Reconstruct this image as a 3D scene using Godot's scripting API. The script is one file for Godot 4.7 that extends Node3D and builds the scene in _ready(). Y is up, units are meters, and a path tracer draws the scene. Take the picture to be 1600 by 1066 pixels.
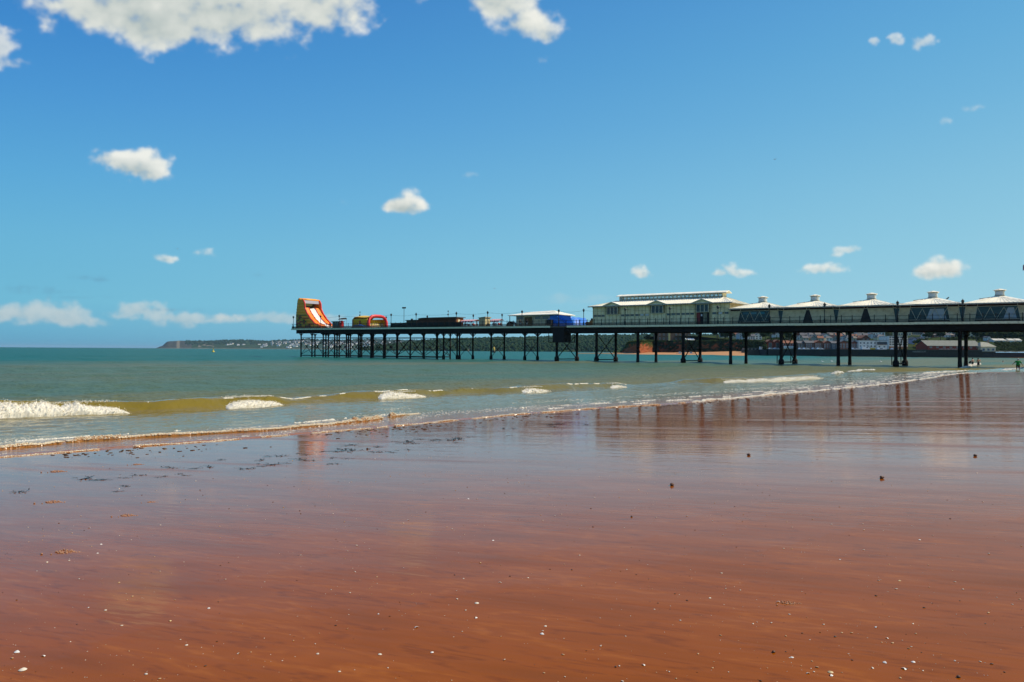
extends Node3D
# A seaside pier seen from a wet red-sand beach. World: x right, y up, z towards the viewer; metres; sea level y = 0.

const EYE := 2.3
const FOC := 1220.0
const ROLL := 0.0065
const PITCH := 0.011966
const SEA := Vector3(-0.76604, 0, -0.64279)      # seaward, square to the shore
const ALONG := Vector3(0.64279, 0, -0.76604)     # along the shore
const PA := Vector3(-0.80902, 0, -0.58779)       # along the pier, seaward
const PC := Vector3(0.58779, 0, -0.80902)        # across the pier, to its far side
const P0 := Vector3(72.3, 0, -126.0)
var pier_basis := Basis(PA, Vector3.UP, PC)
var rng := RandomNumberGenerator.new()
var taken := {}
var mats := {}
var tex := {}
var n_big := FastNoiseLite.new()
var n_mid := FastNoiseLite.new()
var n_fine := FastNoiseLite.new()
var unit_box: ArrayMesh
var t_start := 0


class Mb:
	# collects triangles; commit() makes a flat or a smooth ArrayMesh
	var v := PackedVector3Array()
	var c := PackedColorArray()
	var col := Color.WHITE
	var tinted := false

	func tri(a: Vector3, b: Vector3, d: Vector3) -> void:
		v.append(a); v.append(b); v.append(d)
		if tinted:
			c.append(col); c.append(col); c.append(col)

	func quad(a: Vector3, b: Vector3, d: Vector3, e: Vector3) -> void:
		tri(a, b, d); tri(a, d, e)

	func box(at: Vector3, size: Vector3, turn := Basis()) -> void:
		var x := turn.x * size.x * 0.5
		var y := turn.y * size.y * 0.5
		var z := turn.z * size.z * 0.5
		hexa(at - x - y - z, at + x - y - z, at + x - y + z, at - x - y + z, at - x + y - z, at + x + y - z, at + x + y + z, at - x + y + z)

	func span(lo: Vector3, hi: Vector3) -> void:
		box((lo + hi) * 0.5, hi - lo)

	func hexa(a: Vector3, b: Vector3, d: Vector3, e: Vector3, f: Vector3, g: Vector3, h: Vector3, i: Vector3) -> void:
		# a b d e the bottom ring, f g h i the top ring
		quad(e, d, b, a); quad(f, g, h, i)
		quad(a, b, g, f); quad(b, d, h, g); quad(d, e, i, h); quad(e, a, f, i)

	func bar(a: Vector3, b: Vector3, w: float, h: float) -> void:
		# a square-edged bar from a to b
		var d := (b - a).normalized()
		var side := d.cross(Vector3.UP)
		side = Vector3(1, 0, 0) if side.length() < 0.01 else side.normalized()
		var up := side.cross(d).normalized()
		var s := side * w * 0.5
		var u := up * h * 0.5
		hexa(a - s - u, a + s - u, b + s - u, b - s - u, a - s + u, a + s + u, b + s + u, b - s + u)

	func prism(p: PackedVector2Array, z0: float, z1: float) -> void:
		# outline in x, y pushed from z0 to z1
		var t := Geometry2D.triangulate_polygon(p)
		for k in range(0, t.size(), 3):
			tri(Vector3(p[t[k]].x, p[t[k]].y, z0), Vector3(p[t[k + 1]].x, p[t[k + 1]].y, z0), Vector3(p[t[k + 2]].x, p[t[k + 2]].y, z0))
			tri(Vector3(p[t[k + 2]].x, p[t[k + 2]].y, z1), Vector3(p[t[k + 1]].x, p[t[k + 1]].y, z1), Vector3(p[t[k]].x, p[t[k]].y, z1))
		for k in p.size():
			var a := p[k]
			var b := p[(k + 1) % p.size()]
			quad(Vector3(a.x, a.y, z0), Vector3(b.x, b.y, z0), Vector3(b.x, b.y, z1), Vector3(a.x, a.y, z1))

	func tube(pts: Array, radii: Array, sides: int) -> void:
		var rings := []
		for k in pts.size():
			var d: Vector3 = (pts[mini(k + 1, pts.size() - 1)] - pts[maxi(k - 1, 0)])
			d = d.normalized()
			var s := d.cross(Vector3(0.13, 0.95, 0.28)).normalized() if absf(d.y) < 0.9 else d.cross(Vector3(1, 0, 0)).normalized()
			var u := s.cross(d)
			var ring := PackedVector3Array()
			for j in sides:
				var a := TAU * j / sides
				ring.append(pts[k] + (s * cos(a) + u * sin(a)) * float(radii[k]))
			rings.append(ring)
		for k in pts.size() - 1:
			for j in sides:
				var q := (j + 1) % sides
				quad(rings[k][j], rings[k][q], rings[k + 1][q], rings[k + 1][j])
		for j in range(1, sides - 1):
			tri(rings[0][0], rings[0][j + 1], rings[0][j])
			var l := pts.size() - 1
			tri(rings[l][0], rings[l][j], rings[l][j + 1])

	func lathe(at: Vector3, prof: Array, sides: int) -> void:
		# prof: [radius, height] pairs from the bottom up
		for k in prof.size() - 1:
			for j in sides:
				var a := TAU * j / sides
				var b := TAU * (j + 1) / sides
				var p0 := at + Vector3(cos(a) * prof[k][0], prof[k][1], sin(a) * prof[k][0])
				var p1 := at + Vector3(cos(b) * prof[k][0], prof[k][1], sin(b) * prof[k][0])
				var p2 := at + Vector3(cos(b) * prof[k + 1][0], prof[k + 1][1], sin(b) * prof[k + 1][0])
				var p3 := at + Vector3(cos(a) * prof[k + 1][0], prof[k + 1][1], sin(a) * prof[k + 1][0])
				quad(p0, p1, p2, p3)

	func ball(at: Vector3, r: Vector3, rows := 6, cols := 8) -> void:
		for i in rows:
			for j in cols:
				var q := []
				for e in [[i, j], [i, j + 1], [i + 1, j + 1], [i + 1, j]]:
					var a = PI * e[0] / rows
					var b = TAU * e[1] / cols
					q.append(at + Vector3(sin(a) * cos(b) * r.x, cos(a) * r.y, sin(a) * sin(b) * r.z))
				if i == 0:
					tri(q[0], q[2], q[3])
				elif i == rows - 1:
					tri(q[0], q[1], q[2])
				else:
					quad(q[0], q[1], q[2], q[3])

	func commit(smooth := false) -> ArrayMesh:
		var m := ArrayMesh.new()
		if v.is_empty():
			return m
		var arr := []
		arr.resize(Mesh.ARRAY_MAX)
		arr[Mesh.ARRAY_VERTEX] = v
		if tinted:
			arr[Mesh.ARRAY_COLOR] = c
		m.add_surface_from_arrays(Mesh.PRIMITIVE_TRIANGLES, arr)
		if smooth:
			var st := SurfaceTool.new()
			st.create_from(m, 0)
			st.index()
			st.generate_normals()
			m = st.commit()
		return m


func grid_mesh(pos: PackedVector3Array, cols: int, rows: int, colors := PackedColorArray(), uvs := PackedVector2Array()) -> ArrayMesh:
	var idx := PackedInt32Array()
	idx.resize((cols - 1) * (rows - 1) * 6)
	var k := 0
	for j in rows - 1:
		for i in cols - 1:
			var a := j * cols + i
			idx[k] = a; idx[k + 1] = a + 1; idx[k + 2] = a + cols + 1
			idx[k + 3] = a; idx[k + 4] = a + cols + 1; idx[k + 5] = a + cols
			k += 6
	var arr := []
	arr.resize(Mesh.ARRAY_MAX)
	arr[Mesh.ARRAY_VERTEX] = pos
	arr[Mesh.ARRAY_INDEX] = idx
	if colors.size():
		arr[Mesh.ARRAY_COLOR] = colors
	if uvs.size():
		arr[Mesh.ARRAY_TEX_UV] = uvs
	var m := ArrayMesh.new()
	m.add_surface_from_arrays(Mesh.PRIMITIVE_TRIANGLES, arr)
	var st := SurfaceTool.new()
	st.create_from(m, 0)
	st.generate_normals()
	return st.commit()


# ---- naming and placing -------------------------------------------------------------------------
func numbered(called: String) -> String:
	var n: int = taken.get(called, 0)
	taken[called] = n + 1
	return called if n == 0 else "%s_%03d" % [called, n]


func tag(o: Node, label: String, category: String, group := "") -> Node:
	o.set_meta("label", label)
	o.set_meta("category", category)
	if group:
		o.set_meta("group", group)
	return o


func thing(called: String, label: String, category: String, at := Vector3.ZERO, turn := Basis(), group := "") -> Node3D:
	var o := Node3D.new()
	o.name = numbered(called)
	add_child(o)
	o.transform = Transform3D(turn, at)
	tag(o, label, category, group)
	return o


func part(called: String, mesh: Mesh, m: Material, parent: Node3D, label := "") -> MeshInstance3D:
	var o := MeshInstance3D.new()
	o.name = called
	o.mesh = mesh
	o.material_override = m
	parent.add_child(o, true)
	if label:
		o.set_meta("label", label)
	return o


func solo(called: String, mesh: Mesh, m: Material, label: String, category: String, at := Vector3.ZERO, turn := Basis(), group := "") -> MeshInstance3D:
	var o := MeshInstance3D.new()
	o.name = numbered(called)
	o.mesh = mesh
	o.material_override = m
	add_child(o)
	o.transform = Transform3D(turn, at)
	tag(o, label, category, group)
	return o


func struct(called: String, mesh: Mesh, m: Material, label: String, category: String) -> MeshInstance3D:
	var o := solo(called, mesh, m, label, category)
	o.set_meta("kind", "structure")
	return o


func scatter(called: String, mesh: Mesh, m: Material, places: Array, colors: Array, label: String, category: String, parent: Node3D = null) -> MultiMeshInstance3D:
	var mm := MultiMesh.new()
	mm.transform_format = MultiMesh.TRANSFORM_3D
	mm.use_colors = colors.size() > 0
	mm.mesh = mesh
	mm.instance_count = places.size()
	for k in places.size():
		mm.set_instance_transform(k, places[k])
		if colors.size():
			mm.set_instance_color(k, colors[k])
	var o := MultiMeshInstance3D.new()
	o.multimesh = mm
	o.material_override = m
	o.set_meta("kind", "stuff")
	if parent:
		o.name = called
		parent.add_child(o, true)
	else:
		o.name = numbered(called)
		add_child(o)
		tag(o, label, category)
	return o


# ---- materials ----------------------------------------------------------------------------------
func mat(r: float, g: float, b: float, rough := 0.8, spec := 0.4, metal := 0.0) -> StandardMaterial3D:
	var key := "%.3f %.3f %.3f %.2f %.2f %.2f" % [r, g, b, rough, spec, metal]
	if not mats.has(key):
		var m := StandardMaterial3D.new()
		m.albedo_color = Color(r, g, b).linear_to_srgb()
		m.roughness = rough
		m.metallic_specular = spec
		m.metallic = metal
		m.cull_mode = BaseMaterial3D.CULL_DISABLED
		mats[key] = m
	return mats[key]


func worn(r: float, g: float, b: float, rough := 0.8, size := 3.0, t := "grime") -> StandardMaterial3D:
	# a colour with uneven wear, in the object's own axes
	var key := "w %.3f %.3f %.3f %.2f %.2f %s" % [r, g, b, rough, size, t]
	if not mats.has(key):
		var m: StandardMaterial3D = mat(r, g, b, rough).duplicate()
		m.albedo_texture = tex[t]
		m.uv1_triplanar = true
		m.uv1_scale = Vector3.ONE / size
		mats[key] = m
	return mats[key]


func tinted_mat(rough := 0.9, spec := 0.3) -> StandardMaterial3D:
	var key := "tint %.2f %.2f" % [rough, spec]
	if not mats.has(key):
		var m: StandardMaterial3D = mat(1, 1, 1, rough, spec).duplicate()
		m.vertex_color_use_as_albedo = true
		mats[key] = m
	return mats[key]


func noise(seed_: int, freq: float, octaves: int) -> FastNoiseLite:
	var n := FastNoiseLite.new()
	n.seed = seed_
	n.noise_type = FastNoiseLite.TYPE_SIMPLEX_SMOOTH
	n.frequency = freq
	n.fractal_type = FastNoiseLite.FRACTAL_FBM if octaves > 1 else FastNoiseLite.FRACTAL_NONE
	n.fractal_octaves = octaves
	return n


func ramp_tex(n: FastNoiseLite, w: int, h: int, stops: Array) -> ImageTexture:
	# a seamless noise picture whose grey is looked up in a short colour ramp; stops: [offset, Color]
	var im := n.get_seamless_image(w, h, false, false, 0.15, true)
	im.convert(Image.FORMAT_L8)
	var src := im.get_data()
	var lut := PackedByteArray()
	lut.resize(768)
	for k in 256:
		var x := k / 255.0
		var c: Color = stops[0][1]
		for s in stops.size() - 1:
			if x >= stops[s][0]:
				var t: float = clampf((x - stops[s][0]) / maxf(stops[s + 1][0] - stops[s][0], 0.0001), 0.0, 1.0)
				c = (stops[s][1] as Color).lerp(stops[s + 1][1], t)
		lut[k * 3] = int(c.r * 255); lut[k * 3 + 1] = int(c.g * 255); lut[k * 3 + 2] = int(c.b * 255)
	var out := PackedByteArray()
	out.resize(src.size() * 3)
	for k in src.size():
		var q := src[k] * 3
		out[k * 3] = lut[q]; out[k * 3 + 1] = lut[q + 1]; out[k * 3 + 2] = lut[q + 2]
	return ImageTexture.create_from_image(Image.create_from_data(w, h, false, Image.FORMAT_RGB8, out))


func normal_tex(n: FastNoiseLite, w: int, h: int, strength: float) -> ImageTexture:
	var im := n.get_seamless_image(w, h, false, false, 0.15, true)
	im.convert(Image.FORMAT_L8)
	im.convert(Image.FORMAT_RGBA8)
	im.bump_map_to_normal_map(strength)
	return ImageTexture.create_from_image(im)


func make_textures() -> void:
	tex.grime = ramp_tex(noise(3, 0.012, 5), 512, 512, [[0.0, Color(0.62, 0.6, 0.57)], [0.35, Color(0.86, 0.85, 0.83)], [0.6, Color(0.97, 0.97, 0.96)], [1.0, Color.WHITE]])
	tex.paint = ramp_tex(noise(6, 0.008, 5), 512, 512, [[0.0, Color(0.80, 0.78, 0.74)], [0.3, Color(0.93, 0.92, 0.90)], [0.6, Color(0.98, 0.98, 0.97)], [1.0, Color.WHITE]])
	tex.rust = ramp_tex(noise(5, 0.02, 5), 512, 512, [[0.0, Color(0.55, 0.5, 0.5)], [0.5, Color(0.85, 0.82, 0.8)], [0.72, Color(1.0, 0.95, 0.9)], [0.86, Color(1.0, 0.72, 0.5)], [1.0, Color(0.9, 0.55, 0.38)]])


# ---- the picture's rays, to place far things where they stand -------------------------------------
func ray(px: float, py: float) -> Vector3:
	var x := (px - 800.0) / FOC
	var y := -(py - 533.0) / FOC
	var r := atan(ROLL)
	var x2 := cos(r) * x - sin(r) * y
	var y2 := sin(r) * x + cos(r) * y
	return Vector3(x2, y2 * cos(PITCH) + sin(PITCH), -(cos(PITCH) - y2 * sin(PITCH)))


func far_at(px: float, py: float, depth: float) -> Vector3:
	var d := ray(px, py)
	return Vector3(0, EYE, 0) + d * (depth / -d.z)


func horizon(px: float) -> float:
	return 547.6 + 0.0065 * (px - 800.0)


func on_level(px: float, py: float, h: float) -> Vector3:
	var d := ray(px, py)
	return Vector3(0, EYE, 0) + d * ((h - EYE) / d.y)


func deck_y(s: float) -> float:
	return 7.3 + 0.0045 * s


func on_pier(s: float, o: float, h := 0.0) -> Vector3:
	return P0 + PA * s + PC * o + Vector3(0, deck_y(s) + h, 0)


func table(t: Array, x: float) -> float:
	# smooth interpolation in a table of [x, y]
	if x <= t[0][0]:
		return t[0][1]
	for k in t.size() - 1:
		if x < t[k + 1][0]:
			var f: float = (x - t[k][0]) / (t[k + 1][0] - t[k][0])
			return lerpf(t[k][1], t[k + 1][1], smoothstep(0.0, 1.0, f) * 0.5 + f * 0.5)
	return t[t.size() - 1][1]


func _ready() -> void:
	t_start = Time.get_ticks_msec()
	rng.seed = 20240
	n_big = noise(11, 0.05, 4)
	n_mid = noise(12, 0.4, 4)
	n_fine = noise(13, 2.0, 3)
	# camera
	var cam := Camera3D.new()
	cam.name = "camera"
	var r := atan(ROLL)
	var ex := Vector3(cos(r), sin(r) * cos(PITCH), sin(r) * sin(PITCH))
	var ey := Vector3(-sin(r), cos(r) * cos(PITCH), cos(r) * sin(PITCH))
	cam.transform = Transform3D(Basis(ex, ey, ex.cross(ey)), Vector3(0, EYE, 0))
	cam.fov = rad_to_deg(2.0 * atan(533.0 / FOC))
	cam.near = 0.1
	cam.far = 60000.0
	add_child(cam)
	cam.current = true
	# sky, air and exposure
	var env := Environment.new()
	env.background_mode = Environment.BG_SKY
	env.sky = Sky.new()
	var sm := PanoramaSkyMaterial.new()
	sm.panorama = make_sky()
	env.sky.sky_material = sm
	env.tonemap_mode = Environment.TONE_MAPPER_LINEAR
	env.tonemap_exposure = 1.0
	env.fog_enabled = true
	env.fog_density = 0.000032
	env.fog_light_color = Color(0.66, 0.84, 0.95)
	env.sdfgi_enabled = true
	env.ssao_enabled = true
	env.ssil_enabled = true
	var we := WorldEnvironment.new()
	we.name = "air"
	we.environment = env
	add_child(we)
	# sun: to the right and a little beyond, in the afternoon
	var sun := DirectionalLight3D.new()
	sun.name = "sun"
	var az := deg_to_rad(86.0)
	var el := deg_to_rad(46.0)
	var to_sun := Vector3(sin(az) * cos(el), sin(el), -cos(az) * cos(el))
	sun.basis = Basis.looking_at(-to_sun)
	sun.light_color = Color(1.0, 0.95, 0.86)
	sun.light_energy = 1.6
	sun.light_angular_distance = 0.5
	sun.shadow_enabled = true
	add_child(sun)
	make_textures()
	build_sand()
	build_sea()
	build_coast()
	build_town()
	build_pier()
	build_arcade()
	build_low_arcade()
	build_pier_things()
	build_beach_things()
	build_people()
	print("built in %d ms" % (Time.get_ticks_msec() - t_start))


# ---- sky ----------------------------------------------------------------------------------------
const SKY_W := 4096
const SKY_H := 2048

func sky_pick(t: Array, el: float) -> Color:
	for k in t.size() - 1:
		if el < t[k + 1][0]:
			var f: float = clampf((el - t[k][0]) / (t[k + 1][0] - t[k][0]), 0.0, 1.0)
			var a: Array = t[k][1]
			var b: Array = t[k + 1][1]
			return Color(lerpf(a[0], b[0], f), lerpf(a[1], b[1], f), lerpf(a[2], b[2], f))
	var l: Array = t[t.size() - 1][1]
	return Color(l[0], l[1], l[2])


func make_sky() -> ImageTexture:
	# clear air: deeper blue away from the sun, paler towards it and towards the horizon
	var cold := [[0.0, [92, 158, 190]], [1.0, [104, 173, 204]], [3.0, [113, 186, 214]], [7.0, [106, 180, 216]], [11.0, [92, 168, 216]], [16.0, [76, 150, 211]], [20.0, [64, 137, 204]], [25.0, [54, 122, 194]], [40.0, [46, 106, 180]], [90.0, [40, 92, 165]]]
	var warm := [[0.0, [170, 212, 224]], [1.0, [168, 212, 225]], [3.0, [158, 208, 225]], [7.0, [144, 201, 224]], [11.0, [131, 192, 222]], [16.0, [112, 179, 219]], [20.0, [100, 170, 216]], [25.0, [88, 158, 212]], [40.0, [66, 132, 196]], [90.0, [42, 96, 170]]]
	var w0 := 512
	var h0 := 512
	var base := Image.create(w0, h0, false, Image.FORMAT_RGBAF)
	var sun_az := deg_to_rad(86.0)
	for y in h0:
		var el := 90.0 - 180.0 * (y + 0.5) / h0
		var a := sky_pick(cold, maxf(el, 0.0))
		var b := sky_pick(warm, maxf(el, 0.0))
		for x in w0:
			var az := TAU * (x + 0.5) / w0
			var w := 0.5 + 0.5 * cos(az - sun_az)
			w = (w - 0.26) / 0.52
			var c := a.lerp(b, clampf(w, -0.25, 1.15))
			c = Color(clampf(c.r, 0, 255) / 255.0, clampf(c.g, 0, 255) / 255.0, clampf(c.b, 0, 255) / 255.0).srgb_to_linear()
			if el < 0.0:
				c = Color(0.14, 0.2, 0.22)
			base.set_pixel(x, y, c)
	base.resize(SKY_W, SKY_H, Image.INTERPOLATE_BILINEAR)
	# clouds: x, y, half width, half height of their lobes as angles, in thousandths of the focal length
	var clouds := [
		{"b": [[120, 5, 70, 44], [200, -8, 80, 60], [265, 5, 90, 72], [345, 0, 100, 70], [440, -10, 110, 76], [530, -12, 66, 58], [340, -80, 290, 110], [245, 40, 45, 34]], "n": 0.75, "d": 1.0, "s": 0.030},
		{"b": [[770, -5, 38, 28], [805, 10, 45, 40], [840, 38, 40, 26], [860, 52, 18, 14], [790, -40, 70, 50]], "n": 0.6, "d": 1.0, "s": 0.035},
		{"b": [[-5, 60, 34, 30], [-30, 70, 40, 40], [25, 98, 26, 8]], "n": 0.9, "d": 0.75, "s": 0.04},
		{"b": [[238, 252, 28, 22], [224, 264, 36, 18], [192, 256, 40, 15], [168, 244, 24, 12], [240, 276, 24, 14], [214, 252, 30, 18]], "n": 0.75, "d": 0.95, "s": 0.045},
		{"b": [[634, 311, 24, 16], [648, 322, 24, 13], [618, 321, 22, 10], [634, 324, 30, 12]], "n": 0.5, "d": 1.0, "s": 0.05},
		{"b": [[256, 402, 17, 6], [266, 406, 13, 5]], "n": 0.6, "d": 0.8, "s": 0.08},
		{"b": [[322, 395, 19, 6]], "n": 0.8, "d": 0.5, "s": 0.08},
		{"b": [[20, 484, 40, 12], [80, 484, 50, 16], [115, 494, 32, 12], [40, 496, 70, 12], [-50, 488, 60, 18], [120, 504, 44, 8]], "n": 0.55, "d": 0.7, "s": 0.05},
		{"b": [[200, 481, 22, 10], [232, 480, 28, 10], [215, 492, 44, 10], [275, 498, 34, 14], [295, 506, 26, 8], [330, 497, 60, 7]], "n": 0.6, "d": 0.62, "s": 0.06},
		{"b": [[380, 499, 60, 7], [430, 494, 34, 8], [460, 500, 40, 7], [530, 496, 60, 6]], "n": 0.6, "d": 0.5, "s": 0.06},
		{"b": [[1000, 423, 14, 9], [1010, 430, 11, 7]], "n": 0.55, "d": 0.85, "s": 0.08},
		{"b": [[1141, 420, 19, 10], [1165, 428, 20, 6], [1124, 427, 12, 4]], "n": 0.65, "d": 0.75, "s": 0.07},
		{"b": [[1270, 421, 22, 8], [1300, 419, 24, 9]], "n": 0.65, "d": 0.78, "s": 0.07},
		{"b": [[1315, 391, 16, 5], [1334, 389, 14, 6], [1305, 398, 12, 4]], "n": 0.7, "d": 0.65, "s": 0.07},
		{"b": [[1472, 413, 24, 13], [1492, 420, 22, 14], [1447, 424, 24, 12], [1468, 426, 30, 12]], "n": 0.55, "d": 1.0, "s": 0.055},
		{"b": [[1444, 64, 19, 13], [1400, 62, 12, 8], [1366, 64, 6, 6]], "n": 1.1, "d": 0.6, "s": 0.06},
		{"b": [[1523, 169, 17, 5], [1481, 190, 10, 5]], "n": 1.0, "d": 0.3, "s": 0.07},
		{"b": [[850, 92, 10, 6], [735, 272, 12, 5], [540, 318, 10, 5]], "n": 1.0, "d": 0.2, "s": 0.07},
		{"b": [[1080, 468, 60, 8], [900, 466, 50, 8]], "n": 0.8, "d": 0.16, "s": 0.05},
	]
	# fair-weather clouds outside this view, many added to whiten and brighten the shade
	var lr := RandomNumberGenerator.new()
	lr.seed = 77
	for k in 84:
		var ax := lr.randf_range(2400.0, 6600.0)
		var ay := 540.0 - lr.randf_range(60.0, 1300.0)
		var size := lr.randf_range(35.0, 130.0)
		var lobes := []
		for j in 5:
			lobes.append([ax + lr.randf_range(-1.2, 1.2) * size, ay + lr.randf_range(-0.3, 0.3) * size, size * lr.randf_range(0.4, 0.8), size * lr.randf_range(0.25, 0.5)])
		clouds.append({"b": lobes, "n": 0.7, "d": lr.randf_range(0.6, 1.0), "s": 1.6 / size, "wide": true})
	var dark := [[[60, 456, 60, 4], 0.2], [[135, 434, 34, 4], 0.3], [[155, 437, 20, 3], 0.3], [[412, 430, 22, 3], 0.2], [[30, 450, 50, 4], 0.25], [[120, 465, 60, 2], 0.25], [[250, 484, 60, 2], 0.3]]
	for d in dark:
		clouds.append({"b": [d[0]], "n": 0.8, "d": d[1], "s": 0.05, "grey": true})
	var fb := noise(41, 1.0, 5)
	fb.fractal_gain = 0.55
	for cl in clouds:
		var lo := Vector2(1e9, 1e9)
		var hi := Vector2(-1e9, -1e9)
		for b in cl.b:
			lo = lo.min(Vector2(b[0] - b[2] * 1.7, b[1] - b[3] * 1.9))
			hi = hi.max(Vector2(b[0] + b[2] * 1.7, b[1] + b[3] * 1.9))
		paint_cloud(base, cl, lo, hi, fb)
	return ImageTexture.create_from_image(base)


func sky_angles(px: float, py: float, wide: bool) -> Vector2:
	# azimuth and elevation
	if wide:
		return Vector2((px - 800.0) / FOC, (540.0 - py) / FOC)
	var d := ray(px, py).normalized()
	return Vector2(atan2(d.x, -d.z), asin(d.y))


func paint_cloud(im: Image, cl: Dictionary, lo: Vector2, hi: Vector2, fb: FastNoiseLite) -> void:
	var wide: bool = cl.has("wide")
	var corners := [sky_angles(lo.x, lo.y, wide), sky_angles(hi.x, lo.y, wide), sky_angles(lo.x, hi.y, wide), sky_angles(hi.x, hi.y, wide)]
	var a0 := 1e9
	var a1 := -1e9
	var e0 := 1e9
	var e1 := -1e9
	for c in corners:
		a0 = minf(a0, c.x); a1 = maxf(a1, c.x); e0 = minf(e0, c.y); e1 = maxf(e1, c.y)
	e0 = maxf(e0, 0.0)
	var r := atan(ROLL)
	var y_top := int((0.5 - e1 / PI) * SKY_H)
	var y_bot := int((0.5 - e0 / PI) * SKY_H)
	for yy in range(maxi(y_top, 0), mini(y_bot, SKY_H / 2 - 1) + 1):
		var el := (0.5 - (yy + 0.5) / SKY_H) * PI
		for xx in range(int(floor(a0 / TAU * SKY_W)), int(ceil(a1 / TAU * SKY_W)) + 1):
			var az := (xx + 0.5) / SKY_W * TAU
			var p: Vector2
			if wide:
				p = Vector2(az * FOC + 800.0, 540.0 - el * FOC)
			else:
				var d := Vector3(sin(az) * cos(el), sin(el), cos(az) * cos(el))
				var z := d.z * cos(PITCH) + d.y * sin(PITCH)
				var y2 := (d.y * cos(PITCH) - d.z * sin(PITCH)) / z
				var x2 := d.x / z
				p = Vector2(800.0 + FOC * (cos(r) * x2 + sin(r) * y2), 533.0 - FOC * (-sin(r) * x2 + cos(r) * y2))
			var best := 0.0
			var up := 0.0
			for b in cl.b:
				var q := Vector2((p.x - b[0]) / b[2], (p.y - b[1]) / b[3])
				var f := maxf(0.0, 1.0 - q.length_squared() * 0.55)
				best += f * (1.0 - best * 0.5)
				up += f * (-q.y * 0.7 + q.x * 0.45)
			if best <= 0.0:
				continue
			var s: float = cl.s
			s *= 0.42
			var n1 := fb.get_noise_2d(p.x * s, p.y * s * 1.3)
			var n2 := fb.get_noise_2d(p.x * s * 2.3 + 50.0, p.y * s * 2.6)
			var dens: float = best - 0.30 + (n1 * 1.5 + n2 * 0.26) * cl.n
			var al := (smoothstep(-0.05, 1.25, dens + n2 * 0.12) * 0.75 + smoothstep(0.1, 0.9, dens) * 0.25) * float(cl.d)
			if al <= 0.003:
				continue
			var light := clampf(0.66 + up * 0.38 + n1 * 0.6 + n2 * 0.16 - maxf(dens - 0.6, 0.0) * 0.2, 0.0, 1.0)
			var c := Color(0.46, 0.53, 0.52).lerp(Color(0.90, 0.90, 0.83), light)
			if cl.has("grey"):
				c = Color(0.12, 0.27, 0.42)
			elif el < 0.075:
				c = c.lerp(Color(0.55, 0.60, 0.60), 0.65)
			var wx := posmod(xx, SKY_W)
			im.set_pixel(wx, yy, im.get_pixel(wx, yy).lerp(c, al))


# ---- beach and sea ------------------------------------------------------------------------------
# u runs seaward and v along the shore, from the point under the camera.
var shore := [[-400, 19.0], [-40, 18.0], [5.2, 17.35], [7.5, 17.05], [10.3, 16.55], [14.0, 16.3], [19.5, 16.35], [24.0, 15.9], [27.8, 14.8], [36.0, 14.45], [44.0, 14.05], [56.0, 13.9], [69.0, 14.7], [84.0, 16.0], [93.0, 16.6], [96.5, 15.4], [99.0, 12.2], [106.0, 10.0], [130.0, 6.0], [200.0, 0.0], [350.0, -8.0], [440.0, 20.0], [470.0, 50.0], [500.0, 90.0], [540.0, 140.0], [600.0, 200.0], [800.0, 330.0], [3000.0, 900.0]]
var wave_u := [[-60, 31.5], [0, 30.6], [9.0, 30.0], [12.3, 29.4], [14.0, 28.8], [18.8, 29.2], [24.0, 28.7], [30.9, 28.7], [33.2, 27.8], [41.9, 27.6], [48.0, 27.6], [52.2, 27.2], [54.5, 25.9], [59.9, 24.4], [70.6, 24.2], [90.0, 23.5]]
var wave_a := [[-60, 0.45], [0, 0.52], [9.0, 0.50], [10.8, 0.40], [12.3, 0.38], [14.0, 0.32], [16.2, 0.36], [18.8, 0.30], [19.9, 0.15], [21.0, 0.24], [23.9, 0.36], [26.5, 0.33], [28.0, 0.22], [30.9, 0.27], [35.5, 0.36], [41.9, 0.31], [43.5, 0.24], [45.0, 0.08], [50.0, 0.05], [52.2, 0.22], [54.5, 0.33], [70.6, 0.34], [72.0, 0.12], [75.0, 0.0]]
var lip_u := [[-60, 19.0], [5.8, 19.15], [7.5, 19.5], [8.5, 19.25], [9.9, 18.8], [11.3, 18.2], [13.4, 18.25], [14.9, 18.45], [16.7, 19.2], [19.0, 20.0]]

func beach_uv(p: Vector3) -> Vector2:
	return Vector2(p.dot(SEA), p.dot(ALONG))


func sand_h(u: float, v: float) -> float:
	var a := 0.035 * (21.6 - u)
	var b := 0.035 * (table(shore, v) + 4.5 - u)
	var h := lerpf(a, b, smoothstep(92.0, 112.0, v))
	if h > 2.0:
		h = 2.0 + (h - 2.0) / (1.0 + (h - 2.0) * 0.8)
	return maxf(h, -1.2)


func graded(lo: float, hi: float, centre: float, first: float, grow: float) -> PackedFloat32Array:
	# steps that start at `first` at the centre and widen away from it
	var right := PackedFloat32Array([centre])
	var x := centre
	while x < hi - 0.0001:
		x += first + absf(x - centre) * grow
		right.append(minf(x, hi))
	var left := PackedFloat32Array()
	x = centre
	while x > lo + 0.0001:
		x -= first + absf(x - centre) * grow
		left.append(maxf(x, lo))
	left.reverse()
	left.append_array(right)
	return left


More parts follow.
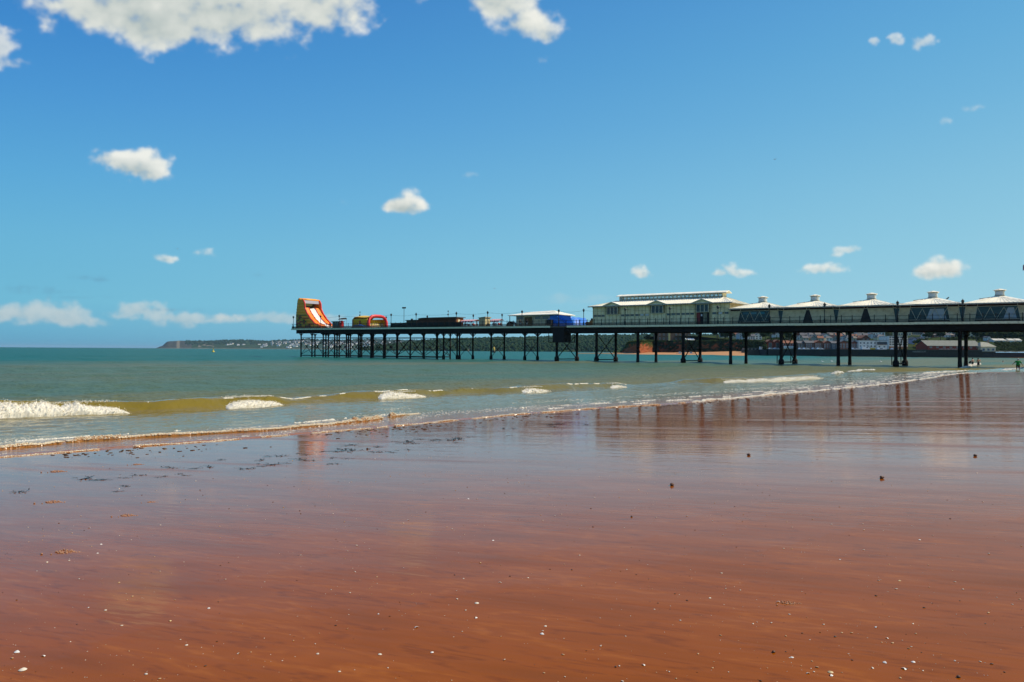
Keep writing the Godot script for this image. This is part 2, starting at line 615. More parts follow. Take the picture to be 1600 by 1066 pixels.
func build_sand() -> void:
	var rill := Vector3(-0.906, 0, -0.423)
	var cross := Vector3(0.423, 0, -0.906)
	var us := graded(-60.0, 130.0, 3.0, 0.09, 0.018)
	var vs := graded(-200.0, 4.0, 4.0, 0.09, 0.03)
	var vx := 4.0
	while vx < 900.0:
		vx += 0.08 + (vx - 4.0) * 0.0022 if vx < 75.0 else (vx - 60.0) * 0.05
		vs.append(vx)
	var pos := PackedVector3Array()
	var uvs := PackedVector2Array()
	var swell := noise(21, 1.0, 3)
	for u in us:
		for v in vs:
			var p: Vector3 = SEA * u + ALONG * v
			var a := p.dot(rill)
			var b := p.dot(cross)
			var ripple := lerpf(0.35, 1.3, smoothstep(12.0, 42.0, v)) / (1.0 + p.length() * 0.008)
			var h := sand_h(u, v) + (swell.get_noise_2d(a * 0.07, b * 0.5) * 0.008 + swell.get_noise_2d(a * 0.20 + 90.0, b * 1.7) * 0.0030) * ripple + swell.get_noise_2d(a * 0.4 + 30.0, b * 3.6) * 0.0016 * smoothstep(11.0, 26.0, v)
			pos.append(Vector3(p.x, h, p.z))
			uvs.append(Vector2(a / 110.0, b / 13.0))
	var m := mat(1, 1, 1, 1.0, 0.17).duplicate() as StandardMaterial3D
	m.albedo_texture = ramp_tex(noise(22, 0.026, 6), 2048, 1024, [[0.0, Color(0.475, 0.25, 0.05)], [0.38, Color(0.53, 0.275, 0.045)], [0.43, Color(0.545, 0.285, 0.05)], [0.455, Color(0.47, 0.24, 0.05)], [0.48, Color(0.54, 0.28, 0.048)], [0.60, Color(0.545, 0.285, 0.05)], [0.63, Color(0.595, 0.325, 0.08)], [0.66, Color(0.53, 0.275, 0.05)], [1.0, Color(0.60, 0.325, 0.075)]])
	m.roughness_texture = ramp_tex(noise(23, 0.008, 5), 1024, 1024, [[0.0, Color(0.05, 0.05, 0.05)], [0.5, Color(0.08, 0.08, 0.08)], [0.75, Color(0.13, 0.13, 0.13)], [1.0, Color(0.34, 0.34, 0.34)]])
	m.normal_enabled = true
	m.normal_texture = normal_tex(noise(24, 0.035, 5), 2048, 2048, 5.0)
	m.normal_scale = 0.025
	m.heightmap_enabled = true
	m.heightmap_scale = 0.045
	m.heightmap_texture = ramp_tex(noise(25, 0.045, 5), 2048, 1024, [[0.0, Color.BLACK], [0.50, Color(0.05, 0.05, 0.05)], [0.56, Color(0.9, 0.9, 0.9)], [0.64, Color(0.75, 0.75, 0.75)], [0.70, Color(0.2, 0.2, 0.2)], [1.0, Color(0.3, 0.3, 0.3)]])
	# the sand drains up the beach: wetter, so shinier, towards the wash and along the rippled flats at the right
	var whole := grid_mesh(pos, vs.size(), us.size(), PackedColorArray(), uvs)
	var arr := whole.surface_get_arrays(0)
	var av: PackedVector3Array = arr[Mesh.ARRAY_VERTEX]
	var an: PackedVector3Array = arr[Mesh.ARRAY_NORMAL]
	var at: PackedVector2Array = arr[Mesh.ARRAY_TEX_UV]
	var ai: PackedInt32Array = arr[Mesh.ARRAY_INDEX]
	var steps := 12
	var groups := []
	var maps := []
	for k in steps:
		groups.append(PackedInt32Array())
		maps.append({})
	for k in range(0, ai.size(), 3):
		var p := av[ai[k]]
		var w := beach_uv(p)
		var dry: float = table(shore, w.y) - w.x - 0.45 * w.y + n_mid.get_noise_2d(p.x * 0.5, p.z * 0.5) * 1.2
		var g := clampi(int((13.0 - dry) / 12.0 * steps), 0, steps - 1)
		groups[g].append(ai[k]); groups[g].append(ai[k + 1]); groups[g].append(ai[k + 2])
	var mesh := ArrayMesh.new()
	for g in steps:
		var sv := PackedVector3Array()
		var sn := PackedVector3Array()
		var su := PackedVector2Array()
		var si := PackedInt32Array()
		var map: Dictionary = maps[g]
		for i in groups[g]:
			if not map.has(i):
				map[i] = sv.size()
				sv.append(av[i]); sn.append(an[i]); su.append(at[i])
			si.append(map[i])
		if si.is_empty():
			continue
		var sa := []
		sa.resize(Mesh.ARRAY_MAX)
		sa[Mesh.ARRAY_VERTEX] = sv
		sa[Mesh.ARRAY_NORMAL] = sn
		sa[Mesh.ARRAY_TEX_UV] = su
		sa[Mesh.ARRAY_INDEX] = si
		mesh.add_surface_from_arrays(Mesh.PRIMITIVE_TRIANGLES, sa)
		var wet := m.duplicate() as StandardMaterial3D
		wet.metallic_specular = lerpf(0.125, 0.31, float(g) / (steps - 1))
		mesh.surface_set_material(mesh.get_surface_count() - 1, wet)
	struct("sand", mesh, null, "smooth wet red sand of the beach, shining with reflections", "beach")


func water_y(u: float, v: float, t: float) -> float:
	var sand := sand_h(u, v)
	var lift := smoothstep(0.0, 0.25, t)
	var a := sand - 0.012 + 0.04 * lift
	var y := 0.5 * (a + sqrt(a * a + 0.0036))
	# small chop that grows offshore
	var amp := clampf(t * 0.006, 0.0, 0.10) / (1.0 + t * 0.004)
	y += n_mid.get_noise_2d(u * 2.2, v * 1.0) * amp
	y += n_big.get_noise_2d(u * 3.0, v * 1.1) * clampf(t - 4.0, 0.0, 40.0) * 0.008
	# low swells
	for s in [[40.0, 0.07, 3.0], [52.0, 0.12, 4.0], [69.0, 0.16, 5.0], [90.0, 0.18, 6.0], [120.0, 0.2, 8.0], [160.0, 0.22, 10.0], [215.0, 0.24, 12.0]]:
		var d: float = u - s[0] - n_big.get_noise_1d(v * 0.35 + s[0]) * s[2] * 1.4
		if absf(d) < s[2] * 3.0:
			y += s[1] * exp(-d * d / (s[2] * s[2] * 0.5)) * (0.6 + 0.8 * n_big.get_noise_1d(v * 0.5 + 7.0 * s[0]))
	# the breaker
	if v < 80.0:
		var x := u - table(wave_u, v)
		var w := 0.30 + 0.12 * n_mid.get_noise_1d(v * 0.5)
		var f := exp(-x * x / (2.0 * w * w)) if x < 0.0 else exp(-x * x / 3.4)
		y += table(wave_a, v) * f - 0.05 * exp(-pow(x + 1.1, 2.0) / 0.5)
	# the little step of the spent wave
	if v < 19.0:
		var x2 := u - table(lip_u, v)
		var f2 := exp(-x2 * x2 / 0.02) if x2 < 0.0 else exp(-x2 * x2 / 1.2)
		y += 0.055 * f2 * (1.0 - smoothstep(16.0, 19.0, v))
	return y


func build_sea() -> void:
	var vs := graded(-30000.0, 4.0, 4.0, 0.3, 0.12)
	var vx := 4.0
	while vx < 30000.0:
		vx += 0.07 + (vx - 4.0) * 0.0075 if vx < 150.0 else vx * 0.035
		vs.append(vx)
	var ts := PackedFloat32Array()
	var t := 0.0
	while t < 38000.0:
		ts.append(t)
		t += 0.05 if t < 0.5 else (0.085 if t < 15.5 else 0.085 + (t - 15.5) * 0.028)
	var split := 0
	while ts[split] < 13.6:
		split += 1
	var bump := normal_tex(noise(31, 0.018, 6), 1024, 1024, 6.0)
	for zone in 2:
		var near := zone == 0
		var rows := ts.slice(0, split + 1) if near else ts.slice(split)
		var pos := PackedVector3Array()
		var cols := PackedColorArray()
		var uvs := PackedVector2Array()
		for tt in rows:
			for v in vs:
				var us: float = table(shore, v)
				var u: float = us + tt
				var y := water_y(u, v, tt) if tt < 300.0 and absf(v) < 700.0 else 0.0
				if tt > 200.0:
					y *= 1.0 - smoothstep(200.0, 300.0, tt)
				if absf(v) > 500.0:
					y *= 1.0 - smoothstep(500.0, 700.0, absf(v))
				var p: Vector3 = SEA * u + ALONG * v
				pos.append(Vector3(p.x, y, p.z))
				uvs.append(Vector2(u / 7.0, v / 9.0))
				cols.append(sea_color(u, v, tt))
		var m := mat(1, 1, 1, 0.10 if near else 0.34, 0.32 if near else 0.145).duplicate() as StandardMaterial3D
		m.vertex_color_use_as_albedo = true
		m.normal_enabled = true
		m.normal_texture = bump
		m.normal_scale = 0.5 if near else 1.2
		if near:
			struct("shallows", grid_mesh(pos, vs.size(), rows.size(), cols, uvs), m, "olive brown shallow water washing in over the sand", "sea")
		else:
			struct("sea", grid_mesh(pos, vs.size(), rows.size(), cols, uvs), m, "open sea, teal far out and grey olive nearer the beach", "sea")
	build_foam()


func sea_color(u: float, v: float, tt: float) -> Color:
	# how much silt the water carries, stirred up near the shore and drifting in bands offshore
	var deep := Color(0.008, 0.098, 0.074)
	var mid := Color(0.072, 0.118, 0.066)
	var silt := Color(0.185, 0.135, 0.016)  # silty olive, made more golden for sunlight showing through the waves
	var red := Color(0.28, 0.105, 0.028)
	var drift := n_big.get_noise_2d(u * 0.16, v * 0.05)
	var c := red.lerp(silt, smoothstep(0.6, 5.0, tt + drift * 2.0))
	c = c.lerp(mid, smoothstep(12.5, 26.0, tt + drift * 12.0))
	c = c.lerp(deep, smoothstep(60.0, 170.0, tt + drift * 110.0))
	var band := n_big.get_noise_2d(u * 0.55 + 40.0, v * 0.07)
	c = c.lerp(Color(0.135, 0.125, 0.045), clampf(band * 2.6, 0.0, 0.75) * (1.0 - smoothstep(60.0, 140.0, tt)))
	return c.lerp(Color(0.004, 0.060, 0.070), smoothstep(1500.0, 9000.0, tt))


var foam_mat: StandardMaterial3D

func foam_point(v: float, f: float, uc: float, hh: float, width: float, rough: float, seed_: float, ends: float) -> Vector3:
	# a place on the bulging front of a rolling ridge of froth; f runs from its toe over the top to its back
	var a := PI * f
	var n1 := n_mid.get_noise_3d(v * 3.0, f * 3.0, seed_)
	var n2 := n_fine.get_noise_3d(v * 5.0, f * 5.0, seed_)
	var swell := 1.0 + rough * (n1 * 0.7 + n2 * 0.9)
	var u := uc - cos(a) * 0.5 * width * (0.85 + 0.25 * swell)
	var y := pow(sin(a), 0.75) * hh * swell * ends
	return Vector3(u, y, v + n2 * 0.06 * rough)


func foam_ridge(called: String, label: String, v0: float, v1: float, centre: Callable, height: Callable, width: float, rough: float, lumps: float, size: float, m: Material, gap := -2.0, under: Material = null) -> void:
	var o := thing(called, label, "foam")
	var mb := Mb.new()
	var rows := 22 if width > 0.7 else 10
	var dv := clampf((0.03 + v0 * 0.0006), 0.03, 0.11)
	var v := v0
	var last := PackedVector3Array()
	var froth := []
	while v <= v1 + 0.001:
		var ring := PackedVector3Array()
		var uc: float = centre.call(v)
		var hh: float = height.call(v)
		var ends := sqrt(clampf(minf((v - v0) / 0.9, (v1 - v) / 1.6), 0.0, 1.0))
		var hole := smoothstep(gap, gap + 0.16, n_mid.get_noise_2d(v * 1.3, v0 * 7.0))
		hh *= hole
		var base := water_y(uc, v, uc - table(shore, v)) if width < 0.7 else water_y(uc - width * 0.5, v, uc - width * 0.5 - table(shore, v))
		for k in rows:
			var f := float(k) / (rows - 1)
			var q := foam_point(v, f, uc, hh, width, rough, v0, ends)
			var p: Vector3 = SEA * q.x + ALONG * q.z
			var edge := k == 0 or k == rows - 1
			ring.append(Vector3(p.x, (water_y(q.x, v, q.x - table(shore, v)) - 0.03) if edge else base + q.y, p.z))
		if last.size() and hh > 0.001:
			for k in rows - 1:
				mb.quad(last[k], ring[k], ring[k + 1], last[k + 1])
		last = ring if hh > 0.001 else PackedVector3Array()
		if hh > 0.001:
			var n := lumps * dv * (0.5 + 0.75 * ends)
			n = floor(n) + (1.0 if rng.randf() < n - floor(n) else 0.0)
			for k in int(n):
				var vv := v + rng.randf() * dv
				var q := foam_point(vv, rng.randf_range(0.02, 0.98), uc, hh, width * rng.randf_range(0.9, 1.15), rough, v0, ends)
				var p: Vector3 = SEA * q.x + ALONG * q.z
				var r := size * (0.35 + 1.3 * pow(rng.randf(), 2.5))
				var up := absf(rng.randfn(0.0, 0.05)) * hh * 2.0 if rng.randf() < 0.4 else 0.0
				froth.append(Transform3D(Basis.from_euler(Vector3(rng.randf(), rng.randf() * TAU, rng.randf())) * Basis.from_scale(Vector3(r * rng.randf_range(0.8, 1.8), r * 0.8, r)), Vector3(p.x, maxf(base + q.y + up, base), p.z)))
		v += dv
	var roll := part("roll", mb.commit(true), under if under else m, o)
	if gap > -2.0:
		roll.set_meta("kind", "stuff")
	scatter("froth", froth_mesh(), m, froth, [], "", "", o)


var froth_cache: ArrayMesh

func froth_mesh() -> ArrayMesh:
	if froth_cache == null:
		froth_cache = lump(3, 0.9, 4, 6, 0.35)
	return froth_cache


func froth_mat(r: float, g: float, b: float) -> StandardMaterial3D:
	var m := mat(r, g, b, 0.9, 0.2).duplicate() as StandardMaterial3D
	m.backlight_enabled = true
	m.backlight = Color(0.72, 0.68, 0.58)
	return m


func build_foam() -> void:
	foam_mat = froth_mat(0.88, 0.84, 0.72)
	var tan_foam := froth_mat(0.86, 0.76, 0.56)
	var silty := mat(0.34, 0.145, 0.04, 0.2, 0.35)
	var stretches := [
		[-3.0, 12.6, 1.05, 0.44, "long roll of white foam on the breaking wave at the left edge"],
		[16.3, 18.9, 0.85, 0.40, "white foam where the wave breaks again, right of the long olive face"],
		[23.8, 26.6, 0.85, 0.31, "short white crest of foam breaking in line with the bouncy castle"],
		[33.3, 35.5, 0.85, 0.30, "small white crest of foam breaking in line with the cream kiosk"],
		[41.9, 43.5, 0.8, 0.25, "smallest white crest of foam at the right end of the olive wave"],
		[54.6, 70.6, 0.9, 0.24, "long thin white foam line on the wave off the arcade building"],
	]
	for s in stretches:
		var top: float = s[3]
		foam_ridge("wave_foam", s[4], s[0], s[1], func(v): return table(wave_u, v) - 0.42, func(v): return top * (0.82 + 0.3 * n_mid.get_noise_1d(v * 0.8) + 0.18 * n_mid.get_noise_1d(v * 3.0 + 50.0) + (0.12 if v < 9.6 else 0.0)), s[2], 0.42, 1500.0 if s[0] < 30.0 else 600.0, 0.0085 if s[0] < 30.0 else 0.016, foam_mat)
	foam_ridge("crest_foam", "thin broken white crest along the top of the olive wave", 12.0, 45.0, func(v): return table(wave_u, v) - 0.05, func(v): return 0.018, 0.10, 0.9, 120.0, 0.009, foam_mat, 0.14)
	# spray thrown up above the broken crests
	var drop := Mb.new()
	drop.ball(Vector3.ZERO, Vector3.ONE, 3, 5)
	var dm := drop.commit(true)
	var places := []
	for s in stretches:
		var n := int((s[1] - s[0]) * 130.0)
		for k in n:
			var v := rng.randf_range(s[0] + 0.2, s[1] - 0.3)
			var thick := clampf(n_mid.get_noise_1d(v * 1.1 + 3.0) + 0.35, 0.03, 1.0)
			if v < 10.3 and v > 7.0:
				thick += 0.7
			var y: float = s[3] * 0.85 + absf(rng.randfn(0.0, 0.13)) * thick * (s[3] + 0.15)
			var u := table(wave_u, v) - 0.35 + rng.randfn(0.0, 0.2)
			var r := rng.randf_range(0.004, 0.017)
			var p: Vector3 = SEA * u + ALONG * v
			places.append(Transform3D(Basis.from_scale(Vector3(r, r * rng.randf_range(0.8, 1.6), r)), Vector3(p.x, y, p.z)))
	scatter("spray", dm, foam_mat, places, [], "fine white spray above the breaking crests", "spray")
	# spent foam: the inner line and the waterline
	foam_ridge("foam_line", "inner line of tan and cream foam on the spent wave at the left", 4.0, 18.6, func(v): return table(lip_u, v) - 0.1 + 0.08 * n_mid.get_noise_1d(v * 1.7), func(v): return 0.030 + 0.02 * n_mid.get_noise_1d(v * 2.0) + (0.05 if v > 14.6 and v < 16.9 else 0.0) + (0.04 if v > 7.0 and v < 8.3 else 0.0), 0.18, 0.8, 1300.0, 0.0085, tan_foam, -0.42, silty)
	foam_ridge("foam_line", "cream foam edge of the wash running up the sand at the left", 4.5, 30.0, func(v): return table(shore, v) + 0.10 + 0.10 * n_mid.get_noise_1d(v * 1.5) + 0.05 * n_fine.get_noise_1d(v * 1.5), func(v): return 0.012 + 0.006 * n_mid.get_noise_1d(v * 3.0) + 0.02 * smoothstep(18.0, 27.0, v), 0.14, 0.7, 480.0, 0.0075, tan_foam, -0.3, silty)
	foam_ridge("foam_line", "thin white foam edge of the wash below the pier at the right", 29.0, 96.0, func(v): return table(shore, v) + 0.12 + 0.2 * n_mid.get_noise_1d(v * 0.8) + 0.12 * n_mid.get_noise_1d(v * 2.5), func(v): return 0.030 + 0.02 * n_mid.get_noise_1d(v * 1.7), 0.14, 0.8, 130.0, 0.018, foam_mat, -0.42)
	for q in [[20.0, 92.0, 1.1, 0.08, "first broken lace of foam behind the waterline at the right"], [22.0, 88.0, 2.4, 0.16, "second, fainter lace of foam behind the waterline at the right"], [5.0, 17.5, 3.6, 0.08, "broken lace of foam behind the spent wave at the left"]]:
		var off: float = q[2]
		foam_ridge("foam_lace", q[4], q[0], q[1], func(v): return table(shore, v) + off + 0.5 * n_mid.get_noise_1d(v * 0.5 + off * 9.0), func(v): return 0.012, 0.12, 0.8, 46.0, 0.02, foam_mat, q[3])
	# low breakers among the right hand piles
	var few := [[86.0, 89.6, 27.5, 0.4, 0.20, "white crest of foam breaking in front of the third pile pair from the right"], [97.0, 109.0, 29.5, 0.4, 0.07, "faint foam line just shoreward of the braced pile pair"], [92.5, 117.0, 20.2, 0.35, 0.06, "white foam sheet sliding in at the foot of the rightmost pile pair"], [139.0, 154.0, 24.5, 0.5, 0.12, "white breaking foam round the legs of the two bathers"], [157.0, 186.0, 27.0, 0.9, 0.26, "white breaker rolling in right of the two bathers"], [126.0, 170.0, 17.5, 0.45, 0.07, "long low foam line in front of the man in green"]]
	for s in few:
		var uc: float = s[2]
		var hh: float = s[4]
		var tilt: float = 0.10 if s[0] > 130.0 and hh > 0.11 else 0.0
		foam_ridge("wave_foam", s[5], s[0], s[1], func(v): return uc + tilt * (v - s[0]) + 0.7 * n_mid.get_noise_1d(v * 0.3 + uc), func(v): return hh * clampf(0.55 + 1.3 * n_mid.get_noise_1d(v * 0.6 + uc), 0.1, 1.3), s[3], 0.6, 30.0, 0.07, foam_mat)
	# flecks of froth lying on the flat water
	var fl := Mb.new()
	for k in 7:
		var a0 := TAU * k / 7.0
		var a1 := TAU * (k + 1) / 7.0
		var r0 := 0.6 + 0.4 * sin(k * 2.3)
		var r1 := 0.6 + 0.4 * sin(((k + 1) % 7) * 2.3)
		fl.tri(Vector3(0, 0.25, 0), Vector3(cos(a0) * r0, 0, sin(a0) * r0), Vector3(cos(a1) * r1, 0, sin(a1) * r1))
	var flm := fl.commit()
	var spots := []
	var tries := 0
	while spots.size() < 5200 and tries < 60000:
		tries += 1
		var v := 4.0 + pow(rng.randf(), 1.5) * 92.0
		var tt := rng.randf_range(0.2, 7.0)
		var us := table(shore, v)
		var patch := n_mid.get_noise_2d(v * 0.35, tt * 0.8 + 30.0) + 0.25 * n_fine.get_noise_2d(v, tt * 2.0)
		var limit := 0.02 + absf(tt - 2.6) * 0.06 - (0.03 if v > 24.0 else 0.0)
		if v < 19.0 and us + tt > table(lip_u, v) + 2.6:
			continue
		if patch < limit:
			continue
		var u: float = us + tt
		var p: Vector3 = SEA * u + ALONG * v
		var r := rng.randf_range(0.008, 0.03) * (1.0 + v * 0.012)
		spots.append(Transform3D(Basis(Vector3.UP, rng.randf() * TAU) * Basis.from_scale(Vector3(r * rng.randf_range(1.0, 2.6), r * 0.6, r)), Vector3(p.x, water_y(u, v, tt) + 0.002, p.z)))
	scatter("foam_flecks", flm, foam_mat, spots, [], "flecks of white froth on the shallow wash", "foam")


# ---- far coast: the long headland, the wooded hill, the red cliff --------------------------------
func hill(called: String, ridge: Array, z_foot: float, z_ridge: float, rows: int, step: float, rough: float, tone: Callable, label: String, power := 0.6) -> Array:
	# land between a shoreline z_foot metres out and a ridge z_ridge metres out; ridge: [x, y] pairs as bearings and heights seen from the beach
	var x0: float = ridge[0][0]
	var x1: float = ridge[ridge.size() - 1][0]
	var n := int((x1 - x0) / step) + 1
	var pos := PackedVector3Array()
	var cols := PackedColorArray()
	var all := rows + 6
	for j in all:
		for i in n:
			var px := lerpf(x0, x1, float(i) / (n - 1))
			var py := table(ridge, px)
			var top := far_at(px, py, z_ridge)
			var f := float(j) / (rows - 1)
			var z := lerpf(z_foot, z_ridge, f)
			var p := far_at(px, 540.0, z)
			var h: float
			if f <= 1.0:
				h = top.y * pow(f, power)
			else:
				h = top.y * maxf(0.0, 1.0 - pow((f - 1.0) * 2.6, 2.0))
			var nn := n_big.get_noise_2d(p.x * 0.35, p.z * 0.35) * 0.6 + n_mid.get_noise_2d(p.x * 0.12, p.z * 0.12) * 0.4
			var ends := minf(smoothstep(0.0, 0.05, float(i) / (n - 1)), 1.0)
			h += nn * rough * smoothstep(0.0, 0.2, f) * ends
			p.y = maxf(h, -1.0) if j > 0 else -1.0
			p.x += n_big.get_noise_2d(px * 0.9, f * 9.0) * rough * 0.5
			pos.append(p)
			cols.append(tone.call(px, f, nn))
	var m := tinted_mat(0.95, 0.1)
	struct(called, grid_mesh(pos, n, all, cols), m, label, "hill")
	return [pos, n, all]


func clump_mesh(seed_: int, tris: int) -> ArrayMesh:
	# a leafy lump: many small facets spread through a rounded volume
	var g := RandomNumberGenerator.new()
	g.seed = seed_
	var mb := Mb.new()
	for k in tris:
		var d := Vector3(g.randfn(), g.randfn(), g.randfn()).normalized()
		d.y = d.y * 0.85 + 0.05
		var lump := 0.72 + 0.28 * sin(d.x * 4.1 + seed_) * cos(d.z * 3.7 + d.y * 2.9)
		var c := d * lump * pow(g.randf_range(0.35, 1.0), 0.33)
		var a := Vector3(g.randfn(), g.randfn() * 0.7, g.randfn()).normalized()
		var b := a.cross(d + Vector3(0.1, 0.2, 0.05)).normalized()
		var r := g.randf_range(0.10, 0.24)
		mb.tri(c + a * r, c - a * r * 0.6 + b * r, c - a * r * 0.5 - b * r)
	return mb.commit()


func solid_clump(seed_: int) -> ArrayMesh:
	# for woods far off: a lumpy closed crown
	var mb := Mb.new()
	var rows := 5
	var cols := 7
	for i in rows:
		for j in cols:
			var q := []
			for e in [[i, j], [i, j + 1], [i + 1, j + 1], [i + 1, j]]:
				var a = PI * e[0] / rows
				var b = TAU * (e[1] % cols) / cols
				var d := Vector3(sin(a) * cos(b), cos(a), sin(a) * sin(b))
				q.append(d * (0.8 + 0.35 * n_mid.get_noise_3d(d.x * 3.0 + seed_ * 9.0, d.y * 3.0, d.z * 3.0)))
			mb.quad(q[0], q[1], q[2], q[3])
	return mb.commit()


func woods(called: String, grid: Array, count: int, size: float, f0: float, f1: float, colors: Array, label: String, keep: Callable) -> void:
	var pos: PackedVector3Array = grid[0]
	var n: int = grid[1]
	var rows: int = grid[2]
	var places := []
	var cols := []
	var tries := 0
	while places.size() < count and tries < count * 8:
		tries += 1
		var i := rng.randi_range(0, n - 2)
		var j := clampi(int(rng.randf_range(f0, f1) * (rows - 7)), 0, rows - 7)
		if not keep.call(float(i) / (n - 1), float(j) / (rows - 7)):
			continue
		var a := pos[j * n + i].lerp(pos[j * n + i + 1], rng.randf())
		var b := pos[(j + 1) * n + i].lerp(pos[(j + 1) * n + i + 1], rng.randf())
		var p := a.lerp(b, rng.randf())
		var s := size * rng.randf_range(0.6, 1.3)
		places.append(Transform3D(Basis(Vector3.UP, rng.randf() * TAU) * Basis.from_scale(Vector3(s, s * rng.randf_range(0.7, 1.1), s)), p + Vector3(0, s * 0.35, 0)))
		cols.append((colors[rng.randi() % colors.size()] as Color).lerp(colors[0], rng.randf() * 0.6))
	scatter(called, solid_clump(4), tinted_mat(0.95, 0.1), places, cols, label, "wood")


func far_house(label: String, group: String, at: Vector3, w: float, d: float, h: float, yaw: float, wall: Material, roof: Material, called := "house", eave := 0.62) -> Node3D:
	var o := thing(called, label, "house", at, Basis(Vector3.UP, yaw), group)
	var mb := Mb.new()
	mb.span(Vector3(-w / 2, -3.0, -d / 2), Vector3(w / 2, h * eave, d / 2))
	part("wall", mb.commit(), wall, o)
	var rf := Mb.new()
	var e := 0.35
	rf.prism(PackedVector2Array([Vector2(-d / 2 - e, h * eave - 0.15), Vector2(d / 2 + e, h * eave - 0.15), Vector2(0, h)]), -w / 2 - e, w / 2 + e)
	var r := part("roof", rf.commit(), roof, o)
	r.rotation.y = PI / 2
	return o


func build_coast() -> void:
	# the long headland across the bay, with its white town
	var far_ridge := [[243, 544.2], [252, 541.0], [262, 533.6], [280, 532.6], [300, 533.2], [330, 533.4], [352, 531.8], [380, 531.6], [400, 532.4], [420, 533.4], [432, 532.0], [460, 531.6], [480, 529.6], [500, 531.5], [540, 531.5], [580, 530.5], [640, 532.0], [720, 531.0], [800, 531.5], [900, 532.0], [1000, 533.0]]
	var tone := func(px: float, f: float, nn: float) -> Color:
		var c := Color(0.022, 0.045, 0.030).lerp(Color(0.050, 0.070, 0.030), clampf(0.5 + nn, 0.0, 1.0))
		if px < 300.0:
			c = Color(0.040, 0.045, 0.040).lerp(Color(0.075, 0.070, 0.055), clampf(0.5 + nn * 1.2, 0.0, 1.0))
		if absf(px - 278.0) < 2.2 or absf(px - 322.0) < 12.0 and f < 0.9 and nn > 0.05:
			c = Color(0.17, 0.15, 0.11)
		if f < 0.03:
			c = c.lerp(Color(0.22, 0.19, 0.15), 0.5)
		return c
	var g := hill("headland", far_ridge, 5200.0, 6100.0, 26, 1.6, 7.0, tone, "long low headland across the bay ending in a blunt cliff at the left")
	woods("far_trees", g, 3400, 6.5, 0.25, 1.0, [Color(0.020, 0.040, 0.026), Color(0.035, 0.060, 0.030), Color(0.045, 0.055, 0.030)], "dark trees along the distant headland", func(i, j): return i > 0.06 and not (i > 0.15 and i < 0.45 and j < 0.7 and rng.randf() < 0.5))
	var whites := [mat(0.82, 0.82, 0.80), mat(0.74, 0.74, 0.72), mat(0.72, 0.66, 0.55), mat(0.62, 0.63, 0.64)]
	var slate := mat(0.14, 0.14, 0.15, 0.7)
	var first := true
	var proto: Node3D
	var placed := 0
	while placed < 230:
		var px := 398.0 + pow(rng.randf(), 0.8) * 250.0
		if placed < 6:
			px = rng.randf_range(355.0, 400.0)
		var f := clampf(rng.randf_range(0.03, 0.62) * (1.0 if px > 415.0 else 0.5), 0.03, 0.9)
		var dens := n_big.get_noise_2d(px * 1.6, f * 30.0)
		if dens < -0.12:
			continue
		var z := lerpf(5200.0, 6100.0, f)
		var top := far_at(px, table(far_ridge, px), 6100.0).y
		var p := far_at(px, 540.0, z)
		p.y = top * pow(f, 0.6)
		if proto == null:
			proto = far_house("small pale house in the distant town across the bay", "houses of the distant town", p, 13, 9, 9, 0.3, whites[0], slate)
		else:
			var o: Node3D = proto.duplicate()
			o.name = numbered("house")
			add_child(o)
			o.position = p
			o.rotation.y = rng.randf_range(-0.2, 1.4)
			o.scale = Vector3(rng.randf_range(0.8, 1.7), rng.randf_range(0.8, 1.2), 1.0)
			(o.get_child(0) as MeshInstance3D).material_override = whites[rng.randi() % 4]
		placed += 1
	# lighthouse-like mast and tower of the far town
	var tw := Mb.new()
	tw.span(Vector3(-4, -2, -4), Vector3(4, 34, 4))
	tw.prism(PackedVector2Array([Vector2(-4, 34), Vector2(4, 34), Vector2(0, 52)]), -3.0, 3.0)
	solo("church_tower", tw.commit(), mat(0.45, 0.44, 0.42), "pale church tower rising from the distant town left of the pier head", "tower", far_at(425, 543.4, 5400.0))
	# the wooded hill behind the pier
	var ridge2 := [[560, 546.0], [600, 541.0], [640, 536.5], [680, 532.8], [700, 531.2], [730, 531.2], [758, 529.4], [780, 529.0], [820, 529.2], [860, 527.6], [880, 527.2], [900, 526.2], [930, 525.6], [960, 525.6], [990, 524.8], [1020, 524.0], [1060, 523.5], [1100, 524.5], [1150, 525.0], [1200, 526.0]]
	var tone2 := func(px: float, f: float, nn: float) -> Color:
		var c := Color(0.014, 0.036, 0.022).lerp(Color(0.030, 0.056, 0.024), clampf(0.5 + nn * 1.3, 0.0, 1.0))
		if f > 0.80 and px > 840.0:
			c = Color(0.10, 0.13, 0.045).lerp(c, smoothstep(0.0, 0.35, absf(nn)))
		if f < 0.012 and nn > 0.22:
			c = Color(0.20, 0.15, 0.10)
		return c
	var g2 := hill("wooded_hill", ridge2, 1650.0, 2300.0, 30, 3.0, 6.0, tone2, "dark wooded hill across the water behind the pier", 0.5)
	woods("hill_trees", g2, 12000, 4.2, 0.0, 0.86, [Color(0.014, 0.036, 0.020), Color(0.026, 0.052, 0.022), Color(0.040, 0.062, 0.026)], "dense dark trees covering the hill behind the pier", func(i, j): return true)
	woods("hilltop_trees", g2, 420, 4.5, 0.86, 1.0, [Color(0.016, 0.036, 0.022), Color(0.03, 0.052, 0.024)], "scattered hedge trees along the top of the hill behind the pier", func(i, j): return true)
	var hw := 0
	for q in [[702, 536.6], [706, 537.4], [710, 536.2], [713, 538.2], [708, 539.6], [715, 536.8], [703, 540.6], [711, 541.0]]:
		var o := far_house("cream house in the small cluster on the wooded hill, behind the pier legs", "hill houses", far_at(q[0], q[1] + 1.5, 2080.0) , 9, 7, 7, rng.randf_range(-0.4, 0.4), mat(0.6, 0.55, 0.45), slate, "hill_house")
		hw += 1
	build_cliff()


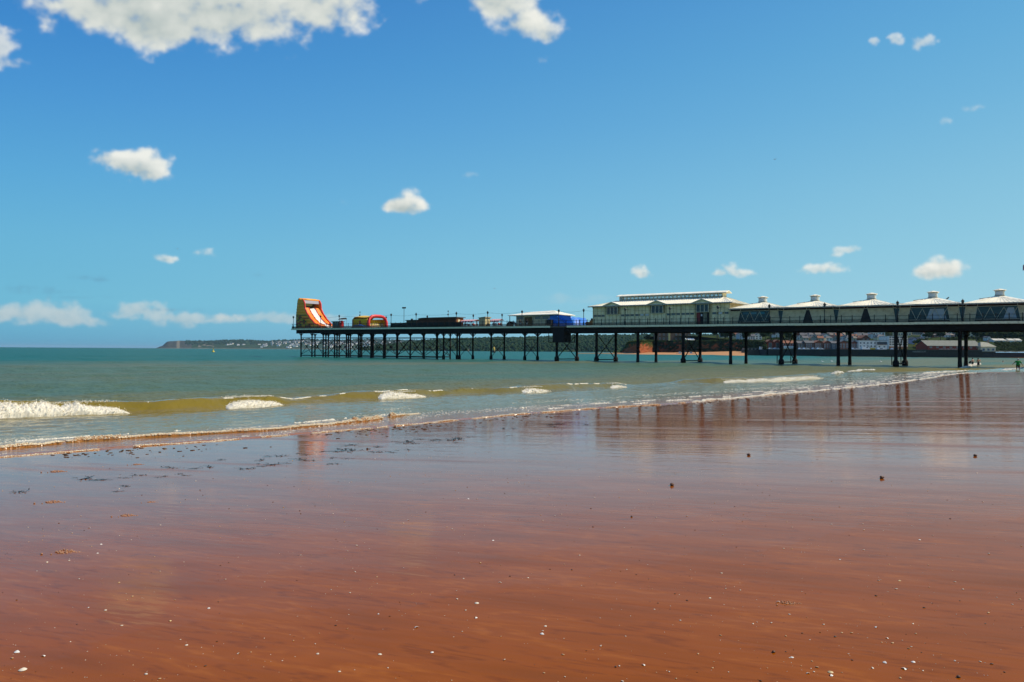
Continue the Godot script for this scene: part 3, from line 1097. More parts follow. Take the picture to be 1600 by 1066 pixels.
func tree(called: String, label: String, at: Vector3, h: float, w: float, color: Color, seed_: int, crown_low := 0.25) -> Node3D:
	var o := thing(called, label, "tree", at, Basis(Vector3.UP, seed_ * 1.7))
	var tr := Mb.new()
	tr.tube([Vector3(0, -1.0, 0), Vector3(0.1, h * 0.3, 0), Vector3(0.0, h * 0.6, 0.1)], [h * 0.035, h * 0.026, h * 0.012], 7)
	for k in 5:
		var a := TAU * k / 5.0 + seed_
		tr.tube([Vector3(0.05, h * (0.28 + 0.05 * k), 0), Vector3(cos(a) * w * 0.3, h * (0.45 + 0.06 * k), sin(a) * w * 0.3)], [h * 0.014, h * 0.005], 5)
	part("trunk", tr.commit(true), mat(0.07, 0.055, 0.04), o)
	var places := []
	var cols := []
	var g := RandomNumberGenerator.new()
	g.seed = seed_ * 31 + 5
	var lumps := 26
	for k in lumps:
		var d := Vector3(g.randfn(), g.randfn() * 0.8, g.randfn()).normalized() * pow(g.randf(), 0.4)
		var c := Vector3(d.x * w * 0.36, h * (crown_low + (1.0 - crown_low) * 0.5) + d.y * h * (1.0 - crown_low) * 0.40, d.z * w * 0.36)
		var s := w * g.randf_range(0.14, 0.26)
		places.append(Transform3D(Basis(Vector3.UP, g.randf() * TAU) * Basis.from_scale(Vector3(s, s * 0.8, s)), c))
		cols.append(color.lerp(color * 1.9, g.randf() * 0.6))
	var cm := scatter("crown", leaf_clump(), leaf_mat(), places, cols, "", "", o)
	return o


var leaf_clump_mesh: ArrayMesh

func leaf_clump() -> ArrayMesh:
	if leaf_clump_mesh == null:
		leaf_clump_mesh = clump_mesh(9, 150)
	return leaf_clump_mesh


func leaf_mat() -> StandardMaterial3D:
	if not mats.has("leaf"):
		var m := tinted_mat(0.85, 0.2).duplicate() as StandardMaterial3D
		m.backlight_enabled = true
		m.backlight = Color(0.25, 0.3, 0.12)
		mats["leaf"] = m
	return mats["leaf"]


func build_cliff() -> void:
	# red cliff with turned facets: plan points as [bearing x, distance, top y]
	var plan := [[958, 640, 553.0], [972, 662, 549.0], [978, 652, 541.0], [984, 640, 534.5], [998, 600, 532.8], [1000, 596, 532.8], [1010, 620, 532.6], [1018, 640, 532.6], [1020, 660, 532.4], [1034, 648, 532.2], [1060, 622, 532.0], [1085, 606, 532.4], [1090, 604, 532.2], [1120, 588, 531.6], [1150, 572, 530.8], [1166, 560, 530.5], [1184, 552, 531.5], [1192, 548, 533.0]]
	var rows := 16
	var fine := []
	for k in plan.size() - 1:
		var n := 9
		for s in n:
			var f := float(s) / n
			fine.append([lerpf(plan[k][0], plan[k + 1][0], f), lerpf(plan[k][1], plan[k + 1][1], f), lerpf(plan[k][2], plan[k + 1][2], f)])
	fine.append(plan[plan.size() - 1])
	var pos := PackedVector3Array()
	var cols := PackedColorArray()
	for j in rows + 8:
		for q in fine:
			var top := far_at(q[0], q[2], q[1])
			var f := minf(float(j) / (rows - 1), 1.0)
			var back := maxf(0.0, float(j) - rows + 1.0) * 13.0
			var p := far_at(q[0], 545.0, q[1] + f * 4.0 + back)
			p.y = lerpf(-1.0, top.y, f) + (back * 0.02 if back > 0.0 else 0.0)
			var nn := n_mid.get_noise_3d(p.x * 0.35, p.y * 0.9, p.z * 0.35)
			if f > 0.02 and back < 90.0:
				p += Vector3(nn * 1.4, n_mid.get_noise_2d(p.x * 0.4, p.z * 0.4) * 0.6, n_mid.get_noise_2d(p.x * 0.3, p.y * 0.8) * 1.6)
			pos.append(p)
			var strata := 0.5 + 0.5 * sin(p.y * 3.1 + n_big.get_noise_2d(p.x, p.z) * 5.0)
			var c := Color(0.30, 0.095, 0.040).lerp(Color(0.22, 0.065, 0.030), strata * 0.7 + nn * 0.5)
			var green := Color(0.030, 0.052, 0.014)
			var veg := smoothstep(0.55, 0.85, f + nn * 0.6)
			if q[0] < 1000.0:
				veg = smoothstep(0.62, 0.8, f + nn * 0.3)
			if q[0] > 1021.0:
				veg = clampf(veg + smoothstep(-0.3, 0.3, nn + 0.12), 0.0, 1.0)
				green = Color(0.022, 0.036, 0.014)
			cols.append(c.lerp(green, veg))
	struct("cliff", grid_mesh(pos, fine.size(), rows + 8, cols), tinted_mat(0.95, 0.1), "red sandstone cliff of the near headland, topped with scrub", "cliff")
	# the sandy foreshore under it
	var sp := PackedVector3Array()
	var sc := PackedColorArray()
	var strip := [[900, 552.0, 640, 0.1], [950, 553.0, 630, 0.4], [1000, 554.0, 600, 1.0], [1050, 554.2, 590, 1.0], [1100, 554.6, 560, 1.6], [1140, 555.0, 535, 2.2], [1165, 555.2, 520, 2.6]]
	for j in 3:
		for q in strip:
			var z: float = q[2] - 60.0 + j * 45.0
			var p := far_at(q[0], 550.0, z)
			p.y = -0.3 + j * (0.35 + 0.5 * q[3])
			sp.append(p)
			sc.append(Color(0.46, 0.24, 0.11) if q[0] > 960.0 else Color(0.20, 0.15, 0.09))
	struct("foreshore", grid_mesh(sp, strip.size(), 3, sc), tinted_mat(0.9, 0.2), "strip of orange sand at the foot of the red cliff", "beach")
	var scrub := []
	var scol := []
	for k in 900:
		var q: Array = fine[rng.randi() % fine.size()]
		if q[0] < 980.0:
			continue
		var f := 1.0 if q[0] < 1020.0 else rng.randf_range(0.35, 1.0)
		var d: float = q[1] + rng.randf_range(0.0, 14.0) * (1.0 if f > 0.98 else 0.1)
		var top := far_at(q[0] + rng.randf_range(-2, 2), q[2], q[1]).y
		var p := far_at(q[0] + rng.randf_range(-2, 2), 545.0, d + f * 4.0)
		p.y = top * f
		var s := rng.randf_range(0.7, 2.1)
		scrub.append(Transform3D(Basis(Vector3.UP, rng.randf() * TAU) * Basis.from_scale(Vector3(s, s * 0.7, s)), p))
		scol.append(Color(0.030, 0.056, 0.014).lerp(Color(0.075, 0.105, 0.024), rng.randf()) if q[0] < 1024.0 or f > 0.9 else Color(0.018, 0.032, 0.012).lerp(Color(0.040, 0.062, 0.020), rng.randf()))
	scatter("scrub", leaf_clump(), leaf_mat(), scrub, scol, "bushes and ivy over the red cliff", "bushes")
	tree("broad_tree", "lone round dark tree standing on the lit red cliff", far_at(1010.5, 533.5, 640.0), 6.0, 7.0, Color(0.016, 0.030, 0.012), 1, 0.1)


# ---- the harbour town behind the pier ---------------------------------------------------------------
var quay_z := [[1000, 690], [1090, 640], [1150, 600], [1165, 548], [1185, 522], [1200, 486], [1300, 444], [1440, 414], [1535, 407], [1900, 398]]
var frame_meshes := {}

func town_h(px: float, z: float) -> float:
	var h := 3.4 + 0.066 * maxf(0.0, z - 478.0)
	var cap := lerpf(15.5, 36.0, smoothstep(1112.0, 1190.0, px))
	return minf(h, cap)


func town_z(px: float, py: float) -> float:
	var d := (horizon(px) - py) / FOC
	return clampf(30.4 / maxf(0.066 - d, 0.03), table(quay_z, px) + 6.0, 900.0)


func window_at(o: Node3D, x: float, y: float, z: float, w: float, h: float, frame: Material, glass: Material) -> void:
	var key := "%.2f %.2f" % [w, h]
	if not frame_meshes.has(key):
		var f := Mb.new()
		var t := 0.09
		f.span(Vector3(-w / 2 - t, -t * 1.6, -0.06), Vector3(w / 2 + t, 0, 0.09))
		f.span(Vector3(-w / 2 - t, h, -0.06), Vector3(w / 2 + t, h + t, 0.07))
		f.span(Vector3(-w / 2 - t, 0, -0.06), Vector3(-w / 2, h, 0.06))
		f.span(Vector3(w / 2, 0, -0.06), Vector3(w / 2 + t, h, 0.06))
		f.span(Vector3(-0.03, 0, -0.06), Vector3(0.03, h, 0.05))
		var g := Mb.new()
		g.span(Vector3(-w / 2, 0, -0.05), Vector3(w / 2, h, 0.025))
		frame_meshes[key] = [f.commit(), g.commit()]
	var wn := part("window", frame_meshes[key][0], frame, o)
	wn.position = Vector3(x, y, z)
	part("pane", frame_meshes[key][1], glass, wn)


func building(called: String, label: String, px0: float, px1: float, y_top: float, y_bot: float, wall: Material, roof: Material, kind: String, eave: float, cols: int, rows: int, yaw := 0.0, extra := {}) -> Node3D:
	var pc := (px0 + px1) * 0.5
	var z: float = extra.get("z", town_z(pc, y_bot))
	var at := far_at(pc, y_bot, z)
	var w := (px1 - px0) * z / FOC / maxf(cos(yaw), 0.5)
	var h := (y_bot - y_top) * z / FOC
	var d: float = extra.get("d", clampf(w * 0.8, 6.0, 11.0))
	var o := thing(called, label, extra.get("cat", "house"), at, Basis(Vector3.UP, yaw), extra.get("group", ""))
	var he := h * eave
	var mb := Mb.new()
	mb.span(Vector3(-w / 2, -4.0, -d), Vector3(w / 2, he, 0.0))
	if kind == "gable_front":
		mb.prism(PackedVector2Array([Vector2(-w / 2, he), Vector2(w / 2, he), Vector2(0, h - 0.25)]), -d, 0.0)
	elif kind == "gable":
		var gp := Mb.new()
		gp.prism(PackedVector2Array([Vector2(-d, he), Vector2(0, he), Vector2(-d / 2, h - 0.25)]), -w / 2, w / 2)
		for k in gp.v.size():
			mb.v.append(Vector3(gp.v[k].z, gp.v[k].y, gp.v[k].x))
	part("wall", mb.commit(), wall, o)
	var rf := Mb.new()
	var e := 0.4
	match kind:
		"gable":
			rf.hexa(Vector3(-w / 2 - e, he - 0.2, e), Vector3(w / 2 + e, he - 0.2, e), Vector3(w / 2 + e, h, -d / 2), Vector3(-w / 2 - e, h, -d / 2), Vector3(-w / 2 - e, he, e), Vector3(w / 2 + e, he, e), Vector3(w / 2 + e, h + 0.2, -d / 2), Vector3(-w / 2 - e, h + 0.2, -d / 2))
			rf.hexa(Vector3(-w / 2 - e, h, -d / 2), Vector3(w / 2 + e, h, -d / 2), Vector3(w / 2 + e, he - 0.2, -d - e), Vector3(-w / 2 - e, he - 0.2, -d - e), Vector3(-w / 2 - e, h + 0.2, -d / 2), Vector3(w / 2 + e, h + 0.2, -d / 2), Vector3(w / 2 + e, he, -d - e), Vector3(-w / 2 - e, he, -d - e))
		"gable_front":
			rf.hexa(Vector3(-w / 2 - e, he - 0.25, e), Vector3(0, h - 0.1, e), Vector3(0, h - 0.1, -d - e), Vector3(-w / 2 - e, he - 0.25, -d - e), Vector3(-w / 2 - e, he - 0.05, e), Vector3(0, h + 0.1, e), Vector3(0, h + 0.1, -d - e), Vector3(-w / 2 - e, he - 0.05, -d - e))
			rf.hexa(Vector3(0, h - 0.1, e), Vector3(w / 2 + e, he - 0.25, e), Vector3(w / 2 + e, he - 0.25, -d - e), Vector3(0, h - 0.1, -d - e), Vector3(0, h + 0.1, e), Vector3(w / 2 + e, he - 0.05, e), Vector3(w / 2 + e, he - 0.05, -d - e), Vector3(0, h + 0.1, -d - e))
		"hip":
			var b0 := Vector3(-w / 2 - e, he, e)
			var b1 := Vector3(w / 2 + e, he, e)
			var b2 := Vector3(w / 2 + e, he, -d - e)
			var b3 := Vector3(-w / 2 - e, he, -d - e)
			var inset := minf(w * 0.3, d * 0.5)
			var t0 := Vector3(-w / 2 + inset, h, -d / 2)
			var t1 := Vector3(w / 2 - inset, h, -d / 2)
			rf.quad(b0, b1, t1, t0)
			rf.quad(b2, b3, t0, t1)
			rf.tri(b1, b2, t1)
			rf.tri(b3, b0, t0)
			rf.quad(b3, b2, b1, b0)
		_:
			rf.span(Vector3(-w / 2 - 0.25, he + 0.003, -d - 0.25), Vector3(w / 2 + 0.25, h, 0.25))
	var r := part("roof", rf.commit(), roof, o)
	if kind in ["gable", "hip"] and extra.get("chimney", true) and h > 4.0:
		var ch := Mb.new()
		var cx := w * 0.32
		ch.span(Vector3(cx - 0.4, h - 0.8, -d / 2 - 0.4), Vector3(cx + 0.4, h + 1.0, -d / 2 + 0.4))
		part("chimney", ch.commit(), extra.get("chimney_mat", mat(0.30, 0.20, 0.15)), r)
	var glass := mat(0.025, 0.030, 0.035, 0.1, 0.5)
	var fr: Material = extra.get("frame", mat(0.62, 0.62, 0.60))
	var lo: float = extra.get("low", 0.9)
	var wh: float = extra.get("wh", minf(1.4, (he - lo) / maxf(rows, 1) * 0.55))
	var ww: float = extra.get("ww", minf(1.15, w / maxf(cols, 1) * 0.5))
	for j in rows:
		for i in cols:
			var x := -w / 2 + w * (i + 0.5) / cols
			var y := lo + (he - lo) * j / rows
			if extra.has("skip") and [i, j] in extra.skip:
				continue
			window_at(o, x, y, 0.0, ww, wh, fr, glass)
	if extra.has("side"):
		# windows in the sunlit end wall
		for j in rows:
			var sw := part("window", frame_meshes["%.2f %.2f" % [ww, wh]][0], fr, o)
			sw.transform = Transform3D(Basis(Vector3.UP, PI / 2), Vector3(w / 2, lo + (he - lo) * j / rows, -d * 0.5))
			part("pane", frame_meshes["%.2f %.2f" % [ww, wh]][1], glass, sw)
	return o


func build_town() -> void:
	# the slope the town climbs
	var pos := PackedVector3Array()
	var cols := PackedColorArray()
	var n := 120
	var rows := 40
	for j in rows:
		for i in n:
			var px := lerpf(1010.0, 1900.0, float(i) / (n - 1))
			var z0 := table(quay_z, px) + 2.0
			var z := lerpf(z0, 1150.0, pow(float(j) / (rows - 1), 1.4))
			var p := far_at(px, 545.0, z)
			p.y = town_h(px, z) + n_mid.get_noise_2d(p.x * 0.05, p.z * 0.05) * clampf((z - 490.0) * 0.02, 0.0, 1.2) - (3.0 if z > 1100.0 else 0.0)
			pos.append(p)
			var nn := n_mid.get_noise_2d(p.x * 0.08, p.z * 0.08)
			cols.append(Color(0.16, 0.15, 0.14) if z < 484.0 else Color(0.020, 0.034, 0.012).lerp(Color(0.046, 0.060, 0.020), clampf(0.5 + nn, 0.0, 1.0)))
	struct("town_hill", grid_mesh(pos, n, rows, cols), tinted_mat(0.95, 0.1), "green hillside that the harbour town climbs", "hill")
	var white := worn(0.84, 0.83, 0.78, 0.8, 8.0, "paint")
	var cream := worn(0.74, 0.64, 0.42, 0.8, 8.0, "paint")
	var pale := worn(0.58, 0.64, 0.68, 0.8, 6.0)
	var brick := worn(0.24, 0.085, 0.055, 0.9, 5.0)
	var brown := worn(0.22, 0.12, 0.075, 0.9, 5.0)
	var red := worn(0.30, 0.060, 0.035, 0.85, 5.0)
	var slate := worn(0.13, 0.13, 0.14, 0.7, 4.0)
	var clay := worn(0.28, 0.12, 0.07, 0.85, 4.0)
	var grey := worn(0.30, 0.31, 0.28, 0.8, 6.0)
	# headland flats and villas
	var fl := building("apartment_block", "tall brown brick apartment block on the headland, half hidden under the pier deck", 1027, 1080, 510.5, 532.5, brown, slate, "flat", 0.97, 8, 3, 0.12, {"z": 660, "cat": "building", "low": 1.2, "wh": 1.2, "ww": 1.0, "skip": [[3, 0], [3, 1], [3, 2]]})
	var st := Mb.new()
	st.span(Vector3(-5.2, 0, 0.003), Vector3(-3.6, 11.0, 0.5))
	part("stairwell", st.commit(), mat(0.62, 0.52, 0.22), fl, "pale yellow stairwell strip up the middle of the block")
	building("villa", "low white villa roof beside the brown apartment block", 1073, 1085, 529.0, 533.0, cream, white, "gable", 0.5, 3, 1, 0.1, {"z": 640})
	building("house", "white house among the headland trees, left of the yellow house", 1128, 1139, 519.0, 527.0, white, slate, "gable", 0.62, 2, 2, 0.1)
	building("house", "yellow house between headland trees, seen left of a pier leg", 1146, 1156, 520.0, 528.5, cream, clay, "gable", 0.66, 2, 2, -0.1)
	building("house", "tall pale blue house with three rows of windows above the ivy wall", 1154.5, 1164.5, 519.5, 532.5, pale, slate, "gable_front", 0.86, 2, 3, 0.05)
	building("house", "long white house with dark windows just right of the second braced pair", 1169, 1180, 522.5, 532, white, slate, "gable", 0.72, 3, 2, 0.0)
	building("house", "white house with two gables above the red boathouses", 1180, 1190.5, 520.5, 531.5, white, slate, "gable_front", 0.68, 2, 2, 0.0)
	building("house", "white gabled house standing alone among dark trees", 1211, 1221, 519.5, 528, white, slate, "gable_front", 0.6, 2, 2, 0.15)
	# the red boathouses and the terraces along the quay
	var arch := {"z": 500, "cat": "boathouse", "low": 0.6, "wh": 3.0, "ww": 1.7, "frame": mat(0.5, 0.5, 0.47)}
	building("boathouse", "left red boathouse with pale tall windows under its gable", 1198, 1209.3, 531.0, 545.0, red, clay, "gable_front", 0.72, 1, 1, 0.0, arch)
	building("boathouse", "right red boathouse with dark tall windows under its gable", 1209.6, 1220.5, 531.0, 545.0, red, clay, "gable_front", 0.72, 1, 1, 0.0, arch)
	var lr := building("warehouse", "long red building with a white ground floor behind the braced pile pair", 1220.8, 1242, 532.5, 546.0, red, clay, "gable", 0.72, 4, 1, 0.0, {"z": 496, "cat": "building", "low": 3.0, "wh": 1.0, "ww": 0.9})
	var wf := Mb.new()
	wf.span(Vector3(-2.8, 0, 0.003), Vector3(4.3, 2.2, 0.12))
	part("ground_floor", wf.commit(), white, lr, "white painted ground floor wall")
	building("terrace_house", "brown terraced house with small windows at the left end of the quay row", 1247, 1258.5, 533.0, 546.0, brown, slate, "gable", 0.74, 3, 3, 0.0, {"z": 492})
	building("terrace_house", "broad brick terraced house with a long grey roof on the quay", 1259, 1273, 532.6, 546.0, brick, slate, "gable", 0.76, 4, 3, 0.0, {"z": 490})
	building("terrace_house", "orange brick house with twin front gables on the quay row", 1273.5, 1287, 532.0, 546.0, worn(0.33, 0.13, 0.075, 0.9, 5.0), clay, "gable_front", 0.74, 4, 3, 0.0, {"z": 488})
	building("terrace_house", "brick house just left of a plain unbraced pier leg", 1287.3, 1299, 532.5, 546.0, brick, clay, "gable_front", 0.74, 3, 3, 0.0, {"z": 486})
	building("terrace_house", "dark slate blue house between the two plain pier legs", 1300, 1311, 533.5, 546.0, worn(0.12, 0.15, 0.18, 0.8, 5.0), slate, "gable", 0.78, 2, 2, 0.0, {"z": 484})
	building("terrace_house", "narrow brick house showing between the two plain pier legs", 1311.5, 1326, 532.0, 546.0, worn(0.26, 0.10, 0.06, 0.9, 5.0), slate, "gable_front", 0.74, 3, 3, 0.0, {"z": 482})
	building("terrace_house", "brick house with a pointed gable, next to the white inn", 1329.5, 1340.5, 532.5, 546.0, brick, slate, "gable_front", 0.72, 3, 3, 0.0, {"z": 482})
	var inn := building("inn", "big white inn with a flat parapet and scattered square windows on the quay", 1342, 1370, 531.5, 546.4, white, slate, "flat", 0.96, 5, 2, 0.0, {"z": 480, "cat": "building", "low": 1.6, "wh": 0.9, "ww": 0.8})
	var aw := Mb.new()
	aw.span(Vector3(1.4, 0.1, 0.003), Vector3(4.4, 1.0, 0.5))
	part("awning", aw.commit(), mat(0.62, 0.40, 0.03), inn, "yellow awning at ground level")
	var cf := building("cafe", "white two storey cafe with a dark glass balcony, right of the inn", 1370.4, 1386, 532.0, 546.2, white, slate, "flat", 0.97, 2, 1, 0.0, {"z": 479, "cat": "building", "low": 1.4, "wh": 0.7, "ww": 0.8})
	var bl := Mb.new()
	bl.span(Vector3(-2.9, 2.9, 0.003), Vector3(2.9, 4.7, 0.6))
	part("balcony", bl.commit(), mat(0.03, 0.04, 0.06, 0.2, 0.5), cf, "dark glazed balcony band")
	building("house", "cream house with a dark hipped roof behind the cafe", 1371, 1386, 522.5, 533.5, cream, slate, "hip", 0.55, 2, 1, 0.0, {"z": 560})
	building("house", "red roofed house with a white chimney behind the inn", 1346, 1359.5, 523.8, 532.5, brick, clay, "gable_front", 0.45, 2, 1, 0.1, {"z": 575})
	building("house", "tall white house with a turret roof high behind the inn", 1361, 1372, 516.5, 528.0, white, slate, "hip", 0.74, 3, 2, 0.0)
	building("house", "white bay fronted house under the deck, left of the flats", 1372.5, 1383, 516.0, 526.0, white, grey, "gable_front", 0.72, 2, 2, 0.0)
	var fb := building("apartment_block", "modern white flats with four bands of dark windows behind the braced piles", 1387, 1421, 525.0, 541.4, white, grey, "flat", 0.985, 7, 4, 0.28, {"z": 500, "cat": "building", "low": 0.7, "wh": 1.15, "ww": 1.6, "d": 9.0})
	var gf := Mb.new()
	gf.span(Vector3(-7.4, -2.2, 0.003), Vector3(7.2, 0.0, 0.3))
	part("ground_floor", gf.commit(), brown, fb, "brown ground floor under the flats")
	building("apartment_block", "cream flats high on the hill between the braced piles", 1403, 1424, 515.0, 525.0, cream, slate, "flat", 0.97, 5, 2, 0.0, {"cat": "building"})
	building("apartment_block", "cream terrace with a row of arched bays, right of the braced piles", 1425, 1447, 516.0, 524.5, cream, slate, "flat", 0.95, 7, 1, 0.0, {"cat": "building", "wh": 2.0, "ww": 1.5})
	building("house", "lavender painted gabled house left of the pink one", 1426, 1432.5, 527.0, 538.0, worn(0.45, 0.45, 0.62, 0.8, 5.0), slate, "gable_front", 0.72, 1, 2, 0.0)
	building("house", "pink painted gabled house between the lavender and the pale grey ones", 1432.8, 1438.5, 527.5, 538.0, worn(0.60, 0.42, 0.42, 0.8, 5.0), slate, "gable_front", 0.72, 1, 2, 0.0)
	building("house", "pale grey gabled house right of the pink one", 1438.8, 1448, 526.5, 537.5, pale, slate, "gable_front", 0.66, 2, 2, 0.0)
	# the long restaurant with its lettered front
	var rs := building("restaurant", "long red brick restaurant with a grey roof and white lettering", 1449.5, 1533, 532.5, 550.5, red, worn(0.22, 0.23, 0.20, 0.8, 6.0), "gable", 0.55, 8, 1, 0.0, {"z": 418, "cat": "building", "low": 2.35, "wh": 0.55, "ww": 1.0, "d": 12.0, "chimney": false})
	text_on(rs, "HARBOUR LIGHT RESTAURANT", Vector3(-2.3, 1.65, 0.04), 0.52, 11.6, mat(0.72, 0.70, 0.62))
	building("cottage", "cream cottage with a hipped stone roof at the end of the restaurant", 1533.3, 1556, 534.5, 550.8, cream, worn(0.36, 0.36, 0.29, 0.8, 5.0), "hip", 0.55, 3, 1, 0.0, {"z": 415, "d": 9.0, "frame": mat(0.55, 0.6, 0.65)})
	# flats along the skyline at the right
	building("apartment_block", "cream flats seen just right of the rightmost pile pair", 1516.5, 1531, 515.0, 527.5, cream, grey, "flat", 0.97, 3, 3, 0.0, {"cat": "building"})
	building("apartment_block", "grey white flats, second of the hillside row right of the last piles", 1533, 1555, 515.0, 526.5, grey, slate, "flat", 0.97, 5, 3, 0.0, {"cat": "building"})
	building("apartment_block", "white flats with square windows, third of the hillside row", 1556.5, 1584, 515.0, 525.5, white, slate, "flat", 0.97, 6, 2, 0.0, {"cat": "building"})
	building("apartment_block", "pale flats cut by the right edge of the picture", 1586, 1612, 515.5, 524.5, pale, slate, "flat", 0.97, 5, 2, 0.0, {"cat": "building"})
	building("house", "narrow white house with a tall chimney above the hedge", 1543.5, 1548, 525.5, 533.0, white, slate, "gable_front", 0.8, 1, 2, 0.0)
	for q in [[1553, "leftmost"], [1563, "second"], [1577, "third"], [1588, "fourth"]]:
		building("chalet", "%s of the low white chalets above the dark hedge" % q[1], q[0], q[0] + 9.0, 529.5, 534.5, white, worn(0.6, 0.58, 0.52, 0.8, 5.0), "gable", 0.5, 3, 1, 0.15)
	# small houses packed between these
	var tints := [["white", white], ["cream", cream], ["pale blue", pale], ["brick", brick], ["grey", grey]]
	var roofs := [slate, slate, clay, worn(0.20, 0.17, 0.15, 0.8, 4.0)]
	var g := RandomNumberGenerator.new()
	g.seed = 515
	for row in [[532.5, 1246.0, 1345.0], [528.5, 1244.0, 1362.0], [525.0, 1242.0, 1344.0], [521.5, 1226.0, 1345.0], [527.5, 1447.0, 1500.0], [522.0, 1450.0, 1500.0], [519.0, 1300.0, 1344.0]]:
		var x: float = row[1]
		while x < row[2]:
			var w := g.randf_range(6.0, 10.5)
			var t: Array = tints[[0, 0, 1, 2, 3, 4, 0, 1][g.randi() % 8]]
			var yb: float = row[0] + g.randf_range(-0.8, 0.8)
			building("hill_house", "small %s house packed among the roofs climbing the hill behind the quay" % t[0], x, x + w, yb - g.randf_range(6.5, 8.5), yb, t[1], roofs[g.randi() % 4], ["gable", "gable", "gable_front", "hip"][g.randi() % 4], 0.58, 2, 1 + g.randi() % 2, g.randf_range(-0.3, 0.3), {"group": "%s houses packed on the harbour hill" % t[0]})
			x += w + g.randf_range(0.0, 4.0)
	# trees between them
	var spots := [[1092, 529, 9, 10, "round dark tree at the cliff top left of the sky gap"], [1121, 533, 14, 13, "largest dark tree on the headland, right of the sky gap"], [1133, 534, 11, 11, "bushy tree in front of the headland villas"], [1143, 533, 12, 10, "dark tree left of the yellow house"], [1166, 534, 9, 8, "small tree right of the pale blue house"], [1196, 533, 9, 9, "tree right of the two gabled white house"], [1204, 530, 11, 11, "dark tree left of the lone white gabled house"], [1223, 529, 10, 9, "dark tree right of the lone white gabled house"], [1232, 533, 8, 8, "tree above the long red building"],
		[1345, 524, 8, 9, "tree on the hill behind the red roofed house"], [1388, 523, 11, 10, "dark tree behind the modern flats"], [1397, 521, 9, 9, "second tree behind the modern flats"], [1436, 543, 6, 8, "bush beside the yellow digger"], [1444, 543, 6, 8, "bush at the left end of the restaurant"], [1455, 529, 9, 10, "tree behind the pale grey gabled house"], [1466, 526, 12, 12, "dark tree on the hill above the restaurant"], [1480, 525, 11, 12, "wide tree on the hill above the restaurant lettering"], [1493, 527, 10, 10, "tree left of the rightmost pile pair"], [1536, 531, 7, 9, "tree below the skyline flats"], [1550, 531, 7, 9, "tree behind the chalets"], [1566, 529, 8, 11, "tree below the white skyline flats"], [1594, 529, 8, 12, "tree at the right edge below the pale flats"]]
	for q in [[1250, 526], [1268, 523], [1284, 527], [1296, 521], [1312, 525], [1326, 530], [1352, 520], [1450, 535], [1470, 533], [1504, 530], [1508, 522], [1526, 533], [1540, 529], [1558, 533], [1572, 531], [1584, 532], [1600, 531]]:
		spots.append([q[0], q[1], 7 + int(q[0]) % 4, 8 + int(q[0]) % 5, ""])
	var k := 0
	for s in spots:
		var z := town_z(s[0], s[1])
		var p := far_at(s[0], s[1], z)
		p.y = minf(p.y, town_h(s[0], z) + 0.5)
		var t := tree("tree", s[4] if s[4] else "small dark tree among the houses on the harbour hill", p, s[2], s[3], Color(0.018, 0.034, 0.012).lerp(Color(0.034, 0.052, 0.016), fmod(k * 0.37, 1.0)), 20 + k)
		if not s[4]:
			t.set_meta("group", "trees among the harbour hill houses")
		k += 1
	# hedges and ivy as one mass
	var places := []
	var hc := []
	for q in [[1085, 1196, 533.0, 545.0, 420, 0.9], [1556, 1625, 535.0, 548.5, 420, 1.0], [1428, 1449, 538.0, 546.0, 90, 0.7], [1480, 1530, 519.0, 531.0, 160, 1.4], [1530, 1610, 526.0, 533.0, 150, 1.2], [1300, 1400, 517.0, 526.0, 120, 1.4], [1200, 1245, 524.0, 533.0, 130, 1.1]]:
		for m in q[4]:
			var px: float = rng.randf_range(q[0], q[1])
			var py: float = rng.randf_range(q[2], q[3])
			var z := town_z(px, py) if px > 1197.0 else lerpf(table(quay_z, px) - 4.0, table(quay_z, px) + 8.0, (q[3] - py) / (q[3] - q[2]))
			var p := far_at(px, py, z)
			var s: float = q[5] * rng.randf_range(0.8, 2.2)
			places.append(Transform3D(Basis(Vector3.UP, rng.randf() * TAU) * Basis.from_scale(Vector3(s, s * 0.8, s)), p))
			hc.append(Color(0.020, 0.036, 0.012).lerp(Color(0.050, 0.075, 0.020), pow(rng.randf(), 2.0)))
	scatter("hedges", leaf_clump(), leaf_mat(), places, hc, "dark hedges, ivy and bushes between the harbour buildings", "hedge")
	build_quay()


func text_on(o: Node3D, words: String, at: Vector3, tall: float, wide: float, m: Material) -> void:
	var f := SystemFont.new()
	f.font_names = PackedStringArray(["Droid Sans"])
	var t := TextMesh.new()
	t.text = words
	t.font = f
	t.font_size = 64
	t.pixel_size = 0.02
	t.depth = 0.05
	var box := t.get_aabb()
	var p := part("lettering", t, m, o)
	p.scale = Vector3(wide / maxf(box.size.x, 0.01), tall / maxf(box.size.y, 0.01), 1.0)
	p.position = at


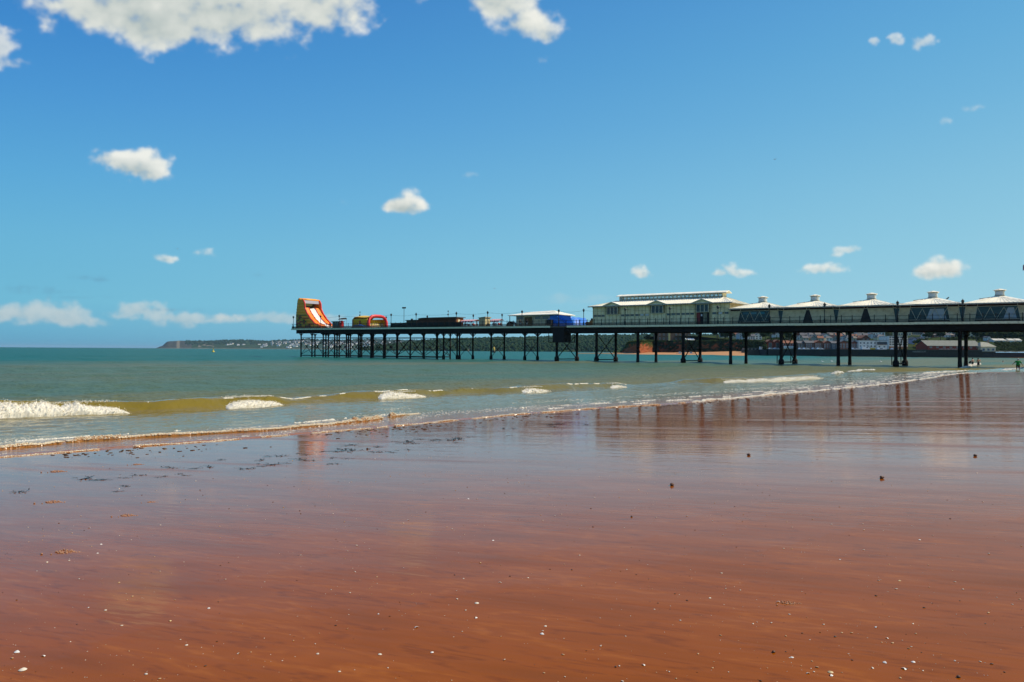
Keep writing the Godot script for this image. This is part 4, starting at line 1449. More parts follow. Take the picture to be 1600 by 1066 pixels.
func build_quay() -> void:
	var hw := thing("harbour_wall", "long dark stone harbour wall at the water, with faded white lettering", "wall", Vector3.ZERO)
	var mb := Mb.new()
	var cope := Mb.new()
	var line := [1160, 1166, 1185, 1200, 1230, 1260, 1300, 1340, 1380, 1420, 1460, 1500, 1535]
	for k in line.size() - 1:
		var a := far_at(line[k], 550, table(quay_z, line[k]))
		var b := far_at(line[k + 1], 550, table(quay_z, line[k + 1]))
		a.y = 0; b.y = 0
		var back := Vector3(0, 0, -2.5)
		var u := Vector3(0, 3.9, 0)
		var d := Vector3(0, -1.5, 0)
		mb.hexa(a + d, b + d, b + d + back, a + d + back, a + u, b + u, b + u + back, a + u + back)
		var f := Vector3(0, 0, 0.12)
		cope.hexa(a + u + f, b + u + f, b + u + back, a + u + back, a + u + f + Vector3(0, 0.22, 0), b + u + f + Vector3(0, 0.22, 0), b + u + back + Vector3(0, 0.22, 0), a + u + back + Vector3(0, 0.22, 0))
	part("wall", mb.commit(), worn(0.055, 0.048, 0.042, 0.9, 5.0), hw)
	part("coping", cope.commit(), worn(0.11, 0.10, 0.09, 0.9, 3.0), hw)
	var la := far_at(1436.5, 549.6, table(quay_z, 1436.5))
	text_on(hw, "HARBOUR", la + Vector3(0, 0.0, 0.16), 0.85, 7.0, mat(0.30, 0.29, 0.27))
	var pw := thing("promenade_wall", "low dark promenade wall with a pale rail at the right edge", "wall", Vector3.ZERO)
	var p2 := Mb.new()
	var rl := Mb.new()
	var line2 := [1535, 1570, 1610, 1700, 1900]
	for k in line2.size() - 1:
		var a := far_at(line2[k], 550, table(quay_z, line2[k]) + 1.0)
		var b := far_at(line2[k + 1], 550, table(quay_z, line2[k + 1]) + 1.0)
		a.y = -1; b.y = -1
		var back := Vector3(0, 0, -2.0)
		var u := Vector3(0, 3.8, 0)
		p2.hexa(a, b, b + back, a + back, a + u, b + u, b + u + back, a + u + back)
		rl.bar(a + u + Vector3(0, 0.5, -0.4), b + u + Vector3(0, 0.5, -0.4), 0.08, 0.1)
	part("wall", p2.commit(), worn(0.050, 0.050, 0.055, 0.9, 5.0), pw)
	part("rail", rl.commit(), mat(0.45, 0.40, 0.34), pw)
	# stone slip at the left end, with boats and cars
	var slip := thing("stone_quay", "small stone quay building at the left end of the harbour wall", "quay", far_at(1178, 549, 516))
	var q := Mb.new()
	q.span(Vector3(-6.5, -4, -6), Vector3(4.5, 0.8, 0))
	part("wall", q.commit(), worn(0.12, 0.10, 0.08, 0.9, 4.0), slip)
	var q2 := Mb.new()
	q2.span(Vector3(-6.0, 0.803, -5.6), Vector3(3.8, 2.2, -0.4))
	part("upper_wall", q2.commit(), worn(0.26, 0.22, 0.17, 0.9, 3.0), slip)
	for k in 4:
		var r := Mb.new()
		r.span(Vector3(-5.4 + k * 2.4, 0.9, -0.397), Vector3(-4.2 + k * 2.4, 2.0, -0.3))
		part("doorway", r.commit(), mat(0.04, 0.04, 0.04), slip)
	# parked vehicles
	var cars := [[1193, "white van parked on the stone quay at the left end of the harbour", "van", 0], [1206, "silver car parked before the left red boathouse", "car", 1], [1214, "blue grey car parked before the right red boathouse", "car", 2], [1253, "white car parked at the left end of the quay terrace", "car", 0], [1260, "white car parked second along the quay terrace", "car", 0], [1274, "pale silver car parked before the orange brick house", "car", 1], [1282, "white car parked right of the pale silver one", "car", 0], [1336, "white car parked left of the inn", "car", 0], [1352, "white van parked before the inn", "van", 0], [1377, "white car parked below the glass balcony", "car", 0], [1398, "silver car parked under the modern flats", "car", 1]]
	for c in cars:
		var z: float = table(quay_z, c[0]) + 5.0
		var p := far_at(c[0], 545, z)
		p.y = 3.55
		vehicle(c[1], c[2], p, [mat(0.75, 0.75, 0.74, 0.3, 0.5), mat(0.5, 0.52, 0.54, 0.3, 0.5), mat(0.20, 0.28, 0.40, 0.3, 0.5)][c[3]])
	# boats
	boat("motorboat", "white motorboat with a small cabin moored below the stone quay", on_level(1201, 555.6, 0.0), 7.2, 2.4, mat(0.75, 0.75, 0.73, 0.3), mat(0.75, 0.75, 0.73, 0.3), 0.1)
	boat("fishing_boat", "blue fishing boat with a white wheelhouse aground at the orange sand", on_level(1079.5, 554.4, 0.0), 6.5, 2.2, mat(0.02, 0.13, 0.26, 0.4), mat(0.6, 0.62, 0.62, 0.4), -0.1)
	boat("fishing_boat", "smaller blue boat left of the blue fishing boat", on_level(1062.0, 554.2, 0.0), 5.0, 1.9, mat(0.03, 0.20, 0.32, 0.4), mat(0.55, 0.6, 0.62, 0.4), 0.2)
	boat("fishing_boat", "dark hulled boat behind the pier leg, between the blue boats", on_level(1071.0, 554.0, 0.0) + Vector3(2, 0, -8), 5.0, 1.9, mat(0.05, 0.09, 0.12, 0.4), mat(0.5, 0.5, 0.5, 0.4), 0.4)
	# yellow digger among the bushes
	var dg := thing("digger", "small yellow digger among the bushes left of the restaurant", "digger", far_at(1431.5, 543.0, 470))
	var b1 := Mb.new()
	b1.span(Vector3(-1.2, 0.5, -0.9), Vector3(0.9, 1.3, 0.9))
	part("body", b1.commit(), mat(0.55, 0.33, 0.02), dg)
	var b2 := Mb.new()
	b2.span(Vector3(-0.4, 1.303, -0.7), Vector3(0.7, 2.5, 0.7))
	part("cab", b2.commit(), mat(0.45, 0.28, 0.03), dg)
	var b3 := Mb.new()
	b3.bar(Vector3(0.8, 1.2, 0), Vector3(2.0, 3.0, 0), 0.3, 0.3)
	b3.bar(Vector3(2.0, 3.0, 0), Vector3(3.0, 1.2, 0), 0.25, 0.25)
	part("arm", b3.commit(), mat(0.55, 0.33, 0.02), dg)
	for s in [-0.75, 0.75]:
		var tr := Mb.new()
		tr.span(Vector3(-1.4, 0.0, s - 0.22), Vector3(1.2, 0.497, s + 0.22))
		part("track", tr.commit(), mat(0.03, 0.03, 0.03), dg)


func vehicle(label: String, kind: String, at: Vector3, paint: Material) -> void:
	var o := thing("parked_" + kind, label, kind, at, Basis(Vector3.UP, 0.15))
	var van := kind == "van"
	var L := 5.0 if van else 4.2
	var body := Mb.new()
	if van:
		body.prism(PackedVector2Array([Vector2(-L / 2, 0.35), Vector2(L / 2, 0.35), Vector2(L / 2, 1.0), Vector2(L / 2 - 0.9, 1.25), Vector2(L / 2 - 1.5, 2.2), Vector2(-L / 2, 2.2)]), -0.95, 0.95)
	else:
		body.prism(PackedVector2Array([Vector2(-L / 2, 0.3), Vector2(L / 2, 0.3), Vector2(L / 2, 0.75), Vector2(L / 2 - 1.1, 0.95), Vector2(L / 2 - 1.7, 1.45), Vector2(-L / 2 + 0.7, 1.45), Vector2(-L / 2 + 0.1, 0.95)]), -0.85, 0.85)
	part("body", body.commit(), paint, o)
	var wd := Mb.new()
	if van:
		wd.span(Vector3(L / 2 - 2.3, 1.3, -0.96), Vector3(L / 2 - 1.5, 1.95, 0.96))
	else:
		wd.span(Vector3(-L / 2 + 0.85, 0.98, -0.86), Vector3(L / 2 - 1.7, 1.36, 0.86))
	part("window", wd.commit(), mat(0.02, 0.025, 0.03, 0.1, 0.5), o)
	for x in [-L / 2 + 0.75, L / 2 - 0.8]:
		for z in [-0.8, 0.8]:
			var w := Mb.new()
			w.tube([Vector3(x, 0.32, z - 0.1), Vector3(x, 0.32, z + 0.1)], [0.32, 0.32], 10)
			part("wheel", w.commit(), mat(0.02, 0.02, 0.02), o)


func boat(called: String, label: String, at: Vector3, L: float, W: float, hull: Material, cabin: Material, yaw: float) -> void:
	var o := thing(called, label, "boat", at, Basis(Vector3.UP, yaw))
	var h := Mb.new()
	var rings := []
	for k in 7:
		var f := k / 6.0
		var w := W * 0.5 * (1.0 - pow(maxf(f - 0.35, 0.0) / 0.65, 2.2))
		var x := (f - 0.5) * L
		var top := 0.85 + 0.5 * f * f
		rings.append([Vector3(x, top, -w), Vector3(x * 0.92, -0.3, -w * 0.6), Vector3(x * 0.92, -0.3, w * 0.6), Vector3(x, top, w)])
	for k in 6:
		for j in 3:
			h.quad(rings[k][j], rings[k + 1][j], rings[k + 1][j + 1], rings[k][j + 1])
		h.quad(rings[k][3], rings[k + 1][3], rings[k + 1][0], rings[k][0])
	h.quad(rings[0][0], rings[0][1], rings[0][2], rings[0][3])
	part("hull", h.commit(), hull, o)
	var c := Mb.new()
	c.prism(PackedVector2Array([Vector2(-L * 0.12, 0.8), Vector2(L * 0.22, 0.9), Vector2(L * 0.12, 2.1), Vector2(-L * 0.10, 2.1)]), -W * 0.3, W * 0.3)
	part("wheelhouse", c.commit(), cabin, o)
	var g := Mb.new()
	g.span(Vector3(-L * 0.07, 1.45, -W * 0.305), Vector3(L * 0.09, 1.9, W * 0.305))
	part("window", g.commit(), mat(0.03, 0.04, 0.05, 0.1, 0.5), o)
	var ms := Mb.new()
	ms.tube([Vector3(-L * 0.1, 2.0, 0), Vector3(-L * 0.1, 3.2, 0)], [0.05, 0.03], 5)
	part("mast", ms.commit(), mat(0.4, 0.4, 0.4), o)


# ---- the pier: deck, piles, braces, rail, lamps ------------------------------------------------------
var iron: StandardMaterial3D
var cream_board: StandardMaterial3D
var roof_white: StandardMaterial3D

func pile_mesh(h0: float, h1: float, r: float, boot: bool, cap: bool) -> ArrayMesh:
	var mb := Mb.new()
	var prof := [[r * 1.05, h0 - 2.0]]
	if boot:
		prof.append_array([[r * 1.15, h0 - 0.2], [r * 1.75, h0 + 0.1], [r * 1.8, h0 + 0.75], [r * 1.25, h0 + 1.0]])
	else:
		prof.append_array([[r * 1.12, h0], [r * 1.12, h0 + 0.6]])
	prof.append_array([[r, h0 + 1.1], [r, (h0 + h1) * 0.5 - 0.1], [r * 1.14, (h0 + h1) * 0.5 - 0.06], [r * 1.14, (h0 + h1) * 0.5 + 0.06], [r, (h0 + h1) * 0.5 + 0.1], [r * 0.97, h1 - 0.75], [r * 1.2, h1 - 0.68], [r * 1.05, h1 - 0.55]])
	if cap:
		prof.append_array([[r * 1.45, h1 - 0.1], [r * 1.5, h1]])
	else:
		prof.append_array([[r * 1.3, h1]])
	mb.lathe(Vector3.ZERO, prof, 14)
	return mb.commit(true)


func rod(parent: Node3D, called: String, a: Vector3, b: Vector3, r: float, m: Material = null) -> MeshInstance3D:
	var mb := Mb.new()
	mb.tube([a, b], [r, r], 6)
	return part(called, mb.commit(), m if m else iron, parent)


func build_pier() -> void:
	iron = worn(0.016, 0.011, 0.010, 0.85, 1.5, "rust")
	cream_board = worn(0.96, 0.83, 0.50, 0.75, 6.0, "paint")
	roof_white = worn(0.95, 0.90, 0.74, 0.75, 7.0, "paint")
	var pier := thing("pier", "long cream edged pier on dark iron piles reaching from the right out to sea", "pier", P0, pier_basis)
	var s0 := -42.0
	var s1 := 166.4
	var under := func(s: float) -> float: return deck_y(s) - 1.35
	# deck, its cream edge and the dark girder below it
	var dk := Mb.new()
	dk.hexa(Vector3(s0, deck_y(s0) - 0.3, -1.15), Vector3(s1, deck_y(s1) - 0.3, -1.15), Vector3(s1, deck_y(s1) - 0.3, 11.6), Vector3(s0, deck_y(s0) - 0.3, 11.6), Vector3(s0, deck_y(s0), -1.15), Vector3(s1, deck_y(s1), -1.15), Vector3(s1, deck_y(s1), 11.6), Vector3(s0, deck_y(s0), 11.6))
	part("deck", dk.commit(), worn(0.16, 0.13, 0.10, 0.9, 3.0), pier)
	for seg in [[s0, 73.9], [78.2, s1]]:
		var fa := Mb.new()
		var k := float(seg[0])
		while k < seg[1] - 0.01:
			# boards of the edge, butted end to end and slightly uneven
			var e := minf(k + 4.85, seg[1])
			var j := rng.randf_range(-0.015, 0.015)
			fa.hexa(Vector3(k + 0.01, deck_y(k) - 0.33 + j, -1.27), Vector3(e - 0.01, deck_y(e) - 0.33 + j, -1.27), Vector3(e - 0.01, deck_y(e) - 0.33 + j, -1.152), Vector3(k + 0.01, deck_y(k) - 0.33 + j, -1.152), Vector3(k + 0.01, deck_y(k) + 0.06 + j, -1.27 + j), Vector3(e - 0.01, deck_y(e) + 0.06 + j, -1.27 + j), Vector3(e - 0.01, deck_y(e) + 0.06 + j, -1.152), Vector3(k + 0.01, deck_y(k) + 0.06 + j, -1.152))
			k = e
		part("edge_board", fa.commit(), worn(0.93, 0.85, 0.58, 0.8, 2.5, "paint"), pier)
	var ea := Mb.new()
	ea.span(Vector3(s1 + 0.003, deck_y(s1) - 0.33, -1.2), Vector3(s1 + 0.12, deck_y(s1) + 0.06, 11.6))
	part("edge_board", ea.commit(), worn(0.93, 0.85, 0.58, 0.8, 2.5, "paint"), pier)
	for o in [-0.55, 8.3, 10.6]:
		var gd := Mb.new()
		var a := s0
		var b := s1 - 1.6
		gd.hexa(Vector3(a, under.call(a), o - 0.2), Vector3(b, under.call(b), o - 0.2), Vector3(b, under.call(b), o + 0.2), Vector3(a, under.call(a), o + 0.2), Vector3(a, deck_y(a) - 0.303, o - 0.2), Vector3(b, deck_y(b) - 0.303, o - 0.2), Vector3(b, deck_y(b) - 0.303, o + 0.2), Vector3(a, deck_y(a) - 0.303, o + 0.2))
		part("girder", gd.commit(), iron, pier)
	# cross joists under the deck
	var js := []
	var jm := Mb.new()
	jm.span(Vector3(-0.12, -0.35, -0.3), Vector3(0.12, 0.0, 10.35))
	var sx := s0 + 0.6
	while sx < s1 - 1.6:
		js.append(Transform3D(Basis(), Vector3(sx, deck_y(sx) - 0.303, 0)))
		sx += 1.6
	scatter("joists", jm.commit(), iron, js, [], "", "", pier)
	# bents of two piles; every second one is cross braced
	var bents := [[-38.4, 0], [-28.8, 2], [-19.2, 0], [-9.6, 2], [0.0, 0], [9.4, 1], [18.6, 0], [28.5, 1], [38.0, 0], [47.6, 1], [57.5, 0], [67.2, 1], [77.2, 1]]
	for b in bents:
		var s: float = b[0]
		var top: float = under.call(s)
		var foot := 0.0
		if s < 5.0:
			var w := beach_uv(P0 + PA * s)
			foot = maxf(0.0, sand_h(w.x, w.y))
		for o in [0.0, 8.5]:
			var p := part("pile", pile_mesh(foot, top, 0.29, b[1] > 0, false), iron, pier)
			p.position = Vector3(s, 0, o)
		if b[1] > 0:
			rod(pier, "brace", Vector3(s, top - 0.3, 0.1), Vector3(s, foot + 0.5, 8.4), 0.095)
			rod(pier, "brace", Vector3(s + 0.16, foot + 0.5, 0.1), Vector3(s + 0.16, top - 0.3, 8.4), 0.095)
			rod(pier, "tie", Vector3(s, foot + 0.45, 0.2), Vector3(s, foot + 0.45, 8.3), 0.11)
	for s in [9.4, 28.5]:
		for o in [-0.75, 7.6]:
			rod(pier, "gauge_post", Vector3(s + 0.5, 0.2, o), Vector3(s + 0.5, 1.9, o), 0.08)
	# the neck further out: slimmer piles with forked heads
	for s in [86.9, 96.6, 106.3, 111.4]:
		var top: float = under.call(s)
		for o in [1.6, 6.8]:
			var p := part("pile", pile_mesh(0.0, top, 0.21, true, true), iron, pier)
			p.position = Vector3(s, 0, o)
			for d in [[-1.0, 0.0], [1.0, 0.0], [0.0, 1.0], [0.0, -1.0]]:
				var mb := Mb.new()
				var q := []
				for k in 6:
					var f := k / 5.0
					q.append(Vector3(s + d[0] * 1.05 * pow(f, 1.6), top - 1.25 + 1.25 * pow(f, 0.8), o + d[1] * 1.05 * pow(f, 1.6)))
				mb.tube(q, [0.09, 0.08, 0.075, 0.075, 0.075, 0.08], 5)
				part("bracket", mb.commit(true), iron, pier)
		var top2: float = top - 1.55
		rod(pier, "tie", Vector3(s, top2, 1.6), Vector3(s, top2, 6.8), 0.07)
		rod(pier, "brace", Vector3(s, top2 - 0.4, 1.6), Vector3(s, 0.6, 6.8), 0.065)
		rod(pier, "brace", Vector3(s + 0.1, 0.6, 1.6), Vector3(s + 0.1, top2 - 0.4, 6.8), 0.065)
		var hb := Mb.new()
		hb.ball(Vector3(s + 0.05, (top2 + 0.2) * 0.5, 4.2), Vector3(0.2, 0.24, 0.24))
		part("brace_boss", hb.commit(true), iron, pier)
	# the pier head: close rows of piles, cross braced both ways
	var heads := []
	for k in 11:
		heads.append(116.6 + k * 4.72)
	for k in heads.size():
		var s: float = heads[k]
		var top: float = under.call(s)
		for o in [0.2, 5.2, 10.2]:
			var p := part("pile", pile_mesh(0.0, top, 0.19, false, true), iron, pier)
			p.position = Vector3(s, 0, o)
			for d in [-1.0, 1.0]:
				var mb := Mb.new()
				var q := []
				for m in 5:
					var f := m / 4.0
					q.append(Vector3(s + d * 0.85 * pow(f, 1.6), top - 1.0 + 1.0 * pow(f, 0.8), o))
				mb.tube(q, [0.09, 0.08, 0.08, 0.08, 0.09], 5)
				part("bracket", mb.commit(true), iron, pier)
			if k + 1 < heads.size() and o != 5.2:
				var e: float = heads[k + 1]
				rod(pier, "tie", Vector3(s, top - 1.15, o), Vector3(e, top - 1.15, o), 0.07)
				rod(pier, "tie", Vector3(s, 0.5, o), Vector3(e, 0.5, o), 0.12)
				rod(pier, "brace", Vector3(s, top - 1.4, o), Vector3(e, 0.7, o), 0.07)
				rod(pier, "brace", Vector3(s, 0.7, o + 0.1), Vector3(e, top - 1.4, o + 0.1), 0.07)
				var hb := Mb.new()
				hb.ball(Vector3((s + e) * 0.5, (top - 0.7) * 0.5, o + 0.05), Vector3(0.26, 0.28, 0.2))
				part("brace_boss", hb.commit(true), iron, pier)
		if k % 2 == 0:
			rod(pier, "brace", Vector3(s, top - 1.4, 0.2), Vector3(s, 0.7, 10.2), 0.07)
			rod(pier, "brace", Vector3(s + 0.1, 0.7, 0.2), Vector3(s + 0.1, top - 1.4, 10.2), 0.07)
		rod(pier, "tie", Vector3(s, 0.5, 0.2), Vector3(s, 0.5, 10.2), 0.1)
	for s in [111.4]:
		rod(pier, "tie", Vector3(s, 0.5, 1.6), Vector3(heads[0], 0.5, 0.2), 0.12)
		rod(pier, "tie", Vector3(s, under.call(s) - 1.5, 1.6), Vector3(heads[0], under.call(s) - 1.2, 0.2), 0.07)
	# boat landing hung under the deck
	var ls := 76.05
	var bx := Mb.new()
	bx.span(Vector3(ls - 1.5, deck_y(ls) - 3.4, -1.2), Vector3(ls + 1.5, deck_y(ls) - 0.31, 1.6))
	part("landing_box", bx.commit(), worn(0.020, 0.016, 0.016, 0.8, 1.5, "rust"), pier)
	var lf := Mb.new()
	lf.span(Vector3(ls - 2.6, deck_y(ls) - 3.55, -1.3), Vector3(ls + 2.6, deck_y(ls) - 3.403, 1.7))
	for x in [-2.5, 2.5]:
		for z in [-1.2, 1.5]:
			lf.bar(Vector3(ls + x, deck_y(ls) - 3.5, z), Vector3(ls + x, deck_y(ls) - 0.3, z), 0.1, 0.1)
		for h in [-2.7, -2.0, -1.3, -0.7]:
			lf.bar(Vector3(ls + x, deck_y(ls) + h, -1.2), Vector3(ls + x * 0.6, deck_y(ls) + h, -1.2), 0.07, 0.07)
	lf.bar(Vector3(ls - 1.5, deck_y(ls) - 3.2, -1.2), Vector3(ls - 3.1, deck_y(ls) - 0.9, -1.2), 0.1, 0.1)
	part("landing_frame", lf.commit(), iron, pier)
	build_railing(s0, s1)
	build_lamps()


func build_railing(s0: float, s1: float) -> void:
	var rail := thing("pier_railing", "dark iron railing with closely set bars along the pier edge", "railing", P0, pier_basis)
	var paint := worn(0.028, 0.032, 0.028, 0.6, 1.0, "rust")
	for h in [[1.2, 0.06], [0.62, 0.045], [0.12, 0.05]]:
		var mb := Mb.new()
		mb.hexa(Vector3(s0, deck_y(s0) + h[0] - h[1], -1.09), Vector3(s1, deck_y(s1) + h[0] - h[1], -1.09), Vector3(s1, deck_y(s1) + h[0] - h[1], -1.03), Vector3(s0, deck_y(s0) + h[0] - h[1], -1.03), Vector3(s0, deck_y(s0) + h[0], -1.09), Vector3(s1, deck_y(s1) + h[0], -1.09), Vector3(s1, deck_y(s1) + h[0], -1.03), Vector3(s0, deck_y(s0) + h[0], -1.03))
		part("rail", mb.commit(), paint, rail)
	var pm := Mb.new()
	pm.span(Vector3(-0.06, 0.003, -1.14), Vector3(0.06, 1.3, -1.095))
	pm.ball(Vector3(0, 1.34, -1.12), Vector3(0.07, 0.07, 0.07), 4, 6)
	var post := pm.commit()
	var s := s0
	while s < s1:
		var p := part("post", post, paint, rail)
		p.position = Vector3(s, deck_y(s), 0)
		s += 1.76
	var bm := Mb.new()
	bm.span(Vector3(-0.014, 0.12, -1.075), Vector3(0.014, 0.62, -1.045))
	var bars := []
	s = s0
	while s < s1:
		bars.append(Transform3D(Basis(), Vector3(s, deck_y(s), 0)))
		s += 0.075
	scatter("bars", bm.commit(), paint, bars, [], "", "", rail)
	var end := thing("end_railing", "short dark railing across the seaward end of the pier", "railing", on_pier(166.2, 0), pier_basis)
	for h in [1.15, 0.6, 0.1]:
		var mb := Mb.new()
		mb.span(Vector3(-0.03, h, -1.0), Vector3(0.03, h + 0.06, 11.4))
		part("rail", mb.commit(), paint, end)
	for k in 8:
		var p := part("post", post, paint, end)
		p.position = Vector3(0, 0, 0.2 + k * 1.75)
	# solid windbreak boards along the pier head
	var wb := thing("windbreak", "dark solid windbreak panels along the rail in front of the brown sheds", "fence", P0, pier_basis)
	for k in 13:
		var a := 103.6 + k * 1.8
		var mb := Mb.new()
		mb.span(Vector3(a + 0.03, deck_y(a) + 0.1, -0.98), Vector3(a + 1.77, deck_y(a) + 1.25, -0.92))
		part("panel", mb.commit(), worn(0.026, 0.026, 0.024, 0.8, 2.0), wb)


func build_lamps() -> void:
	var paint := mat(0.020, 0.022, 0.022, 0.5)
	var glass := mat(0.10, 0.11, 0.11, 0.15, 0.5)
	var near := [[-0.5, "nearest the right edge"], [9.0, "over the right braced pile pair"], [20.7, "before the third cupola roof from the right"], [30.4, "between the two leftmost cupola roofs"], [40.2, "at the right end of the arcade front"], [50.1, "before the middle of the arcade front"], [60.0, "before the left part of the arcade front"], [69.9, "just left of the arcade, on the near rail"], [76.2, "before the blue tarpaulin"], [86.0, "before the left end of the white roofed hut"], [95.8, "at the right side of the cream kiosk"], [105.3, "at the right end of the brown shed"], [118.4, "between the two dark sheds"], [127.1, "right of the red bouncy castle arch"], [146.7, "behind the red booth"], [154.3, "before the white chute of the slide"], [166.0, "at the seaward end of the pier"]]
	var far := [[71.9, "just left of the arcade, on the far rail"], [100.6, "behind the cream kiosk"], [109.8, "behind the striped ride"], [125.6, "on the far rail, behind the low dark wall"], [141.0, "on the far rail left of the bouncy castle"], [149.5, "on the far rail right of the slide"]]
	var proto: Node3D
	for side in 2:
		for l in (near if side == 0 else far):
			var at := on_pier(l[0], -0.85 if side == 0 else 11.2)
			var label: String = "black pier lamp post with a lantern, " + l[1]
			if proto == null:
				proto = thing("lamp_post", label, "lamp post", at, pier_basis, "lamp posts along the pier")
				var c := Mb.new()
				c.lathe(Vector3.ZERO, [[0.19, 0.0], [0.19, 0.12], [0.13, 0.2], [0.12, 0.75], [0.15, 0.8], [0.075, 0.9], [0.06, 2.7], [0.11, 2.76], [0.05, 2.84], [0.05, 2.95], [0.14, 3.0]], 10)
				part("column", c.commit(true), paint, proto)
				var ln := Mb.new()
				ln.lathe(Vector3.ZERO, [[0.13, 3.003], [0.22, 3.4]], 6)
				part("lantern", ln.commit(), glass, proto)
				var hd := Mb.new()
				hd.lathe(Vector3.ZERO, [[0.25, 3.403], [0.25, 3.44], [0.12, 3.58], [0.03, 3.64], [0.05, 3.70], [0.0, 3.78]], 8)
				part("cap", hd.commit(), paint, proto)
				for k in 6:
					var a := TAU * k / 6.0
					rod(proto, "glazing_bar", Vector3(cos(a) * 0.135, 3.0, sin(a) * 0.135), Vector3(cos(a) * 0.225, 3.4, sin(a) * 0.225), 0.018, paint)
			else:
				var o: Node3D = proto.duplicate()
				o.name = numbered("lamp_post")
				add_child(o)
				o.position = at
				o.set_meta("label", label)
	# light chains strung between the lamps
	var wire := Mb.new()
	for k in near.size() - 1:
		var a := on_pier(near[k][0], -0.85, 3.3)
		var b := on_pier(near[k + 1][0], -0.85, 3.3)
		var pts := []
		var rad := []
		for m in 9:
			var f := m / 8.0
			pts.append(a.lerp(b, f) - Vector3(0, 1.2 * f * (1.0 - f), 0))
			rad.append(0.018)
		wire.tube(pts, rad, 4)
	solo("light_chain", wire.commit(), mat(0.05, 0.05, 0.05), "thin chain of wires sagging between the near pier lamps", "cable")
	# floodlight mast
	var fm := thing("floodlight", "tall thin floodlight mast between the bouncy castle and the dark sheds", "floodlight", on_pier(128.2, 5.0), pier_basis)
	rod(fm, "mast", Vector3.ZERO, Vector3(0, 5.5, 0), 0.06, paint)
	var fh := Mb.new()
	fh.span(Vector3(-0.55, 5.5, -0.15), Vector3(0.55, 5.62, 0.15))
	fh.span(Vector3(-0.5, 5.25, -0.25), Vector3(-0.1, 5.497, 0.2))
	fh.span(Vector3(0.1, 5.25, -0.25), Vector3(0.5, 5.497, 0.2))
	part("lamp_head", fh.commit(), paint, fm)


